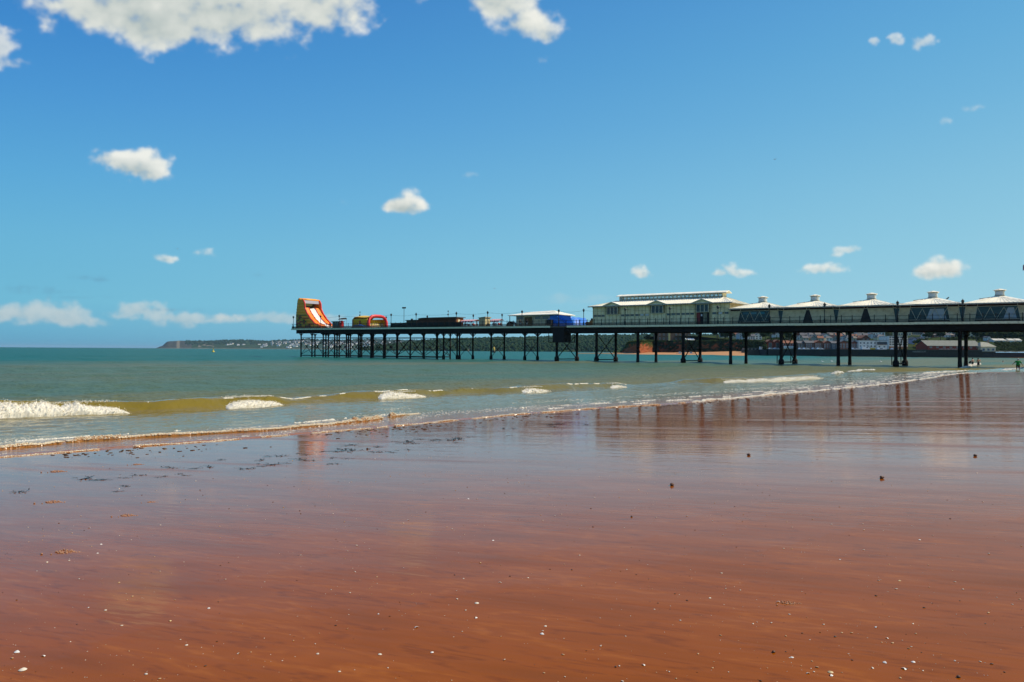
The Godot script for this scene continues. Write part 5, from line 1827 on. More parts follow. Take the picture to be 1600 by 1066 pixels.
# ---- the arcade building: local x runs seaward, z away from the viewer ------------------------------------
func build_arcade() -> void:
	var s0 := 38.5
	var L := 30.0
	var D := 10.0
	var o := thing("arcade_building", "long cream boarded pier arcade with white roof, glazed clerestory and three gabled bays", "building", on_pier(s0, 0.8, 0.004), pier_basis)
	var eave := 4.4
	var wall := Mb.new()
	wall.span(Vector3(0, 0, 0.1), Vector3(L, eave, D))
	part("wall", wall.commit(), worn(0.50, 0.42, 0.22, 0.8, 3.0), o)
	var trim := worn(0.70, 0.59, 0.33, 0.75, 3.0, "paint")
	var bays := [5.4, 15.0, 25.3]       # seaward distance of the bay centres from the shoreward end
	var bw := 2.5
	# boards of the front, each a panel of its own
	var pilasters := [0.0, 3.7, 7.1, 10.0, 13.2, 16.8, 20.2, 23.5, 27.1, 30.0]
	for k in pilasters.size() - 1:
		var a: float = pilasters[k]
		var b: float = pilasters[k + 1]
		var n := int(round((b - a) / 0.85))
		for i in n:
			var x0 := a + 0.12 + (b - a - 0.24) * i / n
			var x1 := a + 0.12 + (b - a - 0.24) * (i + 1) / n
			var in_door := absf((x0 + x1) * 0.5 - bays[0]) < 1.3
			var is_bay := false
			for c in bays:
				if absf((x0 + x1) * 0.5 - c) < bw * 0.5 + 0.25:
					is_bay = true
			var lo := Mb.new()
			if not in_door:
				lo.span(Vector3(x0 + 0.045, 0.1, 0.02), Vector3(x1 - 0.045, 2.02 if not is_bay else 2.55, 0.097))
				part("panel", lo.commit(), cream_board, o)
			if not is_bay:
				var hi := Mb.new()
				hi.span(Vector3(x0 + 0.045, 2.52, 0.02), Vector3(x1 - 0.045, eave - 0.12, 0.097))
				part("panel", hi.commit(), cream_board, o)
	for x in pilasters:
		var p := Mb.new()
		p.span(Vector3(x - 0.11, 0, -0.03), Vector3(x + 0.11, eave - 0.1, 0.095))
		p.span(Vector3(x - 0.16, eave - 0.5, -0.16), Vector3(x + 0.16, eave - 0.1, -0.033))
		part("pilaster", p.commit(), trim, o)
	# dado rail and blind arches
	for k in pilasters.size() - 1:
		var a: float = pilasters[k] + 0.12
		var b: float = pilasters[k + 1] - 0.12
		if absf((a + b) * 0.5 - bays[0]) < 1.2:
			continue
		var n := 3
		for i in n:
			var c := a + (b - a) * (i + 0.5) / n
			var r := (b - a) / n * 0.42
			var pts := []
			for m in 9:
				var t := PI * m / 8.0
				pts.append(Vector3(c - cos(t) * r, 1.25 + sin(t) * r, 0.03))
			var ar := Mb.new()
			ar.tube(pts, [0.03, 0.03, 0.03, 0.03, 0.03, 0.03, 0.03, 0.03, 0.03], 4)
			part("blind_arch", ar.commit(), trim, o)
	# strips of small windows in threes
	var dark_glass := mat(0.05, 0.065, 0.07, 0.12, 0.5)
	var bright := mat(0.62, 0.64, 0.62, 0.4)  # pale pane colour, painted in place of bright reflections in the glass
	var frame := worn(0.62, 0.58, 0.42, 0.7, 2.0, "paint")
	var fm := Mb.new()
	fm.span(Vector3(-0.42, 2.07, -0.02), Vector3(0.42, 2.13, 0.09))
	fm.span(Vector3(-0.42, 2.43, -0.02), Vector3(0.42, 2.49, 0.09))
	fm.span(Vector3(-0.42, 2.13, -0.02), Vector3(-0.36, 2.43, 0.09))
	fm.span(Vector3(0.36, 2.13, -0.02), Vector3(0.42, 2.43, 0.09))
	var gm := Mb.new()
	gm.span(Vector3(-0.36, 2.13, 0.0), Vector3(0.36, 2.43, 0.09))
	var fmesh := fm.commit()
	var gmesh := gm.commit()
	var lit := [18.7, 17.8, 1.1, 1.9]  # where the panes with the painted reflection sit along the front
	for k in pilasters.size() - 1:
		var a: float = pilasters[k]
		var b: float = pilasters[k + 1]
		var mid := (a + b) * 0.5
		var bay := false
		for c in bays:
			if absf(mid - c) < 1.3:
				bay = true
		if bay:
			continue
		for i in 3:
			var x := a + (b - a) * (i + 0.5) / 3.0
			var w := part("window", fmesh, frame, o)
			w.position = Vector3(x, 0, 0)
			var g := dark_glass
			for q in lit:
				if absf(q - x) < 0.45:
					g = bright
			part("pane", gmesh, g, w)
	# the three bays: big windows under a gable
	for c in bays:
		var f := Mb.new()
		for x in [-bw * 0.5, -bw / 6.0, bw / 6.0, bw * 0.5]:
			f.span(Vector3(c + x - 0.07, 2.6, -0.32), Vector3(c + x + 0.07, 4.0, -0.05))
		f.span(Vector3(c - bw * 0.5 - 0.1, 2.5, -0.36), Vector3(c + bw * 0.5 + 0.1, 2.597, 0.09))
		f.span(Vector3(c - bw * 0.5 - 0.1, 4.003, -0.36), Vector3(c + bw * 0.5 + 0.1, 4.15, 0.09))
		var bwn := part("bay_window", f.commit(), frame, o)
		for i in 3:
			var g := Mb.new()
			var x0: float = c - bw * 0.5 + bw * i / 3.0 + 0.073
			g.span(Vector3(x0, 2.6, -0.24), Vector3(x0 + bw / 3.0 - 0.146, 4.0, -0.2))
			part("pane", g.commit(), mat(0.035, 0.045, 0.05, 0.12, 0.5), bwn)
		var gb := Mb.new()
		gb.prism(PackedVector2Array([Vector2(c - 2.1, 4.25), Vector2(c + 2.1, 4.25), Vector2(c, 5.05)]), -0.5, -0.4)
		var gable := part("gable", gb.commit(), cream_board, o)
		var gt := Mb.new()
		for sgn in [-1.0, 1.0]:
			gt.hexa(Vector3(c, 5.06, -0.66), Vector3(c + sgn * 2.5, 4.16, -0.66), Vector3(c + sgn * 2.5, 4.16, 2.0), Vector3(c, 5.06, 2.6), Vector3(c, 5.18, -0.66), Vector3(c + sgn * 2.5, 4.28, -0.66), Vector3(c + sgn * 2.5, 4.28, 2.0), Vector3(c, 5.18, 2.6))
		part("gable_roof", gt.commit(), roof_white, gable)
		var bt := Mb.new()
		for sgn in [-1.0, 1.0]:
			bt.bar(Vector3(c, 5.0, -0.69), Vector3(c + sgn * 2.45, 4.13, -0.69), 0.05, 0.16)
		part("bargeboard", bt.commit(), trim, gable)
	# doorway in the shoreward bay: a black panel painted for the shade inside
	var d := bays[0] as float
	var dr := Mb.new()
	dr.span(Vector3(d - 1.25, 0.05, 0.03), Vector3(d + 1.25, 2.45, 0.097))
	var door := part("doorway", dr.commit(), mat(0.010, 0.009, 0.009), o, "black panel for the shade inside the open doorway")
	var r1 := Mb.new()
	r1.span(Vector3(d + 0.55, 0.05, -0.02), Vector3(d + 1.25, 2.45, 0.027))
	part("door", r1.commit(), mat(0.22, 0.025, 0.025, 0.5), door, "dark red door folded back")
	var r2 := Mb.new()
	r2.span(Vector3(d - 0.85, 0.05, -0.02), Vector3(d - 0.1, 2.45, 0.027))
	part("door", r2.commit(), worn(0.25, 0.25, 0.17, 0.7, 2.0), door, "olive panelled door")
	var r3 := Mb.new()
	r3.span(Vector3(d + 0.1, 1.75, -0.015), Vector3(d + 0.4, 2.15, 0.02))
	part("sign_plate", r3.commit(), mat(0.7, 0.7, 0.7), door)
	# main roof: four slopes up to the clerestory
	var e := 0.6
	var c0 := 2.9
	var c1 := 25.9
	var z0 := 3.7
	var z1 := 6.3
	var rh := 5.45
	var y0 := 4.22
	var q0 := Vector3(-e, y0, -e)
	var q1 := Vector3(L + e + 0.3, y0, -e)
	var q2 := Vector3(L + e + 0.3, y0, D + e)
	var q3 := Vector3(-e, y0, D + e)
	var t0 := Vector3(c0 - 0.4, rh, z0)
	var t1 := Vector3(c1 + 0.6, rh, z0)
	var t2 := Vector3(c1 + 0.6, rh, z1)
	var t3 := Vector3(c0 - 0.4, rh, z1)
	var up := Vector3(0, 0.14, 0)
	var rf := Mb.new()
	rf.hexa(q0, q1, t1, t0, q0 + up, q1 + up, t1 + up, t0 + up)
	rf.hexa(q1, q2, t2, t1, q1 + up, q2 + up, t2 + up, t1 + up)
	rf.hexa(q2, q3, t3, t2, q2 + up, q3 + up, t3 + up, t2 + up)
	rf.hexa(q3, q0, t0, t3, q3 + up, q0 + up, t0 + up, t3 + up)
	var roof := part("roof", rf.commit(), roof_white, o)
	# standing seams
	var sm := Mb.new()
	var x := -e + 0.3
	while x < L + e:
		var f := clampf((x + e) / (L + 2 * e), 0, 1)
		var top := Vector3(clampf(x, c0 - 0.3, c1 + 0.5), rh + 0.16, z0)
		var low := Vector3(x, y0 + 0.16, -e)
		sm.bar(low, top, 0.05, 0.07)
		x += 0.5
	var z := -e + 0.3
	while z < D + e:
		sm.bar(Vector3(-e, y0 + 0.16, z), Vector3(c0 - 0.4, rh + 0.16, clampf(z, z0, z1)), 0.05, 0.07)
		z += 0.5
	var seams := part("seams", sm.commit(), roof_white, roof)
	seams.set_meta("kind", "stuff")
	var gu := Mb.new()
	gu.span(Vector3(-e - 0.1, y0 - 0.1, -e - 0.13), Vector3(L + e + 0.4, y0 + 0.08, -e - 0.003))
	gu.span(Vector3(-e - 0.13, y0 - 0.1, -e), Vector3(-e - 0.003, y0 + 0.08, D + e))
	part("gutter", gu.commit(), worn(0.36, 0.35, 0.29, 0.6, 2.0), roof)
	# clerestory
	var cl := Mb.new()
	cl.span(Vector3(c0, rh - 0.3, z0 + 0.3), Vector3(c1, rh + 0.42, z1 - 0.3))
	cl.span(Vector3(c0, rh + 0.92, z0 + 0.3), Vector3(c1, rh + 1.05, z1 - 0.3))
	var cler := part("clerestory", cl.commit(), worn(0.32, 0.33, 0.24, 0.75, 3.0, "paint"), o)
	var n := 26
	var step := (c1 - c0) / n
	var pw := Mb.new()
	pw.span(Vector3(0.09, rh + 0.423, z0 + 0.36), Vector3(step - 0.09, rh + 0.917, z0 + 0.42))
	var pmesh := pw.commit()
	var mu := Mb.new()
	mu.span(Vector3(-0.09, rh + 0.42, z0 + 0.3), Vector3(0.087, rh + 0.92, z0 + 0.45))
	mu.span(Vector3(-0.09, rh + 0.42, z1 - 0.45), Vector3(0.087, rh + 0.92, z1 - 0.3))
	var mmesh := mu.commit()
	var clear := StandardMaterial3D.new()
	clear.transparency = BaseMaterial3D.TRANSPARENCY_ALPHA
	clear.albedo_color = Color(0.8, 0.9, 0.92, 0.22)
	clear.roughness = 0.08
	for i in n + 1:
		var m := part("mullion", mmesh, frame, cler)
		m.position.x = clampf(c0 + step * i, c0 + 0.09, c1 - 0.09)
		if i < n:
			var w := part("pane", pmesh, clear, cler)
			w.position.x = c0 + step * i
			var w2 := part("pane", pmesh, clear, cler)
			w2.position = Vector3(c0 + step * i, 0, z1 - z0 - 0.78)
	for xx in [c0, c1]:
		var en := Mb.new()
		var k := 0.003 if xx == c1 else -0.003
		en.span(Vector3(minf(xx, xx - signf(k) * 0.1) + k, rh + 0.1, z0 + 0.47), Vector3(maxf(xx, xx - signf(k) * 0.1) + k, rh + 1.05, z1 - 0.47))
		part("end_wall", en.commit(), cream_board, cler)
	var cr := Mb.new()
	for sgn in [0, 1]:
		var za := z0 - 0.25 if sgn == 0 else z1 + 0.25
		var zm := (z0 + z1) * 0.5
		cr.hexa(Vector3(c0 - 0.9, rh + 1.02, za), Vector3(c1 + 0.5, rh + 1.02, za), Vector3(c1 + 0.5, rh + 1.42, zm), Vector3(c0 - 0.9, rh + 1.42, zm), Vector3(c0 - 0.9, rh + 1.14, za), Vector3(c1 + 0.5, rh + 1.14, za), Vector3(c1 + 0.5, rh + 1.54, zm), Vector3(c0 - 0.9, rh + 1.54, zm))
	part("clerestory_roof", cr.commit(), roof_white, o)
	# battens on the sunlit shoreward end
	for k in 14:
		var bt := Mb.new()
		bt.span(Vector3(-0.05, 0.1, 0.3 + k * 0.7), Vector3(-0.003, 4.15, 0.38 + k * 0.7))
		part("batten", bt.commit(), trim, o)


func build_low_arcade() -> void:
	# the row of square bays with hipped roofs and cupolas, each bay a wall of slanting screens
	var screen := worn(0.74, 0.62, 0.38, 0.8, 4.0, "paint")
	var strut := worn(0.70, 0.64, 0.46, 0.7, 2.0, "paint")
	var glass := mat(0.020, 0.026, 0.030, 0.1, 0.5)
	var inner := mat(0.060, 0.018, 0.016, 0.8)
	var P := 9.72
	var bays := [[33.7, "W", "leftmost, next to the arcade"], [24.0, "P", "second from the left, under the second cupola"], [14.3, "P", "third from the left, under the middle cupola"], [4.6, "W", "fourth from left, bird on roof"], [-5.1, "W", "fifth from the left, at the right edge"], [-14.8, "P", "beyond the right edge"]]
	for b in bays:
		var o := thing("pavilion", "pavilion with beige screens and white cupola roof, %s" % b[2], "pavilion", on_pier(b[0], 0.8, 0.004), pier_basis)
		var half := P * 0.5
		var x_in := half - 0.01
		if b[0] == 33.7:
			x_in = 4.78
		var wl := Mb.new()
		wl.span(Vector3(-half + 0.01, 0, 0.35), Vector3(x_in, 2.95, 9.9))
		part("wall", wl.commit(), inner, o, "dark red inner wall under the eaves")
		var gl := Mb.new()
		gl.span(Vector3(-half + 0.02, 0.45, 0.22), Vector3(x_in - 0.01, 2.5, 0.3))
		part("glazing", gl.commit(), glass, o)
		var plinth := Mb.new()
		plinth.span(Vector3(-half + 0.02, 0.0, 0.12), Vector3(x_in - 0.01, 0.447, 0.34))
		part("plinth", plinth.commit(), worn(0.10, 0.085, 0.06, 0.9, 2.0), o)
		# screens: [top left, top right, bottom left, bottom right] in x (seaward is +x, left in the picture)
		var sc := [[4.35, 0.30, 4.72, 1.0], [-0.30, -4.35, -1.0, -4.72]]
		if b[1] == "W":
			sc = [[4.35, 2.75, 4.72, 3.15], [-2.75, -4.35, -3.15, -4.72]]
		if b[0] == 33.7:
			sc = [[4.7, 2.75, 4.75, 3.3], [-2.75, -4.35, -3.15, -4.72]]
		var y0 := 0.12
		var y1 := 2.52
		for q in sc:
			# corrugated sheets: one ribbed panel each
			var n := 12
			for k in n:
				var f0 := float(k) / n
				var f1 := float(k + 1) / n
				var mb := Mb.new()
				var zz := 0.04 if k % 2 == 0 else 0.085
				mb.hexa(Vector3(lerpf(q[2], q[3], f0), y0, zz), Vector3(lerpf(q[2], q[3], f1), y0, zz), Vector3(lerpf(q[2], q[3], f1), y0, 0.117), Vector3(lerpf(q[2], q[3], f0), y0, 0.117), Vector3(lerpf(q[0], q[1], f0), y1, zz), Vector3(lerpf(q[0], q[1], f1), y1, zz), Vector3(lerpf(q[0], q[1], f1), y1, 0.117), Vector3(lerpf(q[0], q[1], f0), y1, 0.117))
				part("screen_rib", mb.commit(), screen, o)
		# frame: leaning struts run on above the screens up to the eaves
		var fr := Mb.new()
		var ends := []
		for q in sc:
			ends.append([q[0], q[2]]); ends.append([q[1], q[3]])
		for e in ends:
			var dx: float = (e[0] - e[1]) / 2.4
			fr.bar(Vector3(e[1], y0, 0.0), Vector3(e[0] + dx * 0.5, y1 + 0.5, 0.0), 0.11, 0.07)
		fr.bar(Vector3(-half, 2.56, 0.0), Vector3(x_in, 2.56, 0.0), 0.06, 0.08)
		part("strut", fr.commit(), strut, o)
		if b[1] == "W":
			var w := Mb.new()
			var xs := [2.7, 1.85, 0.95, 0.15, -0.9, -1.75, -2.7]
			for k in xs.size() - 1:
				var up := k % 2 == 0
				w.bar(Vector3(xs[k], 2.4 if up else 0.5, 0.14), Vector3(xs[k + 1], 0.5 if up else 2.4, 0.14), 0.10, 0.06)
			w.bar(Vector3(3.0, 0.5, 0.14), Vector3(-3.0, 0.5, 0.14), 0.05, 0.09)
			part("window_truss", w.commit(), strut, o)
			if b[0] < 10.0:
				# pale blinds behind part of the glass
				var bl := Mb.new()
				var a := -0.5 if b[0] > 0.0 else -1.7
				bl.hexa(Vector3(a + 0.9, 0.55, 0.19), Vector3(-2.6, 0.55, 0.19), Vector3(-2.6, 0.55, 0.215), Vector3(a + 0.9, 0.55, 0.215), Vector3(a + 0.3, 2.3, 0.19), Vector3(-2.2, 2.3, 0.19), Vector3(-2.2, 2.3, 0.215), Vector3(a + 0.3, 2.3, 0.215))
				part("blind", bl.commit(), mat(0.42, 0.46, 0.46, 0.6), o, "pale blind behind the glass")
			else:
				for k in 3:
					var sn := Mb.new()
					sn.span(Vector3(-1.8 + k * 1.5, 1.95, 0.19), Vector3(-0.7 + k * 1.5, 2.35, 0.215))
					part("poster", sn.commit(), [mat(0.05, 0.22, 0.28), mat(0.10, 0.25, 0.30), mat(0.06, 0.16, 0.2)][k], o)
		else:
			var tri := Mb.new()
			tri.hexa(Vector3(0.95, 0.13, 0.15), Vector3(-0.95, 0.13, 0.15), Vector3(-0.95, 0.13, 0.2), Vector3(0.95, 0.13, 0.2), Vector3(0.3, 2.5, 0.15), Vector3(-0.3, 2.5, 0.15), Vector3(-0.3, 2.5, 0.2), Vector3(0.3, 2.5, 0.2))
			part("dark_infill", tri.commit(), mat(0.018, 0.018, 0.018, 0.5), o)
		# roof: a low pyramid over the bay
		var y := 2.98
		var a0 := Vector3(-half, y, -0.5)
		var a1 := Vector3(half, y, -0.5)
		var a2 := Vector3(half, y, 10.3)
		var a3 := Vector3(-half, y, 10.3)
		var pk := 4.28
		var t := 0.62
		var p0 := Vector3(-t, pk, 4.7 - t)
		var p1 := Vector3(t, pk, 4.7 - t)
		var p2 := Vector3(t, pk, 4.7 + t)
		var p3 := Vector3(-t, pk, 4.7 + t)
		var u := Vector3(0, 0.12, 0)
		var rf := Mb.new()
		for q in [[a0, a1, p1, p0], [a1, a2, p2, p1], [a2, a3, p3, p2], [a3, a0, p0, p3]]:
			rf.hexa(q[0], q[1], q[2], q[3], q[0] + u, q[1] + u, q[2] + u, q[3] + u)
		var roof := part("roof", rf.commit(), roof_white, o)
		var sm := Mb.new()
		for q in [[a0, a1, p0, p1], [a1, a2, p1, p2], [a3, a0, p3, p0]]:
			for k in 17:
				var f := (k + 0.5) / 17.0
				var low: Vector3 = q[0].lerp(q[1], f) + u
				var along: Vector3 = (q[1] - q[0]).normalized()
				# seams run straight up the slope until they meet the hip
				var g := 1.0 - absf(f - 0.5) * 2.0
				var inn: Vector3 = q[2].lerp(q[3], f) + u
				var straight := low + (inn - low) * clampf(g * 1.3 + 0.12, 0.0, 1.0)
				sm.bar(low + Vector3(0, 0.02, 0), straight + Vector3(0, 0.02, 0), 0.05, 0.06)
		part("seams", sm.commit(), roof_white, roof).set_meta("kind", "stuff")
		var gu := Mb.new()
		gu.span(Vector3(-half, y - 0.10, -0.64), Vector3(half - 0.004, y + 0.10, -0.503))
		part("gutter", gu.commit(), worn(0.50, 0.48, 0.40, 0.6, 2.0), roof)
		var cu := Mb.new()
		cu.span(Vector3(-0.62, pk - 0.15, 4.08), Vector3(0.62, pk + 1.0, 5.32))
		var cup := part("cupola", cu.commit(), worn(0.78, 0.74, 0.60, 0.7, 2.0, "paint"), o)
		var lv := Mb.new()
		lv.span(Vector3(-0.46, pk + 0.30, 4.03), Vector3(0.46, pk + 0.86, 4.077))
		lv.span(Vector3(-0.668, pk + 0.30, 4.24), Vector3(-0.623, pk + 0.86, 5.16))
		part("pane", lv.commit(), mat(0.52, 0.58, 0.58, 0.3), cup)
		var bd := Mb.new()
		bd.span(Vector3(-0.70, pk + 0.14, 4.0), Vector3(0.70, pk + 0.22, 5.4))
		bd.span(Vector3(-0.70, pk + 0.92, 4.0), Vector3(0.70, pk + 0.98, 5.4))
		part("moulding", bd.commit(), worn(0.40, 0.40, 0.32, 0.7, 2.0), cup)
		var cc := Mb.new()
		cc.span(Vector3(-0.80, pk + 1.003, 3.9), Vector3(0.80, pk + 1.09, 5.5))
		cc.lathe(Vector3(0, 0, 4.7), [[1.08, pk + 1.093], [0.3, pk + 1.30], [0.0, pk + 1.34]], 4)
		part("cupola_roof", cc.commit(), roof_white, cup)
		var hp := Mb.new()
		hp.box(Vector3(2.0, 4.02, 3.3), Vector3(1.5, 0.10, 0.9), Basis(Vector3(0, 0, 1), -0.12))
		part("roof_hatch", hp.commit(), worn(0.30, 0.28, 0.22, 0.8, 2.0), roof)


# ---- things standing on the pier ---------------------------------------------------------------------
func vinyl(r: float, g: float, b: float) -> StandardMaterial3D:
	return mat(r, g, b, 0.42, 0.45)


func smooth_tube(called: String, pts: Array, r: float, m: Material, parent: Node3D, sides := 10) -> MeshInstance3D:
	var mb := Mb.new()
	var rad := []
	for k in pts.size():
		rad.append(r)
	mb.tube(pts, rad, sides)
	return part(called, mb.commit(true), m, parent)


func build_slide() -> void:
	# local x runs shoreward down the chute, z away from the viewer
	var o := thing("inflatable_slide", "tall orange and yellow inflatable slide with a white chute at the end of the pier", "inflatable slide", on_pier(167.3, 1.0, 0.01), Basis(-PA, Vector3.UP, -PC))
	# axes: x = -PA (shoreward), y up, z = -PC (towards the viewer)
	var yellow := vinyl(0.96, 0.35, 0.015)
	var orange := vinyl(0.82, 0.22, 0.008)
	var red := vinyl(0.70, 0.045, 0.022)
	var white := vinyl(0.80, 0.74, 0.66)
	var dark := vinyl(0.05, 0.06, 0.03)
	var D := 6.4
	var prof := PackedVector2Array([Vector2(0.1, 0), Vector2(0.2, 4.2), Vector2(0.75, 8.3), Vector2(1.0, 8.6), Vector2(2.9, 8.3), Vector2(3.5, 7.6), Vector2(3.7, 6.0), Vector2(4.7, 4.4), Vector2(6.2, 2.8), Vector2(8.2, 1.35), Vector2(10.2, 0.75), Vector2(10.7, 0.35), Vector2(10.6, 0)])
	for k in 2:
		var mb := Mb.new()
		var z0 := -0.55 if k == 0 else -D
		mb.prism(prof, z0, z0 + 0.55)
		part("side_wall", mb.commit(), yellow if k == 0 else orange, o)
		# puffed seams along the side
		if k == 0:
			for m in 9:
				var y := 0.5 + m * 0.85
				var xl := 0.15 + maxf(0.0, y - 4.2) * 0.14
				var xr := 10.0
				for q in prof.size() - 1:
					if prof[q].y >= y and prof[q + 1].y <= y and prof[q].x > 2.0:
						xr = lerpf(prof[q].x, prof[q + 1].x, (prof[q].y - y) / maxf(prof[q].y - prof[q + 1].y, 0.01))
				smooth_tube("seam", [Vector3(xl + 0.1, y, -0.02), Vector3(xr - 0.25, y, -0.02)], 0.16, vinyl(0.96, 0.35, 0.015) if m > 4 else [vinyl(0.16, 0.16, 0.02), vinyl(0.34, 0.04, 0.02), vinyl(0.55, 0.30, 0.02), vinyl(0.36, 0.045, 0.02), vinyl(0.12, 0.15, 0.025)][m], o, 8)
	# printed band on the lower side: a blotchy jungle of greens, reds and yellows
	var art := Mb.new()
	art.tinted = true
	for i in 18:
		for j in 10:
			var x := 0.35 + i * 0.5
			var y := 0.15 + j * 0.42
			var lim := 4.4 - maxf(0.0, x - 1.2) * 0.62
			if y + 0.42 > lim:
				continue
			var v := n_mid.get_noise_2d(x * 1.9, y * 2.6)
			var w := n_mid.get_noise_2d(x * 1.1 + 40.0, y * 3.1)
			art.col = Color(0.07, 0.10, 0.02) if v > 0.2 else (Color(0.30, 0.035, 0.02) if w > 0.0 else Color(0.50, 0.28, 0.02))
			art.quad(Vector3(x, y, 0.165), Vector3(x + 0.5, y, 0.165), Vector3(x + 0.5, y + 0.42, 0.165), Vector3(x, y + 0.42, 0.165))
	part("printed_band", art.commit(), tinted_mat(0.5, 0.4), o)
	# red piping along the front edges of both walls, with a scalloped lip
	var edge := [Vector2(2.9, 8.3), Vector2(3.5, 7.6), Vector2(3.72, 6.0), Vector2(4.75, 4.4), Vector2(6.3, 2.8), Vector2(8.3, 1.35), Vector2(10.4, 0.75)]
	for k in 2:
		var pts := []
		for i in edge.size() - 1:
			for m in 4:
				var f := m / 4.0
				var p: Vector2 = (edge[i] as Vector2).lerp(edge[i + 1], f)
				pts.append(Vector3(p.x, p.y + 0.05 * sin((i * 4 + m) * 1.9), -0.25 if k == 0 else -D + 0.25))
		pts.append(Vector3(10.5, 0.7, -0.25 if k == 0 else -D + 0.25))
		smooth_tube("edge_tube", pts, 0.25, red, o)
	# orange cushions each side of the chute
	for k in 2:
		var z0 := -2.05 if k == 0 else -D + 0.55
		var mb := Mb.new()
		var low := [Vector2(3.2, 5.9), Vector2(4.4, 4.35), Vector2(6.0, 2.75), Vector2(8.1, 1.3), Vector2(10.7, 0.6)]
		for i in low.size() - 1:
			var a: Vector2 = low[i]
			var b: Vector2 = low[i + 1]
			mb.hexa(Vector3(a.x - 1.5, a.y - 0.9, z0), Vector3(b.x - 0.5, maxf(b.y - 0.9, 0.02), z0), Vector3(b.x - 0.5, maxf(b.y - 0.9, 0.02), z0 + 1.5), Vector3(a.x - 1.5, a.y - 0.9, z0 + 1.5), Vector3(a.x, a.y + 0.25, z0), Vector3(b.x, b.y + 0.25, z0), Vector3(b.x, b.y + 0.25, z0 + 1.5), Vector3(a.x, a.y + 0.25, z0 + 1.5))
		part("cushion", mb.commit(), orange, o)
		var pts := []
		for i in low.size() - 1:
			for m in 5:
				var p: Vector2 = (low[i] as Vector2).lerp(low[i + 1], m / 5.0)
				pts.append(Vector3(p.x + 0.05, p.y + 0.28 + 0.07 * sin((i * 5 + m) * 2.1), z0 if k == 0 else z0 + 1.5))
		smooth_tube("cushion_edge", pts, 0.11, red, o, 8)
	# the white chute, gently dished
	var ch := [Vector2(2.6, 5.9), Vector2(3.4, 5.6), Vector2(4.5, 4.25), Vector2(6.1, 2.65), Vector2(8.2, 1.2), Vector2(10.7, 0.45), Vector2(11.1, 0.15)]
	var cm := Mb.new()
	for i in ch.size() - 1:
		for s in 8:
			var za := -2.05 - (D - 4.1) * s / 8.0
			var zb := -2.05 - (D - 4.1) * (s + 1) / 8.0
			var da := 0.25 * absf(s - 4.0) / 4.0
			var db := 0.25 * absf(s - 3.0) / 4.0
			cm.quad(Vector3(ch[i].x, ch[i].y + da, za), Vector3(ch[i + 1].x, ch[i + 1].y + da, za), Vector3(ch[i + 1].x, ch[i + 1].y + db, zb), Vector3(ch[i].x, ch[i].y + db, zb))
	part("chute", cm.commit(true), white, o)
	var ram := Mb.new()
	ram.span(Vector3(0.4, 0.0, -D + 0.6), Vector3(2.6, 5.4, -0.6))
	part("platform", ram.commit(), dark, o)
	# headboard and roof tubes of the tower
	var bk := Mb.new()
	bk.span(Vector3(0.75, 5.3, -D + 0.5), Vector3(1.1, 8.2, -0.5))
	part("tower_back", bk.commit(), vinyl(0.10, 0.10, 0.04), o)
	var hb := Mb.new()
	hb.hexa(Vector3(2.75, 7.35, -D + 0.3), Vector3(3.3, 7.35, -D + 0.3), Vector3(3.3, 7.35, -0.3), Vector3(2.75, 7.35, -0.3), Vector3(2.45, 8.25, -D + 0.3), Vector3(2.9, 8.25, -D + 0.3), Vector3(2.9, 8.25, -0.3), Vector3(2.45, 8.25, -0.3))
	part("headboard", hb.commit(), vinyl(0.17, 0.17, 0.22), o)
	smooth_tube("top_tube", [Vector3(1.3, 8.55, -0.1), Vector3(1.3, 8.6, -D * 0.5), Vector3(1.3, 8.55, -D + 0.1)], 0.34, yellow, o)
	smooth_tube("top_tube", [Vector3(2.6, 8.45, -0.1), Vector3(2.6, 8.42, -D * 0.5), Vector3(2.6, 8.45, -D + 0.1)], 0.26, yellow, o)


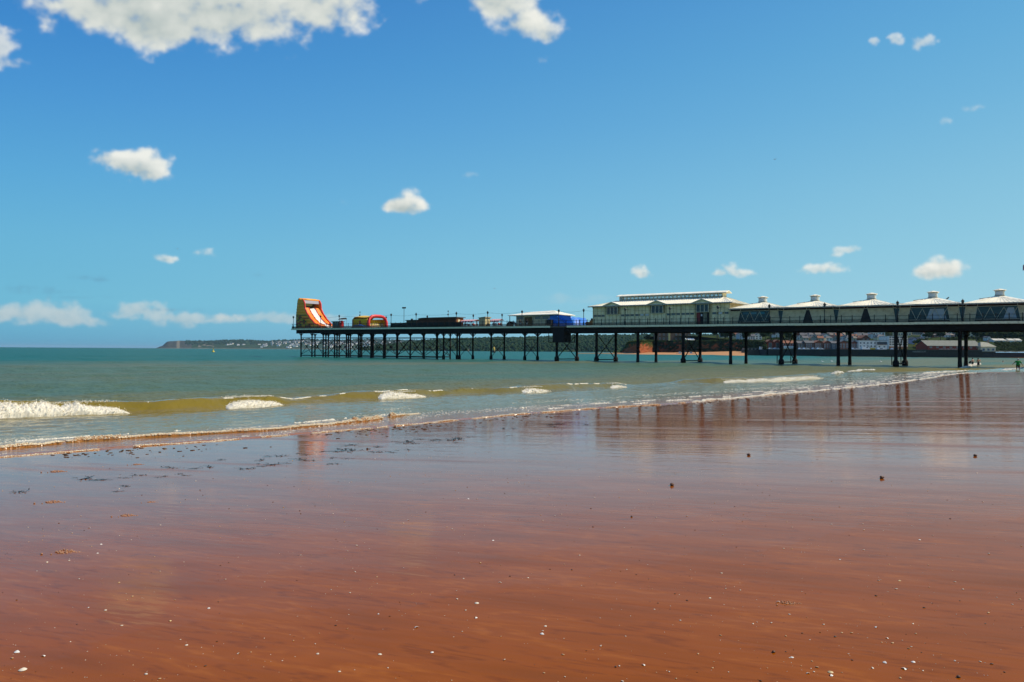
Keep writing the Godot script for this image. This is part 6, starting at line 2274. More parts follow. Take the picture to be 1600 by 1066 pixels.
func build_castle() -> void:
	var o := thing("bouncy_castle", "yellow bouncy castle with a fat red arch at its open front", "bouncy castle", on_pier(145.0, 2.2, 0.01), Basis(-PA, Vector3.UP, -PC))
	var yellow := vinyl(0.84, 0.50, 0.015)
	var dull := vinyl(0.70, 0.40, 0.015)
	var red := vinyl(0.72, 0.04, 0.04)
	var W := 7.2
	# side wall towards the viewer, made of stacked puffed bands
	for k in 6:
		var y := 0.28 + k * 0.42
		for z in [-0.2, -W + 0.2]:
			smooth_tube("wall_band", [Vector3(0.4, y, z), Vector3(5.9, y, z)], 0.25, yellow if k > 3 else dull, o, 8)
	for z in [-0.2, -W + 0.2]:
		smooth_tube("corner_post", [Vector3(0.3, 0, z), Vector3(0.3, 2.4, z), Vector3(0.9, 3.0, z * 0.9 - 0.3)], 0.32, vinyl(0.30, 0.05, 0.02), o)
	smooth_tube("wall_post", [Vector3(3.2, 0.1, 0.06), Vector3(3.2, 2.1, 0.06)], 0.24, vinyl(0.28, 0.04, 0.02), o)
	# ridge-like soft roof
	var rf := Mb.new()
	var xs := [0.2, 0.9, 2.0, 3.4, 4.8, 6.2]
	var hs := [2.5, 3.5, 3.62, 3.42, 3.3, 3.35]
	for k in xs.size() - 1:
		for s in 8:
			var fa := s / 8.0
			var fb := (s + 1) / 8.0
			var arch := func(f: float) -> float: return pow(sin(PI * clampf(0.06 + f * 0.88, 0.0, 1.0)), 0.35)
			var sag := func(f: float) -> float: return 0.05 * sin(f * 25.0)
			rf.quad(Vector3(xs[k], 2.5 + (hs[k] - 2.5) * arch.call(fa) + sag.call(fa), -W * fa), Vector3(xs[k + 1], 2.5 + (hs[k + 1] - 2.5) * arch.call(fa) + sag.call(fa), -W * fa), Vector3(xs[k + 1], 2.5 + (hs[k + 1] - 2.5) * arch.call(fb) + sag.call(fb), -W * fb), Vector3(xs[k], 2.5 + (hs[k] - 2.5) * arch.call(fb) + sag.call(fb), -W * fb))
	part("roof", rf.commit(true), yellow, o)
	var bw := Mb.new()
	bw.span(Vector3(0.3, 0.2, -W + 0.4), Vector3(0.5, 2.5, -0.4))
	part("back_wall", bw.commit(), yellow, o)
	# inner yellow wall with stripes seen through the arch
	for k in 5:
		smooth_tube("inner_band", [Vector3(4.9, 1.5 + k * 0.2, -0.9), Vector3(4.9, 1.5 + k * 0.2, -W + 0.9)], 0.13, yellow, o, 8)
	var art := Mb.new()
	art.tinted = true
	for i in 22:
		for j in 4:
			var v := n_mid.get_noise_2d(i * 1.7, j * 2.3)
			art.col = Color(0.50, 0.36, 0.08) if v > 0.1 else (Color(0.45, 0.16, 0.10) if v > -0.05 else (Color(0.50, 0.42, 0.34) if v > -0.22 else Color(0.10, 0.16, 0.05)))
			var z := -0.8 - i * (W - 1.6) / 22.0
			art.quad(Vector3(5.4, 0.15 + j * 0.3, z), Vector3(5.4, 0.15 + j * 0.3, z - (W - 1.6) / 22.0), Vector3(5.3, 0.45 + j * 0.3, z - (W - 1.6) / 22.0), Vector3(5.3, 0.45 + j * 0.3, z))
	part("printed_band", art.commit(), tinted_mat(0.5, 0.4), o)
	var pts := []
	for p in [[0.25, 0.0], [0.25, 1.2], [0.3, 2.1], [0.75, 2.75], [1.5, 3.25], [2.6, 3.4], [4.6, 3.4], [5.7, 3.2], [6.5, 2.6], [6.9, 1.9], [6.95, 1.0], [6.95, 0.0]]:
		pts.append(Vector3(6.2, p[1], -p[0]))
	smooth_tube("arch", pts, 0.42, red, o, 14)


func build_hut() -> void:
	# local x seaward, z away
	var o := thing("hut", "low beige pier hut with a white hipped roof and brown doorway", "hut", on_pier(79.0, 1.6, 0.004), pier_basis)
	var L := 11.0
	var beige := worn(0.62, 0.53, 0.32, 0.8, 4.0, "paint")
	var wl := Mb.new()
	wl.span(Vector3(1.2, 0, 0.05), Vector3(10.3, 2.6, 6.0))
	part("wall", wl.commit(), beige, o)
	var dr := Mb.new()
	dr.span(Vector3(5.9, 0.04, -0.01), Vector3(8.0, 2.25, 0.047))
	part("door", dr.commit(), worn(0.17, 0.10, 0.03, 0.7, 2.0), o)
	for x in [1.25, 3.3, 5.6, 8.3, 10.25]:
		var p := Mb.new()
		p.span(Vector3(x - 0.1, 0, -0.03), Vector3(x + 0.1, 2.58, 0.046))
		part("pilaster", p.commit(), worn(0.46, 0.42, 0.31, 0.8, 3.0), o)
	for x in [2.3, 4.4, 9.3]:
		var w := Mb.new()
		w.span(Vector3(x - 0.75, 1.75, -0.005), Vector3(x + 0.75, 2.4, 0.046))
		part("window", w.commit(), mat(0.14, 0.15, 0.13, 0.2, 0.5), o)
	var rf := Mb.new()
	var y := 2.62
	var e := [Vector3(-1.5, y, -0.6), Vector3(12.4, y, -0.6), Vector3(12.4, y, 6.6), Vector3(-1.5, y, 6.6)]
	var t := [Vector3(2.0, 3.65, 3.0), Vector3(8.4, 3.45, 3.0)]
	var u := Vector3(0, 0.14, 0)
	rf.hexa(e[0], e[1], t[1], t[0], e[0] + u, e[1] + u, t[1] + u, t[0] + u)
	rf.hexa(e[2], e[3], t[0], t[1], e[2] + u, e[3] + u, t[0] + u, t[1] + u)
	rf.hexa(e[1], e[2], t[1], t[1] + Vector3(0, 0, 0.01), e[1] + u, e[2] + u, t[1] + u, t[1] + u + Vector3(0, 0, 0.01))
	rf.hexa(e[3], e[0], t[0], t[0] + Vector3(0, 0, 0.01), e[3] + u, e[0] + u, t[0] + u, t[0] + u + Vector3(0, 0, 0.01))
	part("roof", rf.commit(), roof_white, o)
	for z in [-0.4, 5.8]:
		var p := Mb.new()
		p.span(Vector3(11.9, 0, z), Vector3(12.02, 2.6, z + 0.12))
		part("post", p.commit(), worn(0.3, 0.3, 0.25, 0.8, 2.0), o)
	# blue sheet lashed over the shoreward end
	var tp := Mb.new()
	var nx := 16
	var ny := 12
	var q := func(i: int, j: int) -> Vector3:
		var f := float(i) / nx
		var g := float(j) / ny
		var x := 1.9 - f * 6.4
		var top := 2.5 if f < 0.62 else 2.5 - (f - 0.62) * 1.2
		var yy := top * (1.0 - g)
		var spread := f * 0.4 + g * g * (0.25 + 0.9 * smoothstep(0.55, 1.0, f))
		var fold := 0.10 * sin(f * 19.0 + g * 2.0) * (0.3 + g) + 0.14 * n_mid.get_noise_2d(f * 7.0, g * 5.0)
		return Vector3(x - g * f * 1.2, maxf(yy, 0.02), 0.1 - spread + fold)
	for i in nx:
		for j in ny:
			tp.quad(q.call(i, j), q.call(i + 1, j), q.call(i + 1, j + 1), q.call(i, j + 1))
	# and its shoreward slope
	var q2 := func(i: int, j: int) -> Vector3:
		var f := float(i) / 10.0
		var g := float(j) / ny
		var edge: Vector3 = q.call(nx, j)
		return edge + Vector3(0.25 * sin(f * 9.0) * g, 0.05 * sin(f * 14.0 + g * 5.0), f * 6.2) + Vector3(-0.7 * f * g, 0, 0)
	for i in 10:
		for j in ny:
			tp.quad(q2.call(i, j), q2.call(i + 1, j), q2.call(i + 1, j + 1), q2.call(i, j + 1))
	# sloping cover between the roof edge and the ground
	var q3 := func(i: int, j: int) -> Vector3:
		var f := float(i) / 12.0
		var g := float(j) / ny
		var yy := 2.55 * (1.0 - g)
		return Vector3(-0.6 - g * 3.9 + 0.15 * n_mid.get_noise_2d(f * 6.0, g * 6.0 + 9.0), maxf(yy, 0.03) + 0.12 * sin(f * 15.0 + g * 3.0) * sin(PI * g), -0.6 + f * 6.6)
	for i in 12:
		for j in ny:
			tp.quad(q3.call(i, j), q3.call(i + 1, j), q3.call(i + 1, j + 1), q3.call(i, j + 1))
	solo("tarpaulin", tp.commit(true), mat(0.012, 0.17, 0.66, 0.4, 0.5), "bright blue tarpaulin draped over the right end of the white roofed hut", "tarpaulin", on_pier(79.0, 1.6, 0.006), pier_basis)
	var cr := Mb.new()
	cr.span(Vector3(-1.0, 0.3, -1.7), Vector3(0.35, 1.5, -0.9))
	cr.span(Vector3(-0.9, 0.0, -1.6), Vector3(0.25, 0.297, -1.0))
	solo("crate", cr.commit(), worn(0.03, 0.03, 0.03, 0.7, 1.0), "black crate standing in front of the blue tarpaulin", "crate", on_pier(79.6, 1.6, 0.0), pier_basis)
	# grey covered heap at the other end
	var gh := Mb.new()
	for i in 10:
		for j in 8:
			var g := []
			for e2 in [[i, j], [i + 1, j], [i + 1, j + 1], [i, j + 1]]:
				var a = PI * e2[0] / 10.0
				var f: float = e2[1] / 8.0
				g.append(Vector3(-cos(a) * 1.3 - f * 0.25, sin(a) * (1.55 - f * 0.4) * (0.85 + 0.2 * n_mid.get_noise_2d(e2[0], e2[1])), f * 2.5))
			gh.quad(g[0], g[1], g[2], g[3])
	solo("covered_heap", gh.commit(true), worn(0.24, 0.25, 0.25, 0.7, 1.0), "grey sheeted heap at the seaward end of the white roofed hut", "heap", on_pier(90.6, 1.0, 0.0), pier_basis)


func build_pier_things() -> void:
	build_slide()
	build_castle()
	build_hut()
	# low blue and black sheet in front of the castle
	var tp := Mb.new()
	tp.tinted = true
	for i in 20:
		for j in 10:
			var g := []
			for e in [[i, j], [i + 1, j], [i + 1, j + 1], [i, j + 1]]:
				var f: float = e[0] / 20.0
				var k: float = e[1] / 10.0
				var hh := pow(sin(PI * f), 0.8) * (1.0 + 0.35 * n_mid.get_noise_2d(f * 7.0, k * 3.0)) * (1.05 - k * 0.25) * (0.25 if e[1] == 0 else 1.0)
				g.append(Vector3(3.0 - f * 6.0, hh, -0.3 + k * 2.2))
			tp.col = Color(0.014, 0.10, 0.42) if i > 5 and i < 16 and j > 1 else Color(0.030, 0.045, 0.075)
			tp.quad(g[0], g[1], g[2], g[3])
	solo("tarpaulin", tp.commit(true), tinted_mat(0.35, 0.5), "low dark blue tarpaulin heaped in front of the yellow bouncy castle wall", "tarpaulin", on_pier(140.6, 0.4, 0.0), pier_basis)
	# ticket cabin, canopy and red booth between slide and castle
	var cab := thing("ticket_cabin", "small grey glazed cabin with a dark flat roof at the foot of the slide", "cabin", on_pier(150.6, 1.2, 0.004), pier_basis)
	var cb := Mb.new()
	cb.span(Vector3(-1.2, 0.0, 0), Vector3(1.2, 1.0, 2.0))
	for x in [-1.1, -0.3, 0.5, 1.1]:
		cb.span(Vector3(x - 0.08, 1.0, 0), Vector3(x + 0.08, 1.9, 2.0))
	part("frame", cb.commit(), worn(0.16, 0.17, 0.14, 0.7, 2.0), cab)
	var cg := Mb.new()
	cg.span(Vector3(-1.0, 1.003, 0.1), Vector3(1.0, 1.897, 0.14))
	part("pane", cg.commit(), mat(0.16, 0.22, 0.22, 0.15, 0.5), cab)
	var cr := Mb.new()
	cr.span(Vector3(-1.4, 1.903, -0.3), Vector3(1.4, 2.02, 2.3))
	part("roof", cr.commit(), mat(0.02, 0.022, 0.02), cab)
	var booth := thing("kiddie_ride_booth", "round bright red booth under a black canopy between the slide and the castle", "booth", on_pier(148.4, 1.4, 0.004), pier_basis)
	var bb := Mb.new()
	bb.lathe(Vector3.ZERO, [[0.62, 0.0], [0.66, 0.15], [0.62, 0.3], [0.6, 1.9], [0.7, 2.0], [0.0, 2.25]], 16)
	part("body", bb.commit(true), mat(0.50, 0.022, 0.022, 0.35, 0.5), booth)
	var bo := Mb.new()
	bo.box(Vector3(-0.35, 1.3, -0.52), Vector3(0.5, 0.7, 0.12), Basis(Vector3.UP, -0.6))
	part("window", bo.commit(), mat(0.03, 0.02, 0.02, 0.2), booth)
	var bs := Mb.new()
	bs.ball(Vector3(-0.3, 1.75, -0.6), Vector3(0.16, 0.16, 0.1))
	part("lamp_globe", bs.commit(true), mat(0.8, 0.78, 0.7, 0.3), booth)
	var cn := Mb.new()
	cn.hexa(Vector3(-1.0, 2.45, -0.6), Vector3(0.8, 2.45, -0.6), Vector3(0.8, 2.55, 1.2), Vector3(-1.0, 2.55, 1.2), Vector3(-0.9, 2.9, -0.3), Vector3(0.4, 2.75, -0.3), Vector3(0.4, 2.85, 1.0), Vector3(-0.9, 3.0, 1.0))
	part("canopy", cn.commit(), mat(0.014, 0.014, 0.015), booth)
	for x in [-0.95, 0.75]:
		rod(booth, "post", Vector3(x, 0, 1.1), Vector3(x, 2.5, 1.1), 0.04, mat(0.3, 0.3, 0.3))
	# small pale stall right of the booth
	var st := thing("stall", "small pale stall with bunting pegs between the red booth and the castle", "stall", on_pier(144.4, 3.4, 0.004), pier_basis)
	var sb := Mb.new()
	sb.span(Vector3(-1.3, 0, 0), Vector3(0.9, 0.9, 1.4))
	part("counter", sb.commit(), worn(0.55, 0.42, 0.30, 0.7, 2.0), st)
	for k in 5:
		rod(st, "post", Vector3(-1.2 + k * 0.5, 0.9, 0.1), Vector3(-1.2 + k * 0.5, 1.5 + 0.5 * (k % 2), 0.1), 0.035, mat(0.05, 0.05, 0.06))
	var sc := Mb.new()
	sc.span(Vector3(-0.7, 0.9, 0.9), Vector3(0.8, 2.1, 1.0))
	part("back_cloth", sc.commit(), mat(0.50, 0.52, 0.62, 0.7), st)
	# speaker clusters on thin poles at the head
	for q in [[151.3, 11.0, 5.0, "thin pole with loudspeakers above the slide's foot"], [117.6, 10.5, 4.6, "thin pole with a round loudspeaker behind the brown shed"]]:
		var sp := thing("speaker_pole", q[3], "pole", on_pier(q[0], q[1]), pier_basis)
		rod(sp, "mast", Vector3.ZERO, Vector3(0, q[2], 0), 0.05, mat(0.25, 0.25, 0.25))
		var s1 := Mb.new()
		s1.ball(Vector3(0, q[2] - 0.9, -0.1), Vector3(0.2, 0.24, 0.2))
		s1.ball(Vector3(0.05, q[2], 0), Vector3(0.18, 0.16, 0.18))
		part("speaker", s1.commit(true), mat(0.03, 0.03, 0.03), sp)
	# the brown sheds
	var brown := worn(0.105, 0.050, 0.026, 0.85, 3.0)
	var big := thing("shed", "long dark brown boarded shed with a flat grey roof on the pier head", "shed", on_pier(107.6, 1.6, 0.004), pier_basis)
	var pl := Mb.new()
	pl.span(Vector3(0, 0, 0.03), Vector3(12.2, 2.4, 3.0))
	pl.hexa(Vector3(12.2, 0, 0.03), Vector3(15.0, 0, 0.03), Vector3(15.0, 0, 3.0), Vector3(12.2, 0, 3.0), Vector3(12.2, 2.4, 0.03), Vector3(12.8, 2.0, 0.03), Vector3(12.8, 2.0, 3.0), Vector3(12.2, 2.4, 3.0))
	part("wall", pl.commit(), brown, big)
	for k in 11:
		var bd := Mb.new()
		bd.span(Vector3(0.02, 0.05 + k * 0.21, -0.02 - 0.006 * (k % 3)), Vector3(12.1, 0.24 + k * 0.21, 0.027))
		part("board", bd.commit(), brown, big)
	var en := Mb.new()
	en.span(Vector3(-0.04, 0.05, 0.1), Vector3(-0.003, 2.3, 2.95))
	part("end_wall", en.commit(), worn(0.36, 0.14, 0.04, 0.85, 2.0), big, "orange brown sunlit end wall")  # sunlight on this end is put into its lighter brown
	var lw := Mb.new()
	lw.span(Vector3(-0.07, 1.25, 0.9), Vector3(-0.043, 2.0, 1.6))
	part("window", lw.commit(), mat(0.75, 0.70, 0.45, 0.3), big, "bright pale window")
	var rf := Mb.new()
	rf.hexa(Vector3(-0.4, 2.45, -0.3), Vector3(10.6, 2.42, -0.3), Vector3(10.6, 2.42, 3.4), Vector3(-0.4, 2.45, 3.4), Vector3(-0.4, 2.6, -0.3), Vector3(10.4, 2.6, -0.3), Vector3(10.4, 2.6, 3.4), Vector3(-0.4, 2.6, 3.4))
	rf.hexa(Vector3(10.6, 2.42, -0.3), Vector3(12.4, 2.40, -0.3), Vector3(12.4, 2.40, 3.4), Vector3(10.6, 2.42, 3.4), Vector3(10.4, 2.6, -0.3), Vector3(12.4, 2.46, -0.3), Vector3(12.4, 2.46, 3.4), Vector3(10.4, 2.6, 3.4))
	part("roof", rf.commit(), worn(0.11, 0.12, 0.11, 0.7, 2.0), big)
	var small := thing("shed", "smaller dark olive shed left of the long brown one", "shed", on_pier(119.6, 3.2, 0.004), pier_basis)
	var s2 := Mb.new()
	s2.span(Vector3(0, 0, 0), Vector3(6.0, 2.0, 2.6))
	part("wall", s2.commit(), worn(0.085, 0.080, 0.045, 0.85, 3.0), small)
	var s3 := Mb.new()
	s3.span(Vector3(-0.2, 2.003, -0.25), Vector3(6.3, 2.14, 2.8))
	s3.span(Vector3(4.4, 2.14, 0.4), Vector3(4.8, 2.5, 0.8))
	part("roof", s3.commit(), mat(0.025, 0.028, 0.026), small)
	var s4 := Mb.new()
	s4.span(Vector3(-0.9, 0, 0.2), Vector3(-0.003, 1.9, 2.4))
	part("side_bay", s4.commit(), worn(0.30, 0.22, 0.10, 0.8, 2.0), small, "tan lean-to bay")
	var lo := thing("low_wall", "low dark grey wall at the left end of the sheds", "wall", on_pier(122.8, 1.4, 0.004), pier_basis)
	var lm := Mb.new()
	lm.span(Vector3(0, 0, 0), Vector3(4.2, 1.15, 0.5))
	part("wall", lm.commit(), worn(0.05, 0.05, 0.045, 0.85, 2.0), lo)
	# striped rides
	for q in [[104.9, 4.2, 2.1, "low fairground ride with a pink and white striped awning right of the brown shed"], [96.2, 3.4, 1.3, "little red and white striped ride right of the cream kiosk"]]:
		var rd := thing("fairground_ride", q[3], "fairground ride", on_pier(q[0], q[1], 0.004), pier_basis)
		var R: float = q[2]
		var base := Mb.new()
		base.lathe(Vector3.ZERO, [[R, 0.0], [R, 0.35], [0.2, 0.4]], 14)
		part("platform", base.commit(), mat(0.10, 0.03, 0.03, 0.6), rd)
		for k in 6:
			var a := TAU * k / 6.0
			rod(rd, "post", Vector3(cos(a) * R * 0.8, 0.3, sin(a) * R * 0.8), Vector3(cos(a) * R * 0.8, 1.55, sin(a) * R * 0.8), 0.05, mat(0.4, 0.38, 0.38))
			var cr2 := Mb.new()
			cr2.ball(Vector3(cos(a + 0.5) * R * 0.7, 0.75, sin(a + 0.5) * R * 0.7), Vector3(0.35, 0.3, 0.3))
			part("seat", cr2.commit(true), [mat(0.45, 0.04, 0.04, 0.4), mat(0.5, 0.45, 0.4, 0.4), mat(0.08, 0.06, 0.06, 0.4)][k % 3], rd)
		# flat striped awning, pitched like a shallow ridge tent
		for k in 10:
			var x0 := -R * 1.05 + R * 0.21 * k
			var x1 := x0 + R * 0.21
			var mb := Mb.new()
			mb.quad(Vector3(x0, 1.62, -R * 0.8), Vector3(x1, 1.62, -R * 0.8), Vector3(x1, 2.0, 0), Vector3(x0, 2.0, 0))
			mb.quad(Vector3(x0, 2.0, 0), Vector3(x1, 2.0, 0), Vector3(x1, 1.62, R * 0.8), Vector3(x0, 1.62, R * 0.8))
			mb.quad(Vector3(x0, 1.22, -R * 0.82), Vector3(x1, 1.22, -R * 0.82), Vector3(x1, 1.62, -R * 0.8), Vector3(x0, 1.62, -R * 0.8))
			part("awning_stripe", mb.commit(), mat(0.70, 0.13, 0.12, 0.5) if k % 2 else mat(0.80, 0.66, 0.62, 0.5), rd)
	# cream kiosk
	var ki := thing("kiosk", "small cream kiosk with a sloping roof standing alone on the pier", "kiosk", on_pier(98.3, 1.4, 0.004), pier_basis)
	var kw := Mb.new()
	kw.span(Vector3(0, 0, 0), Vector3(1.9, 2.2, 2.0))
	part("wall", kw.commit(), worn(0.60, 0.52, 0.28, 0.75, 2.0), ki)
	for k in 5:
		var kb := Mb.new()
		kb.span(Vector3(0.1 + k * 0.36, 0.05, -0.03), Vector3(0.42 + k * 0.36, 2.15, -0.003))
		part("board", kb.commit(), worn(0.50, 0.46, 0.28, 0.75, 2.0), ki)
	var kr := Mb.new()
	kr.hexa(Vector3(-0.2, 2.25, -0.2), Vector3(2.1, 2.22, -0.2), Vector3(2.1, 2.22, 2.2), Vector3(-0.2, 2.25, 2.2), Vector3(-0.2, 2.5, -0.2), Vector3(2.1, 2.3, -0.2), Vector3(2.1, 2.3, 2.2), Vector3(-0.2, 2.5, 2.2))
	part("roof", kr.commit(), worn(0.42, 0.38, 0.25, 0.75, 2.0), ki)
	# orange ride car
	var oc := thing("ride_car", "small orange fairground ride car just left of the arcade", "ride car", on_pier(70.6, 4.0, 0.004), pier_basis)
	var ob := Mb.new()
	ob.prism(PackedVector2Array([Vector2(-1.0, 0.25), Vector2(1.2, 0.25), Vector2(1.5, 0.7), Vector2(1.2, 1.05), Vector2(0.4, 1.0), Vector2(0.2, 1.35), Vector2(-0.9, 1.4), Vector2(-1.2, 0.8)]), -0.6, 0.6)
	part("body", ob.commit(), mat(0.52, 0.16, 0.015, 0.35, 0.5), oc)
	for x in [-0.6, 0.1]:
		var os := Mb.new()
		os.ball(Vector3(x, 1.55, 0), Vector3(0.22, 0.3, 0.3))
		part("seat", os.commit(true), mat(0.05, 0.015, 0.012), oc)
	for x in [-0.7, 0.9]:
		for z in [-0.62, 0.62]:
			var w := Mb.new()
			w.tube([Vector3(x, 0.25, z - 0.08), Vector3(x, 0.25, z + 0.08)], [0.25, 0.25], 10)
			part("wheel", w.commit(), mat(0.02, 0.02, 0.02), oc)
	# slim bollard posts left of the arcade
	for k in 3:
		var b := Mb.new()
		b.lathe(Vector3.ZERO, [[0.07, 0], [0.07, 1.35], [0.1, 1.4], [0.0, 1.5]], 8)
		solo("bollard", b.commit(true), mat(0.03, 0.03, 0.03), "%s of three dark bollards on the deck between the blue tarpaulin and the arcade" % ["leftmost", "middle one", "rightmost"][k], "bollard", on_pier(74.2 - k * 0.75, 2.0), Basis(), "bollards on the deck")
	# the flag that just shows at the right edge
	var fs := -9.65
	var fo := thing("flag", "flag streaming from a pole past the right edge, only its tip in view", "flag", on_pier(fs, -0.6), pier_basis)
	rod(fo, "pole", Vector3.ZERO, Vector3(0, 9.2, 0), 0.05, mat(0.6, 0.6, 0.6, 0.4))
	var fm := Mb.new()
	fm.tinted = true
	for i in 20:
		for j in 12:
			var g := []
			for e in [[i, j], [i + 1, j], [i + 1, j + 1], [i, j + 1]]:
				var f: float = e[0] / 20.0
				var k: float = e[1] / 12.0
				g.append(Vector3(f * 1.1, 9.1 - k * 0.85 - f * f * 0.45 + 0.05 * sin(f * 9.0), 0.12 * sin(f * 8.0 + k)))
			var u := (i + 0.5) / 20.0
			var v := (j + 0.5) / 12.0
			var dg := minf(absf(u - v), absf(u - (1.0 - v)))
			var cx := minf(absf(u - 0.5) * 2.0, absf(v - 0.5))
			fm.col = Color(0.45, 0.02, 0.03) if cx < 0.1 or dg < 0.035 else (Color(0.7, 0.7, 0.7) if cx < 0.17 or dg < 0.1 else Color(0.02, 0.03, 0.18))
			fm.quad(g[0], g[1], g[2], g[3])
	part("cloth", fm.commit(true), tinted_mat(0.8, 0.2), fo)


# ---- on the sand, on the water, in the air --------------------------------------------------------------
func lump(seed_: int, flat: float, rows := 6, cols := 9, rough := 0.35) -> ArrayMesh:
	var mb := Mb.new()
	for i in rows:
		for j in cols:
			var q := []
			for e in [[i, j], [i, j + 1], [i + 1, j + 1], [i + 1, j]]:
				var a = PI * e[0] / rows
				var b = TAU * (e[1] % cols) / cols
				var d := Vector3(sin(a) * cos(b), cos(a), sin(a) * sin(b))
				var r := 1.0 + rough * n_mid.get_noise_3d(d.x * 3.0 + seed_ * 13.0, d.y * 3.0, d.z * 3.0) * 2.0
				q.append(Vector3(d.x * r, d.y * r * flat, d.z * r))
			if i == 0:
				mb.tri(q[0], q[2], q[3])
			elif i == rows - 1:
				mb.tri(q[0], q[1], q[2])
			else:
				mb.quad(q[0], q[1], q[2], q[3])
	return mb.commit(true)


func on_sand(px: float, py: float) -> Vector3:
	var h := 0.3
	var p := Vector3.ZERO
	for k in 12:
		p = on_level(px, py, h)
		var w := beach_uv(p)
		h = sand_h(w.x, w.y)
	return Vector3(p.x, h, p.z)


func weed_mesh(seed_: int) -> ArrayMesh:
	# a flat tangle of straps
	var g := RandomNumberGenerator.new()
	g.seed = seed_
	var mb := Mb.new()
	for k in 16:
		var p := Vector3(g.randfn(0, 0.3), 0.02, g.randfn(0, 0.16))
		var a := g.randf() * TAU
		for s in 4:
			var d := Vector3(cos(a) * 0.16, g.randf_range(-0.02, 0.05), sin(a) * 0.10)
			var side := Vector3(-d.z, 0.02, d.x).normalized() * g.randf_range(0.02, 0.05)
			var q := p + d
			q.y = clampf(q.y, 0.01, 0.16)
			mb.quad(p - side, p + side, q + side * 0.8, q - side * 0.8)
			p = q
			a += g.randfn(0, 0.6)
	return mb.commit()


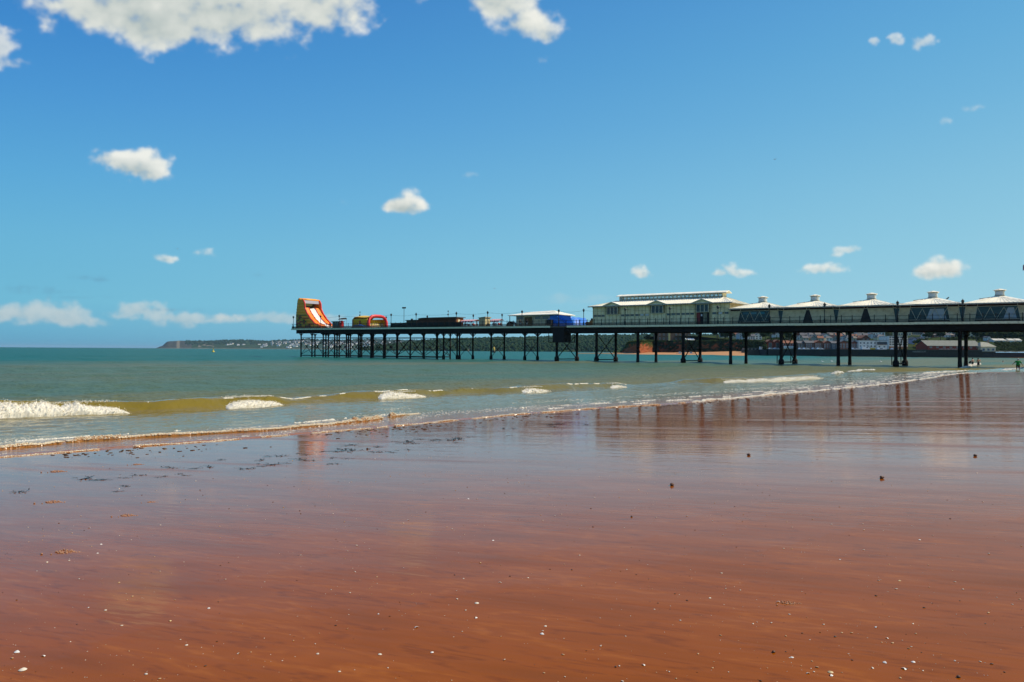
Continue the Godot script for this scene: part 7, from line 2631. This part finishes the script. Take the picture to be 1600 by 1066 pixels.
func build_beach_things() -> void:
	# wrack: clumps of weed left by the tide
	var weeds := [[640, 662, 0.9, "largest clump of dark weed at the foam edge, below the pier head"], [346, 719, 0.35, ""], [265, 731, 0.5, ""], [306, 732, 0.35, ""], [325, 730, 0.45, ""], [384, 733, 0.5, ""], [408, 719, 0.4, ""], [410, 729, 0.3, ""], [425, 726, 0.6, ""], [448, 724, 0.25, ""], [436, 713, 0.6, ""], [404, 725, 0.2, ""], [468, 709, 0.3, ""], [478, 711, 0.4, ""], [475, 719, 0.6, ""], [504, 706, 0.4, ""], [491, 720, 0.2, ""], [521, 725, 0.4, ""], [519, 716, 0.3, ""], [524, 706, 0.5, ""], [549, 696, 0.6, ""], [548, 704, 0.9, ""], [542, 717, 0.3, ""], [575, 702, 0.3, ""], [589, 707, 0.5, ""], [591, 699, 0.5, ""], [611, 707, 0.4, ""], [622, 704, 0.2, ""], [637, 703, 0.3, ""], [616, 690, 0.3, ""], [637, 691, 0.8, ""], [657, 687, 0.5, ""], [676, 688, 0.4, ""], [645, 693, 0.5, ""], [705, 688, 0.9, ""], [716, 686, 0.7, ""], [735, 683, 0.4, ""], [712, 692, 0.3, ""], [737, 670, 0.4, ""], [755, 667, 0.3, ""], [788, 670, 0.5, ""], [797, 681, 0.3, ""], [803, 670, 0.4, ""], [858, 664, 0.7, ""], [872, 663, 0.8, ""], [866, 667, 0.6, ""], [908, 662, 0.3, ""], [915, 664, 0.5, ""], [947, 657, 0.3, ""], [970, 653, 0.4, ""], [984, 647, 0.4, ""], [160, 750, 0.5, ""], [132, 748, 0.6, ""], [215, 743, 0.4, ""], [255, 745, 0.3, ""], [197, 760, 0.3, ""], [183, 768, 0.25, ""], [30, 769, 0.5, ""], [196, 747, 0.3, ""], [280, 741, 0.25, ""], [290, 743, 0.3, ""]]
	var dark := worn(0.032, 0.026, 0.012, 0.55, 0.3)
	var meshes := [weed_mesh(1), weed_mesh(2), weed_mesh(3), weed_mesh(4)]
	var k := 0
	for w in weeds:
		var p := on_sand(w[0], w[1])
		var label: String = w[3] if w[3] else "small dark seaweed clump on wet sand, " + ("at the far left" if w[0] < 300 else ("left of the big drift" if w[0] < 440 else ("in the drift below the pier head" if w[0] < 600 else ("right part of the drift" if w[0] < 780 else "by the foam, off the hut"))))
		var o := solo("seaweed", meshes[k % 4], dark, label, "seaweed", p, Basis(Vector3.UP, k * 1.3).scaled(Vector3(w[2] * 0.42, w[2] * 0.26, w[2] * 0.36)), "stranded seaweed clumps" if w[3] == "" else "")
		k += 1
	# finer crumbs of weed and grit along the wash line
	var crumb := lump(2, 0.5, 3, 5)
	var places := []
	var cols := []
	for n in 1500:
		var v := 6.0 + pow(rng.randf(), 1.2) * 88.0
		var u := table(shore, v) - 0.15 - absf(rng.randfn(0.0, 0.9)) * (1.0 + v * 0.01)
		if n_mid.get_noise_2d(v * 0.6, u) < -0.12 and v < 24.0:
			continue
		var p: Vector3 = SEA * u + ALONG * v
		var s := rng.randf_range(0.006, 0.026) * (1.0 + v * 0.006)
		places.append(Transform3D(Basis(Vector3.UP, rng.randf() * TAU) * Basis.from_scale(Vector3(s * 2.0, s * 0.7, s)), Vector3(p.x, sand_h(u, v) + s * 0.2, p.z)))
		cols.append(Color(0.04, 0.028, 0.012).lerp(Color(0.16, 0.11, 0.04), rng.randf() * rng.randf()))
	scatter("wrack", crumb, tinted_mat(0.6, 0.3), places, cols, "crumbs of weed and grit along the edge of the wash", "seaweed")
	# single stones
	var stones := [[1050, 759, 0.075, "brown stone on bare wet sand below the arcade's reflection"], [1170, 712, 0.08, "brown stone on the sand, nearest below the cupola roofs' reflections"], [1378, 748, 0.075, "dark brown stone alone on the shining sand at right"], [1524, 713, 0.07, "dark stone alone near the right edge of the sand"], [987, 808, 0.03, "small dark pebble beside a short rill of sand"], [574, 702, 0.06, "dark round pebble among the seaweed clumps"], [1209, 1020, 0.025, "small tan pebble near the bottom of the sand at right"], [1498, 1059, 0.025, "dark pebble at the bottom edge, right of the shells"]]
	for s in stones:
		solo("stone", lump(k, 0.7, 7, 10, 0.3), worn(0.13, 0.06, 0.035, 0.6, 0.2), s[3], "stone", on_sand(s[0], s[1]) + Vector3(0, s[2] * 0.2, 0), Basis(Vector3.UP, k * 2.1).scaled(Vector3.ONE * s[2] * 0.36))
		k += 1
	# shells and shell chips
	var shell := Mb.new()
	for i in 4:
		for j in 10:
			var q := []
			for e in [[i, j], [i, j + 1], [i + 1, j + 1], [i + 1, j]]:
				var r: float = e[0] / 4.0
				var a: float = lerpf(-1.9, 1.9, e[1] / 10.0)
				var wv := 1.0 + 0.05 * (1 if e[1] % 2 else -1)
				q.append(Vector3(sin(a) * r, (1.0 - r * r) * 0.42 * wv, cos(a) * r * 1.1))
			shell.quad(q[0], q[1], q[2], q[3])
	var shm := shell.commit(true)
	var tones := [mat(0.74, 0.70, 0.62, 0.5), mat(0.66, 0.58, 0.44, 0.5), mat(0.60, 0.44, 0.22, 0.5)]
	var named := [[28, 1019, 0.036, 0], [35, 1047, 0.040, 1], [67, 1026, 0.022, 0], [139, 950, 0.016, 0], [326, 951, 0.018, 0], [265, 971, 0.02, 2], [373, 1022, 0.018, 1], [745, 943, 0.028, 1], [743, 966, 0.022, 0], [651, 981, 0.024, 0], [594, 1023, 0.022, 1], [770, 845, 0.022, 0], [781, 911, 0.022, 0], [848, 991, 0.026, 0], [852, 979, 0.018, 1], [750, 880, 0.018, 2], [1384, 1036, 0.024, 0], [1427, 1035, 0.020, 0], [1412, 1046, 0.026, 0], [1370, 981, 0.020, 0], [1298, 1051, 0.026, 2], [1298, 1056, 0.022, 0], [1263, 1053, 0.018, 1], [1238, 1028, 0.018, 0], [1405, 908, 0.020, 2], [1216, 941, 0.020, 0], [1313, 875, 0.018, 0], [1437, 844, 0.020, 0], [1386, 998, 0.016, 0], [638, 813, 0.02, 0], [158, 851, 0.022, 0], [152, 865, 0.018, 0], [139, 825, 0.024, 0], [732, 780, 0.028, 0], [1109, 935, 0.018, 1], [554, 894, 0.016, 0], [592, 960, 0.016, 0], [675, 1020, 0.018, 0], [1005, 1040, 0.02, 0], [940, 1010, 0.018, 1]]
	for s in named:
		solo("shell", shm, tones[s[3]], ["white shell lying on the wet red sand", "cream shell lying on the wet red sand", "yellow brown shell lying on the wet red sand"][s[3]], "shell", on_sand(s[0], s[1]) + Vector3(0, 0.002, 0), Basis(Vector3.UP, k * 1.9).scaled(Vector3.ONE * s[2] * 0.52), ["white shells on the sand", "cream shells on the sand", "yellow brown shells on the sand"][s[3]])
		k += 1
	var chips := []
	var cc := []
	for n in 6500:
		var d := 3.6 + pow(rng.randf(), 1.5) * 34.0
		var a := rng.randf_range(-0.62, 0.62)
		var p := Vector3(tan(a) * d, 0, -d)
		var w := beach_uv(p)
		if w.x > table(shore, w.y) - 0.5:
			continue
		if n_mid.get_noise_2d(p.x * 0.9, p.z * 0.9) < -0.1 and rng.randf() < 0.6:
			continue
		var s := 0.0015 + 0.0055 * pow(rng.randf(), 5.0) + d * 0.00012
		p.y = sand_h(w.x, w.y) + s * 0.3
		chips.append(Transform3D(Basis(Vector3.UP, rng.randf() * TAU) * Basis(Vector3.RIGHT, rng.randfn(0.0, 0.3)) * Basis.from_scale(Vector3(s * 1.4, s * 0.6, s)), p))
		var t := rng.randf()
		cc.append(Color(0.62, 0.54, 0.42) if t < 0.45 else (Color(0.50, 0.32, 0.16) if t < 0.75 else Color(0.06, 0.035, 0.025)))
	scatter("shell_chips", lump(7, 0.7, 3, 5, 0.2), tinted_mat(0.5, 0.4), chips, cc, "shell chips and grit strewn over the wet sand", "shell chips")
	# worm casts: little heaps of coiled sand
	var cast := Mb.new()
	var g := RandomNumberGenerator.new()
	g.seed = 4
	for n in 46:
		var c := Vector3(g.randfn(0, 0.5), 0.05, g.randfn(0, 0.3))
		cast.ball(c, Vector3(0.09, 0.10, 0.07) * g.randf_range(0.6, 1.2), 4, 6)
	var castm := cast.commit(true)
	for s in [[82, 785, 0.18, "orange worm cast on the sand at the far left"], [198, 806, 0.14, "small round worm cast left of the middle of the sand"], [88, 737, 0.2, "pale worm cast between the weed and the foam at left"], [100, 863, 0.16, "broad grainy worm cast left of the cloud's reflection"], [236, 785, 0.1, "faint worm cast right of the orange one"], [1232, 943, 0.085, "speckled worm cast on the sand at lower right"], [214, 726, 0.14, "flat worm cast just below the foam edge at left"]]:
		solo("worm_cast", castm, mat(0.38, 0.19, 0.10, 0.7), s[3], "worm cast", on_sand(s[0], s[1]), Basis().scaled(Vector3(s[2] * 0.75, s[2] * 0.35, s[2] * 0.75)))
	# buoys
	var bu := thing("buoy", "small yellow buoy with a cross mark out on the open water", "buoy", on_level(333, 550.2, 0.0))
	var b1 := Mb.new()
	b1.lathe(Vector3.ZERO, [[0.0, -0.5], [0.9, -0.2], [1.0, 0.3], [0.35, 0.7], [0.2, 1.6]], 12)
	part("float", b1.commit(true), mat(0.60, 0.45, 0.05, 0.5), bu)
	var b2 := Mb.new()
	b2.bar(Vector3(-0.5, 1.6, 0), Vector3(0.5, 2.5, 0), 0.14, 0.14)
	b2.bar(Vector3(-0.5, 2.5, 0.01), Vector3(0.5, 1.6, 0.01), 0.13, 0.13)
	part("cross_mark", b2.commit(), mat(0.60, 0.45, 0.05, 0.5), bu)
	var b5 := thing("beacon", "yellow topped dark beacon pile in the water beyond the pier neck", "beacon", on_level(771.5, 551.0, 0.0))
	var c1 := Mb.new()
	c1.lathe(Vector3.ZERO, [[1.6, -1.0], [1.6, 2.2]], 10)
	part("base", c1.commit(true), mat(0.06, 0.055, 0.05), b5)
	var c2 := Mb.new()
	c2.lathe(Vector3.ZERO, [[1.3, 2.203], [1.2, 4.6], [0.4, 5.6], [0.0, 5.9]], 10)
	part("top", c2.commit(true), mat(0.42, 0.30, 0.05, 0.6), b5)
	# gulls
	gull("gull", "gull gliding alone high in the blue right of centre", far_at(1211, 249, 170.0), 0.9, 0.4)
	gull("gull", "tiny gull far off above the small left clouds", far_at(277, 389, 260.0), 1.0, -0.3)
	gull("gull", "pale gull gliding above the cream kiosk", far_at(773, 451, 200.0), 1.0, 0.8)
	for q in [[1487.5, -0.3, "dark bird perched on the right slope of the fourth cupola roof"]]:
		var s := 2.3
		var o := thing("perched_bird", q[2], "bird", on_pier(s, 4.6, 3.95), pier_basis)
		var mb := Mb.new()
		mb.tube([Vector3(0.26, 0.12, 0), Vector3(0.1, 0.2, 0), Vector3(-0.12, 0.34, 0), Vector3(-0.2, 0.46, 0), Vector3(-0.3, 0.44, 0)], [0.02, 0.1, 0.11, 0.06, 0.01], 8)
		part("body", mb.commit(true), mat(0.04, 0.04, 0.045), o)
		for z in [-0.05, 0.05]:
			rod(o, "leg", Vector3(-0.03, -0.1, z), Vector3(-0.03, 0.2, z), 0.012, mat(0.1, 0.08, 0.06))
	for q in [[1285, 566, "white gull afloat beyond the plain pile pair, left of its fellow"], [1299.5, 565.5, "white gull afloat just left of a plain pier leg"], [1376, 566, "white gull afloat nearest the braced piles"]]:
		var o := thing("floating_gull", q[2], "gull", on_level(q[0], q[1], 0.0))
		var mb := Mb.new()
		mb.tube([Vector3(0.32, 0.14, 0), Vector3(0.1, 0.1, 0), Vector3(-0.1, 0.12, 0), Vector3(-0.2, 0.28, 0), Vector3(-0.3, 0.27, 0)], [0.02, 0.13, 0.13, 0.06, 0.015], 8)
		part("body", mb.commit(true), mat(0.75, 0.75, 0.73), o)


func gull(called: String, label: String, at: Vector3, span: float, yaw: float) -> void:
	var o := thing(called, label, "gull", at, Basis(Vector3.UP, yaw) * Basis(Vector3(0, 0, 1), 0.25))
	var b := Mb.new()
	b.tube([Vector3(0, 0, 0.28), Vector3(0, 0, 0.1), Vector3(0, 0.01, -0.1), Vector3(0, 0.02, -0.26)], [0.01, 0.06, 0.06, 0.01], 8)
	part("body", b.commit(true), mat(0.55, 0.55, 0.54), o)
	for s in [-1.0, 1.0]:
		var w := Mb.new()
		w.hexa(Vector3(0.03 * s, 0.0, -0.1), Vector3(span * 0.28 * s, 0.10, -0.12), Vector3(span * 0.28 * s, 0.10, 0.03), Vector3(0.03 * s, 0.0, 0.08), Vector3(0.03 * s, 0.02, -0.1), Vector3(span * 0.28 * s, 0.115, -0.12), Vector3(span * 0.28 * s, 0.115, 0.03), Vector3(0.03 * s, 0.02, 0.08))
		w.hexa(Vector3(span * 0.28 * s, 0.10, -0.12), Vector3(span * 0.62 * s, 0.04, 0.06), Vector3(span * 0.62 * s, 0.04, 0.08), Vector3(span * 0.28 * s, 0.10, 0.03), Vector3(span * 0.28 * s, 0.115, -0.12), Vector3(span * 0.62 * s, 0.045, 0.06), Vector3(span * 0.62 * s, 0.045, 0.08), Vector3(span * 0.28 * s, 0.115, 0.03))
		part("wing", w.commit(), mat(0.40, 0.41, 0.42), o)


# ---- people: one continuous skin over a skeleton of tapered bones -----------------------------------------
func field_mesh(bones: Array, cell: float, blend: float, clip = null) -> ArrayMesh:
	# bones: [a, b, radius a, radius b]; a smooth union meshed as surface nets
	var lo := Vector3(1e9, 1e9, 1e9)
	var hi := -lo
	for b in bones:
		var r := maxf(b[2], b[3]) + blend + cell * 2.0
		lo = lo.min((b[0] as Vector3).min(b[1]) - Vector3.ONE * r)
		hi = hi.max((b[0] as Vector3).max(b[1]) + Vector3.ONE * r)
	var n := Vector3i(((hi - lo) / cell).ceil()) + Vector3i.ONE
	var sx := n.x
	var sxy := n.x * n.y
	var f := PackedFloat32Array()
	f.resize(sxy * n.z)
	f.fill(1.0)
	for b in bones:
		var a: Vector3 = b[0]
		var d: Vector3 = b[1] - b[0]
		var l2 := maxf(d.length_squared(), 1e-8)
		var r := maxf(b[2], b[3]) + blend + cell * 2.0
		var l0 := Vector3i((((a.min(b[1]) - Vector3.ONE * r) - lo) / cell).floor()).clamp(Vector3i.ZERO, n - Vector3i.ONE)
		var l1 := Vector3i((((a.max(b[1]) + Vector3.ONE * r) - lo) / cell).ceil()).clamp(Vector3i.ZERO, n - Vector3i.ONE)
		for z in range(l0.z, l1.z + 1):
			for y in range(l0.y, l1.y + 1):
				for x in range(l0.x, l1.x + 1):
					var p := lo + Vector3(x, y, z) * cell
					var t := clampf((p - a).dot(d) / l2, 0.0, 1.0)
					var v := (p - a - d * t).length() - lerpf(b[2], b[3], t)
					var k := x + y * sx + z * sxy
					var o := f[k]
					var h := clampf(0.5 + 0.5 * (o - v) / blend, 0.0, 1.0)
					f[k] = lerpf(o, v, h) - blend * h * (1.0 - h)
	if clip != null:
		for z in n.z:
			for y in n.y:
				for x in n.x:
					var k := x + y * sx + z * sxy
					f[k] = maxf(f[k], clip.call(lo + Vector3(x, y, z) * cell))
	var ids := {}
	var verts := PackedVector3Array()
	var corner := [0, 1, sx, sx + 1, sxy, sxy + 1, sxy + sx, sxy + sx + 1]
	var edges := [[0, 1], [2, 3], [4, 5], [6, 7], [0, 2], [1, 3], [4, 6], [5, 7], [0, 4], [1, 5], [2, 6], [3, 7]]
	var off := [Vector3(0, 0, 0), Vector3(1, 0, 0), Vector3(0, 1, 0), Vector3(1, 1, 0), Vector3(0, 0, 1), Vector3(1, 0, 1), Vector3(0, 1, 1), Vector3(1, 1, 1)]
	for z in n.z - 1:
		for y in n.y - 1:
			for x in n.x - 1:
				var k := x + y * sx + z * sxy
				var c0 := f[k] < 0.0
				if c0 == (f[k + 1] < 0.0) and c0 == (f[k + sx] < 0.0) and c0 == (f[k + sx + 1] < 0.0) and c0 == (f[k + sxy] < 0.0) and c0 == (f[k + sxy + 1] < 0.0) and c0 == (f[k + sxy + sx] < 0.0) and c0 == (f[k + sxy + sx + 1] < 0.0):
					continue
				var s := Vector3.ZERO
				var m := 0
				for e in edges:
					var u := f[k + corner[e[0]]]
					var w := f[k + corner[e[1]]]
					if (u < 0.0) != (w < 0.0):
						s += (off[e[0]] as Vector3).lerp(off[e[1]], u / (u - w))
						m += 1
				ids[k] = verts.size()
				verts.append(lo + (Vector3(x, y, z) + s / m) * cell)
	var mb := Mb.new()
	for k in ids:
		var a := f[k] < 0.0
		for q in [[1, sx, sxy], [sx, sxy, 1], [sxy, 1, sx]]:
			if (f[k + q[0]] < 0.0) == a:
				continue
			var i: int = k - q[1]
			var j: int = k - q[2]
			var l: int = k - q[1] - q[2]
			if not (ids.has(i) and ids.has(j) and ids.has(l)):
				continue
			if a:
				mb.quad(verts[ids[k]], verts[ids[j]], verts[ids[l]], verts[ids[i]])
			else:
				mb.quad(verts[ids[k]], verts[ids[i]], verts[ids[l]], verts[ids[j]])
	return mb.commit(true)


func hand_bones(wrist: Vector3, dir: Vector3, palm_side: Vector3, scale_: float, curl: float) -> Array:
	# a palm, four unequal bent fingers and a thumb from the side of the palm
	var d := dir.normalized()
	var across := d.cross(palm_side).normalized()
	var inward := across.cross(d).normalized()
	var out := []
	for k in 4:
		var x := (k - 1.5) * 0.021 * scale_
		out.append([wrist + across * x * 0.5, wrist + d * 0.085 * scale_ + across * x, 0.017 * scale_, 0.013 * scale_])
		var len_: float = [0.070, 0.082, 0.078, 0.060][k] * scale_
		var k0: Vector3 = wrist + d * 0.085 * scale_ + across * x
		var d1 := (d + inward * curl).normalized()
		var k1: Vector3 = k0 + d1 * len_ * 0.5
		var d2 := (d + inward * curl * 2.6).normalized()
		out.append([k0, k1, 0.0095 * scale_, 0.009 * scale_])
		out.append([k1, k1 + d2 * len_ * 0.5, 0.009 * scale_, 0.0075 * scale_])
	var t0: Vector3 = wrist + d * 0.025 * scale_ + across * 0.028 * scale_
	var t1: Vector3 = t0 + (d * 0.7 + across * 0.8 + inward * 0.2).normalized() * 0.04 * scale_
	out.append([t0, t1, 0.012 * scale_, 0.010 * scale_])
	out.append([t1, t1 + (d + across * 0.25 + inward * 0.3).normalized() * 0.035 * scale_, 0.010 * scale_, 0.008 * scale_])
	return out


func joined(meshes: Array) -> ArrayMesh:
	var st := SurfaceTool.new()
	st.begin(Mesh.PRIMITIVE_TRIANGLES)
	for m in meshes:
		st.append_from(m, 0, Transform3D())
	return st.commit()


func figure(label: String, at: Vector3, yaw: float, J: Dictionary, skin: Material, cell: float, wear: Dictionary, group := "") -> Node3D:
	# faces -z before it is turned; J holds the joints
	var o := thing("person", label, "person", at, Basis(Vector3.UP, yaw), group)
	var g: float = J.get("girth", 1.0)
	var chest: Vector3 = J.neck + Vector3(0, -0.16, 0)
	var sh := 0.19 * g
	var torso := [
		[J.hip + Vector3(-0.07 * g, 0, 0), J.hip + Vector3(0.07 * g, 0, 0), 0.125 * g, 0.125 * g],
		[J.hip + Vector3(0, 0.16, 0), chest + Vector3(0, -0.05, 0), 0.125 * g, 0.135 * g],
		[J.hip + Vector3(0, 0.10, -0.03 * g), chest + Vector3(0, -0.12, -0.03), 0.12 * g, 0.12 * g],
		[chest + Vector3(-0.08 * g, 0, 0), chest + Vector3(0.08 * g, 0, 0), 0.12 * g, 0.12 * g],
		[J.neck + Vector3(-sh * 0.5, -0.05, 0), J.neck + Vector3(-sh, -0.075, 0), 0.06, 0.06],
		[J.neck + Vector3(sh * 0.5, -0.05, 0), J.neck + Vector3(sh, -0.075, 0), 0.06, 0.06],
	]
	var hd: Vector3 = J.head
	var f: Vector3 = J.get("face", Vector3(0, 0, -1)).normalized()
	var rt := f.cross(Vector3.UP).normalized()
	var head := [
		[J.neck + Vector3(0, -0.03, 0), hd + Vector3(0, -0.06, 0), 0.058, 0.056],
		[hd + Vector3(0, 0.035, 0) - f * 0.015, hd + Vector3(0, 0.02, 0) - f * 0.01, 0.094, 0.094],
		[hd + f * 0.03 + Vector3(0, -0.03, 0), hd + f * 0.035 + Vector3(0, -0.075, 0), 0.068, 0.045],
	]
	var face := [
		[hd + f * 0.088 + Vector3(0, 0.01, 0), hd + f * 0.108 + Vector3(0, -0.022, 0), 0.010, 0.014],
		[hd + rt * 0.088 + Vector3(0, 0.012, 0), hd + rt * 0.094 + Vector3(0, -0.02, 0) - f * 0.01, 0.016, 0.012],
		[hd - rt * 0.088 + Vector3(0, 0.012, 0), hd - rt * 0.094 + Vector3(0, -0.02, 0) - f * 0.01, 0.016, 0.012],
		[hd + f * 0.082 - rt * 0.018 + Vector3(0, -0.058, 0), hd + f * 0.082 + rt * 0.018 + Vector3(0, -0.058, 0), 0.010, 0.010],
	]
	var limbs := []
	for s in ["l", "r"]:
		var sg := -1.0 if s == "l" else 1.0
		var sp: Vector3 = J.neck + Vector3(sg * sh, -0.075, 0)
		limbs.append([sp, J["elbow_" + s], 0.058 * sqrt(g), 0.045])
		limbs.append([J["elbow_" + s], J["wrist_" + s], 0.045, 0.029])
		var hp: Vector3 = J.hip + Vector3(sg * 0.095 * g, -0.04, 0)
		limbs.append([hp, J["knee_" + s], 0.092 * sqrt(g), 0.058])
		limbs.append([J["knee_" + s], J["knee_" + s].lerp(J["ankle_" + s], 0.35), 0.058, 0.060])
		limbs.append([J["knee_" + s].lerp(J["ankle_" + s], 0.35), J["ankle_" + s], 0.060, 0.036])
		var toe: Vector3 = J["ankle_" + s] + Vector3(sg * 0.03, -0.055, -0.15)
		limbs.append([J["ankle_" + s] + Vector3(0, -0.045, 0.03), toe, 0.036, 0.024])
	var parts := [field_mesh(torso + limbs + head, cell, 0.045), field_mesh(head + face, 0.012, 0.02)]
	for s in ["l", "r"]:
		var w: Vector3 = J["wrist_" + s]
		var d: Vector3 = w - J["elbow_" + s]
		parts.append(field_mesh(hand_bones(w, d, Vector3(0, 0, -1) if absf(d.normalized().z) < 0.8 else Vector3(0, -1, 0), 1.05, 0.35), 0.006, 0.008))
	part("body", joined(parts), skin, o)
	if wear.has("shirt"):
		var b := []
		for t in torso:
			b.append([t[0], t[1], t[2] + 0.018, t[3] + 0.018])
		for s in ["l", "r"]:
			var sg := -1.0 if s == "l" else 1.0
			var sp: Vector3 = J.neck + Vector3(sg * sh, -0.075, 0)
			b.append([sp, sp.lerp(J["elbow_" + s], 0.8), 0.085, 0.09])
		var hem: float = J.hip.y - 0.10
		var top: float = J.neck.y + 0.0
		part("shirt", field_mesh(b, cell, 0.05, func(p: Vector3) -> float: return maxf(hem - p.y, p.y - top)), wear.shirt, o)
	if wear.has("shorts"):
		var b := []
		for t in torso.slice(0, 2):
			b.append([t[0], (t[0] as Vector3).lerp(t[1], 0.4) if t == torso[1] else t[1], t[2] + 0.014, t[3] + 0.014])
		for s in ["l", "r"]:
			var sg := -1.0 if s == "l" else 1.0
			var hp: Vector3 = J.hip + Vector3(sg * 0.095 * g, -0.04, 0)
			b.append([hp, J["knee_" + s], 0.11 * sqrt(g), 0.092])
		var low: float = lerpf(J.knee_l.y, J.hip.y, wear.get("shorts_end", 0.15))
		var wst: float = J.hip.y + 0.13
		part("shorts", field_mesh(b, cell, 0.04, func(p: Vector3) -> float: return maxf(low - p.y, p.y - wst)), wear.shorts, o)
	if wear.has("hair"):
		var c := hd + Vector3(0, 0.038, 0) - f * 0.018
		part("hair", field_mesh([[c, c + Vector3(0, 0.005, 0), 0.107, 0.105], [c - f * 0.03, c - f * 0.045 + Vector3(0, -0.06, 0), 0.085, 0.06]], 0.014, 0.03, func(p: Vector3) -> float: return (p - c).dot(f) * 0.8 - (p.y - c.y) * 0.6 - 0.035), wear.hair, o)
	if wear.has("cap"):
		var c := hd + Vector3(0, 0.055, 0) - f * 0.01
		part("cap", field_mesh([[c, c + Vector3(0, 0.02, 0), 0.108, 0.10], [c + f * 0.09, c + f * 0.17 + Vector3(0, -0.015, 0), 0.06, 0.03]], 0.014, 0.02, func(p: Vector3) -> float: return c.y - 0.012 - p.y), wear.cap, o)
	return o


func build_people() -> void:
	var tan_skin := mat(0.36, 0.18, 0.11, 0.55)
	var pale_skin := mat(0.50, 0.29, 0.20, 0.55)
	# the man in green, seen from behind, wading at the edge, left elbow out and right arm down
	var J := {"girth": 1.28, "hip": Vector3(0, 0.96, 0), "neck": Vector3(0.02, 1.50, -0.03), "head": Vector3(0.05, 1.67, -0.07), "face": Vector3(0.25, -0.15, -1),
		"elbow_l": Vector3(-0.48, 1.24, 0.05), "wrist_l": Vector3(-0.60, 1.05, -0.12), "elbow_r": Vector3(0.44, 1.16, -0.02), "wrist_r": Vector3(0.62, 0.94, -0.12),
		"knee_l": Vector3(-0.15, 0.52, -0.05), "ankle_l": Vector3(-0.17, 0.09, 0.0), "knee_r": Vector3(0.15, 0.52, -0.04), "ankle_r": Vector3(0.19, 0.09, 0.03)}
	var at := on_sand(1591, 580.6)
	var man := figure("man in green shirt and black shorts wading at the right edge, from behind", at, -0.1, J, tan_skin, 0.022, {"shirt": worn(0.012, 0.23, 0.040, 0.9, 0.8), "shorts": mat(0.012, 0.012, 0.015, 0.9), "shorts_end": 0.02, "cap": mat(0.62, 0.64, 0.60, 0.9), "hair": mat(0.30, 0.29, 0.27, 0.9)})
	# what he holds
	var st := Mb.new()
	var w: Vector3 = man.transform * Vector3(0.66, 0.88, -0.14)
	var e: Vector3 = man.transform * Vector3(1.35, 0.10, -0.5)
	st.tube([w + (w - e).normalized() * 0.25, w, e], [0.014, 0.014, 0.012], 6)
	solo("walking_stick", st.commit(true), mat(0.03, 0.03, 0.03, 0.5), "thin dark stick held by the man in green", "stick")
	# two bathers standing in the surf
	var B := {"girth": 0.95, "hip": Vector3(0, 0.90, 0), "neck": Vector3(0, 1.44, -0.02), "head": Vector3(0, 1.60, -0.05),
		"elbow_l": Vector3(-0.34, 1.14, 0.03), "wrist_l": Vector3(-0.38, 0.90, -0.10), "elbow_r": Vector3(0.30, 1.13, 0.03), "wrist_r": Vector3(0.26, 0.90, -0.14),
		"knee_l": Vector3(-0.11, 0.48, -0.03), "ankle_l": Vector3(-0.12, 0.08, 0.02), "knee_r": Vector3(0.11, 0.48, -0.05), "ankle_r": Vector3(0.12, 0.08, 0.0)}
	var p1 := on_level(1520, 570.6, 0.05)
	figure("left bather in dark trunks standing in the surf, holding a dark board", Vector3(p1.x, -0.32, p1.z), 0.2, B, pale_skin, 0.026, {"shorts": mat(0.015, 0.016, 0.02, 0.9), "hair": mat(0.03, 0.02, 0.015, 0.9)})
	var bd := Mb.new()
	bd.ball(Vector3.ZERO, Vector3(0.42, 0.24, 0.05), 6, 12)
	solo("body_board", bd.commit(true), mat(0.012, 0.014, 0.016, 0.5), "dark body board at the left bather's hip", "body board", Vector3(p1.x - 0.5, 0.62, p1.z + 0.05), Basis(Vector3.UP, 0.4) * Basis(Vector3(0, 0, 1), 0.3))
	var B2 := B.duplicate()
	B2["elbow_l"] = Vector3(-0.28, 1.14, -0.08)
	B2["wrist_l"] = Vector3(-0.15, 1.12, -0.26)
	B2["elbow_r"] = Vector3(0.36, 1.20, 0.0)
	B2["wrist_r"] = Vector3(0.36, 1.42, -0.12)
	B2["head"] = Vector3(-0.04, 1.60, -0.05)
	B2["face"] = Vector3(-0.5, 0, -1)
	var p2 := on_level(1529, 572.6, 0.05)
	figure("right bather in dark trunks with one arm raised, standing in the surf", Vector3(p2.x, -0.25, p2.z), -0.15, B2, pale_skin, 0.026, {"shorts": mat(0.03, 0.03, 0.045, 0.9), "hair": mat(0.025, 0.018, 0.014, 0.9)})
	# a swimmer's head and shoulders far out
	var S := B.duplicate()
	var p3 := on_level(1567.5, 566.4, 0.0)
	figure("lone swimmer with only head and shoulders above the water right of the bathers", Vector3(p3.x, -1.28, p3.z), 0.4, S, tan_skin, 0.03, {"hair": mat(0.02, 0.015, 0.012, 0.9)})
	# people on the pier
	var A := B.duplicate()
	var walkers := [[87.0, -0.2, "person in a dark top by the hut's doorway, left of the other one", mat(0.02, 0.02, 0.025, 0.9), mat(0.45, 0.45, 0.45, 0.9), 0.3], [85.2, -0.1, "person in a black top and pale trousers standing before the hut", mat(0.015, 0.015, 0.018, 0.9), mat(0.50, 0.49, 0.46, 0.9), -0.4], [151.8, 0.4, "person in a dark red top at the bottom of the white chute", mat(0.10, 0.015, 0.015, 0.9), mat(0.02, 0.02, 0.025, 0.9), 0.8]]
	for q in walkers:
		figure(q[2], on_pier(q[0], q[1], 0.01), q[5], A, pale_skin, 0.034, {"shirt": q[3], "shorts": q[4], "shorts_end": -0.9, "hair": mat(0.03, 0.02, 0.015, 0.9)})
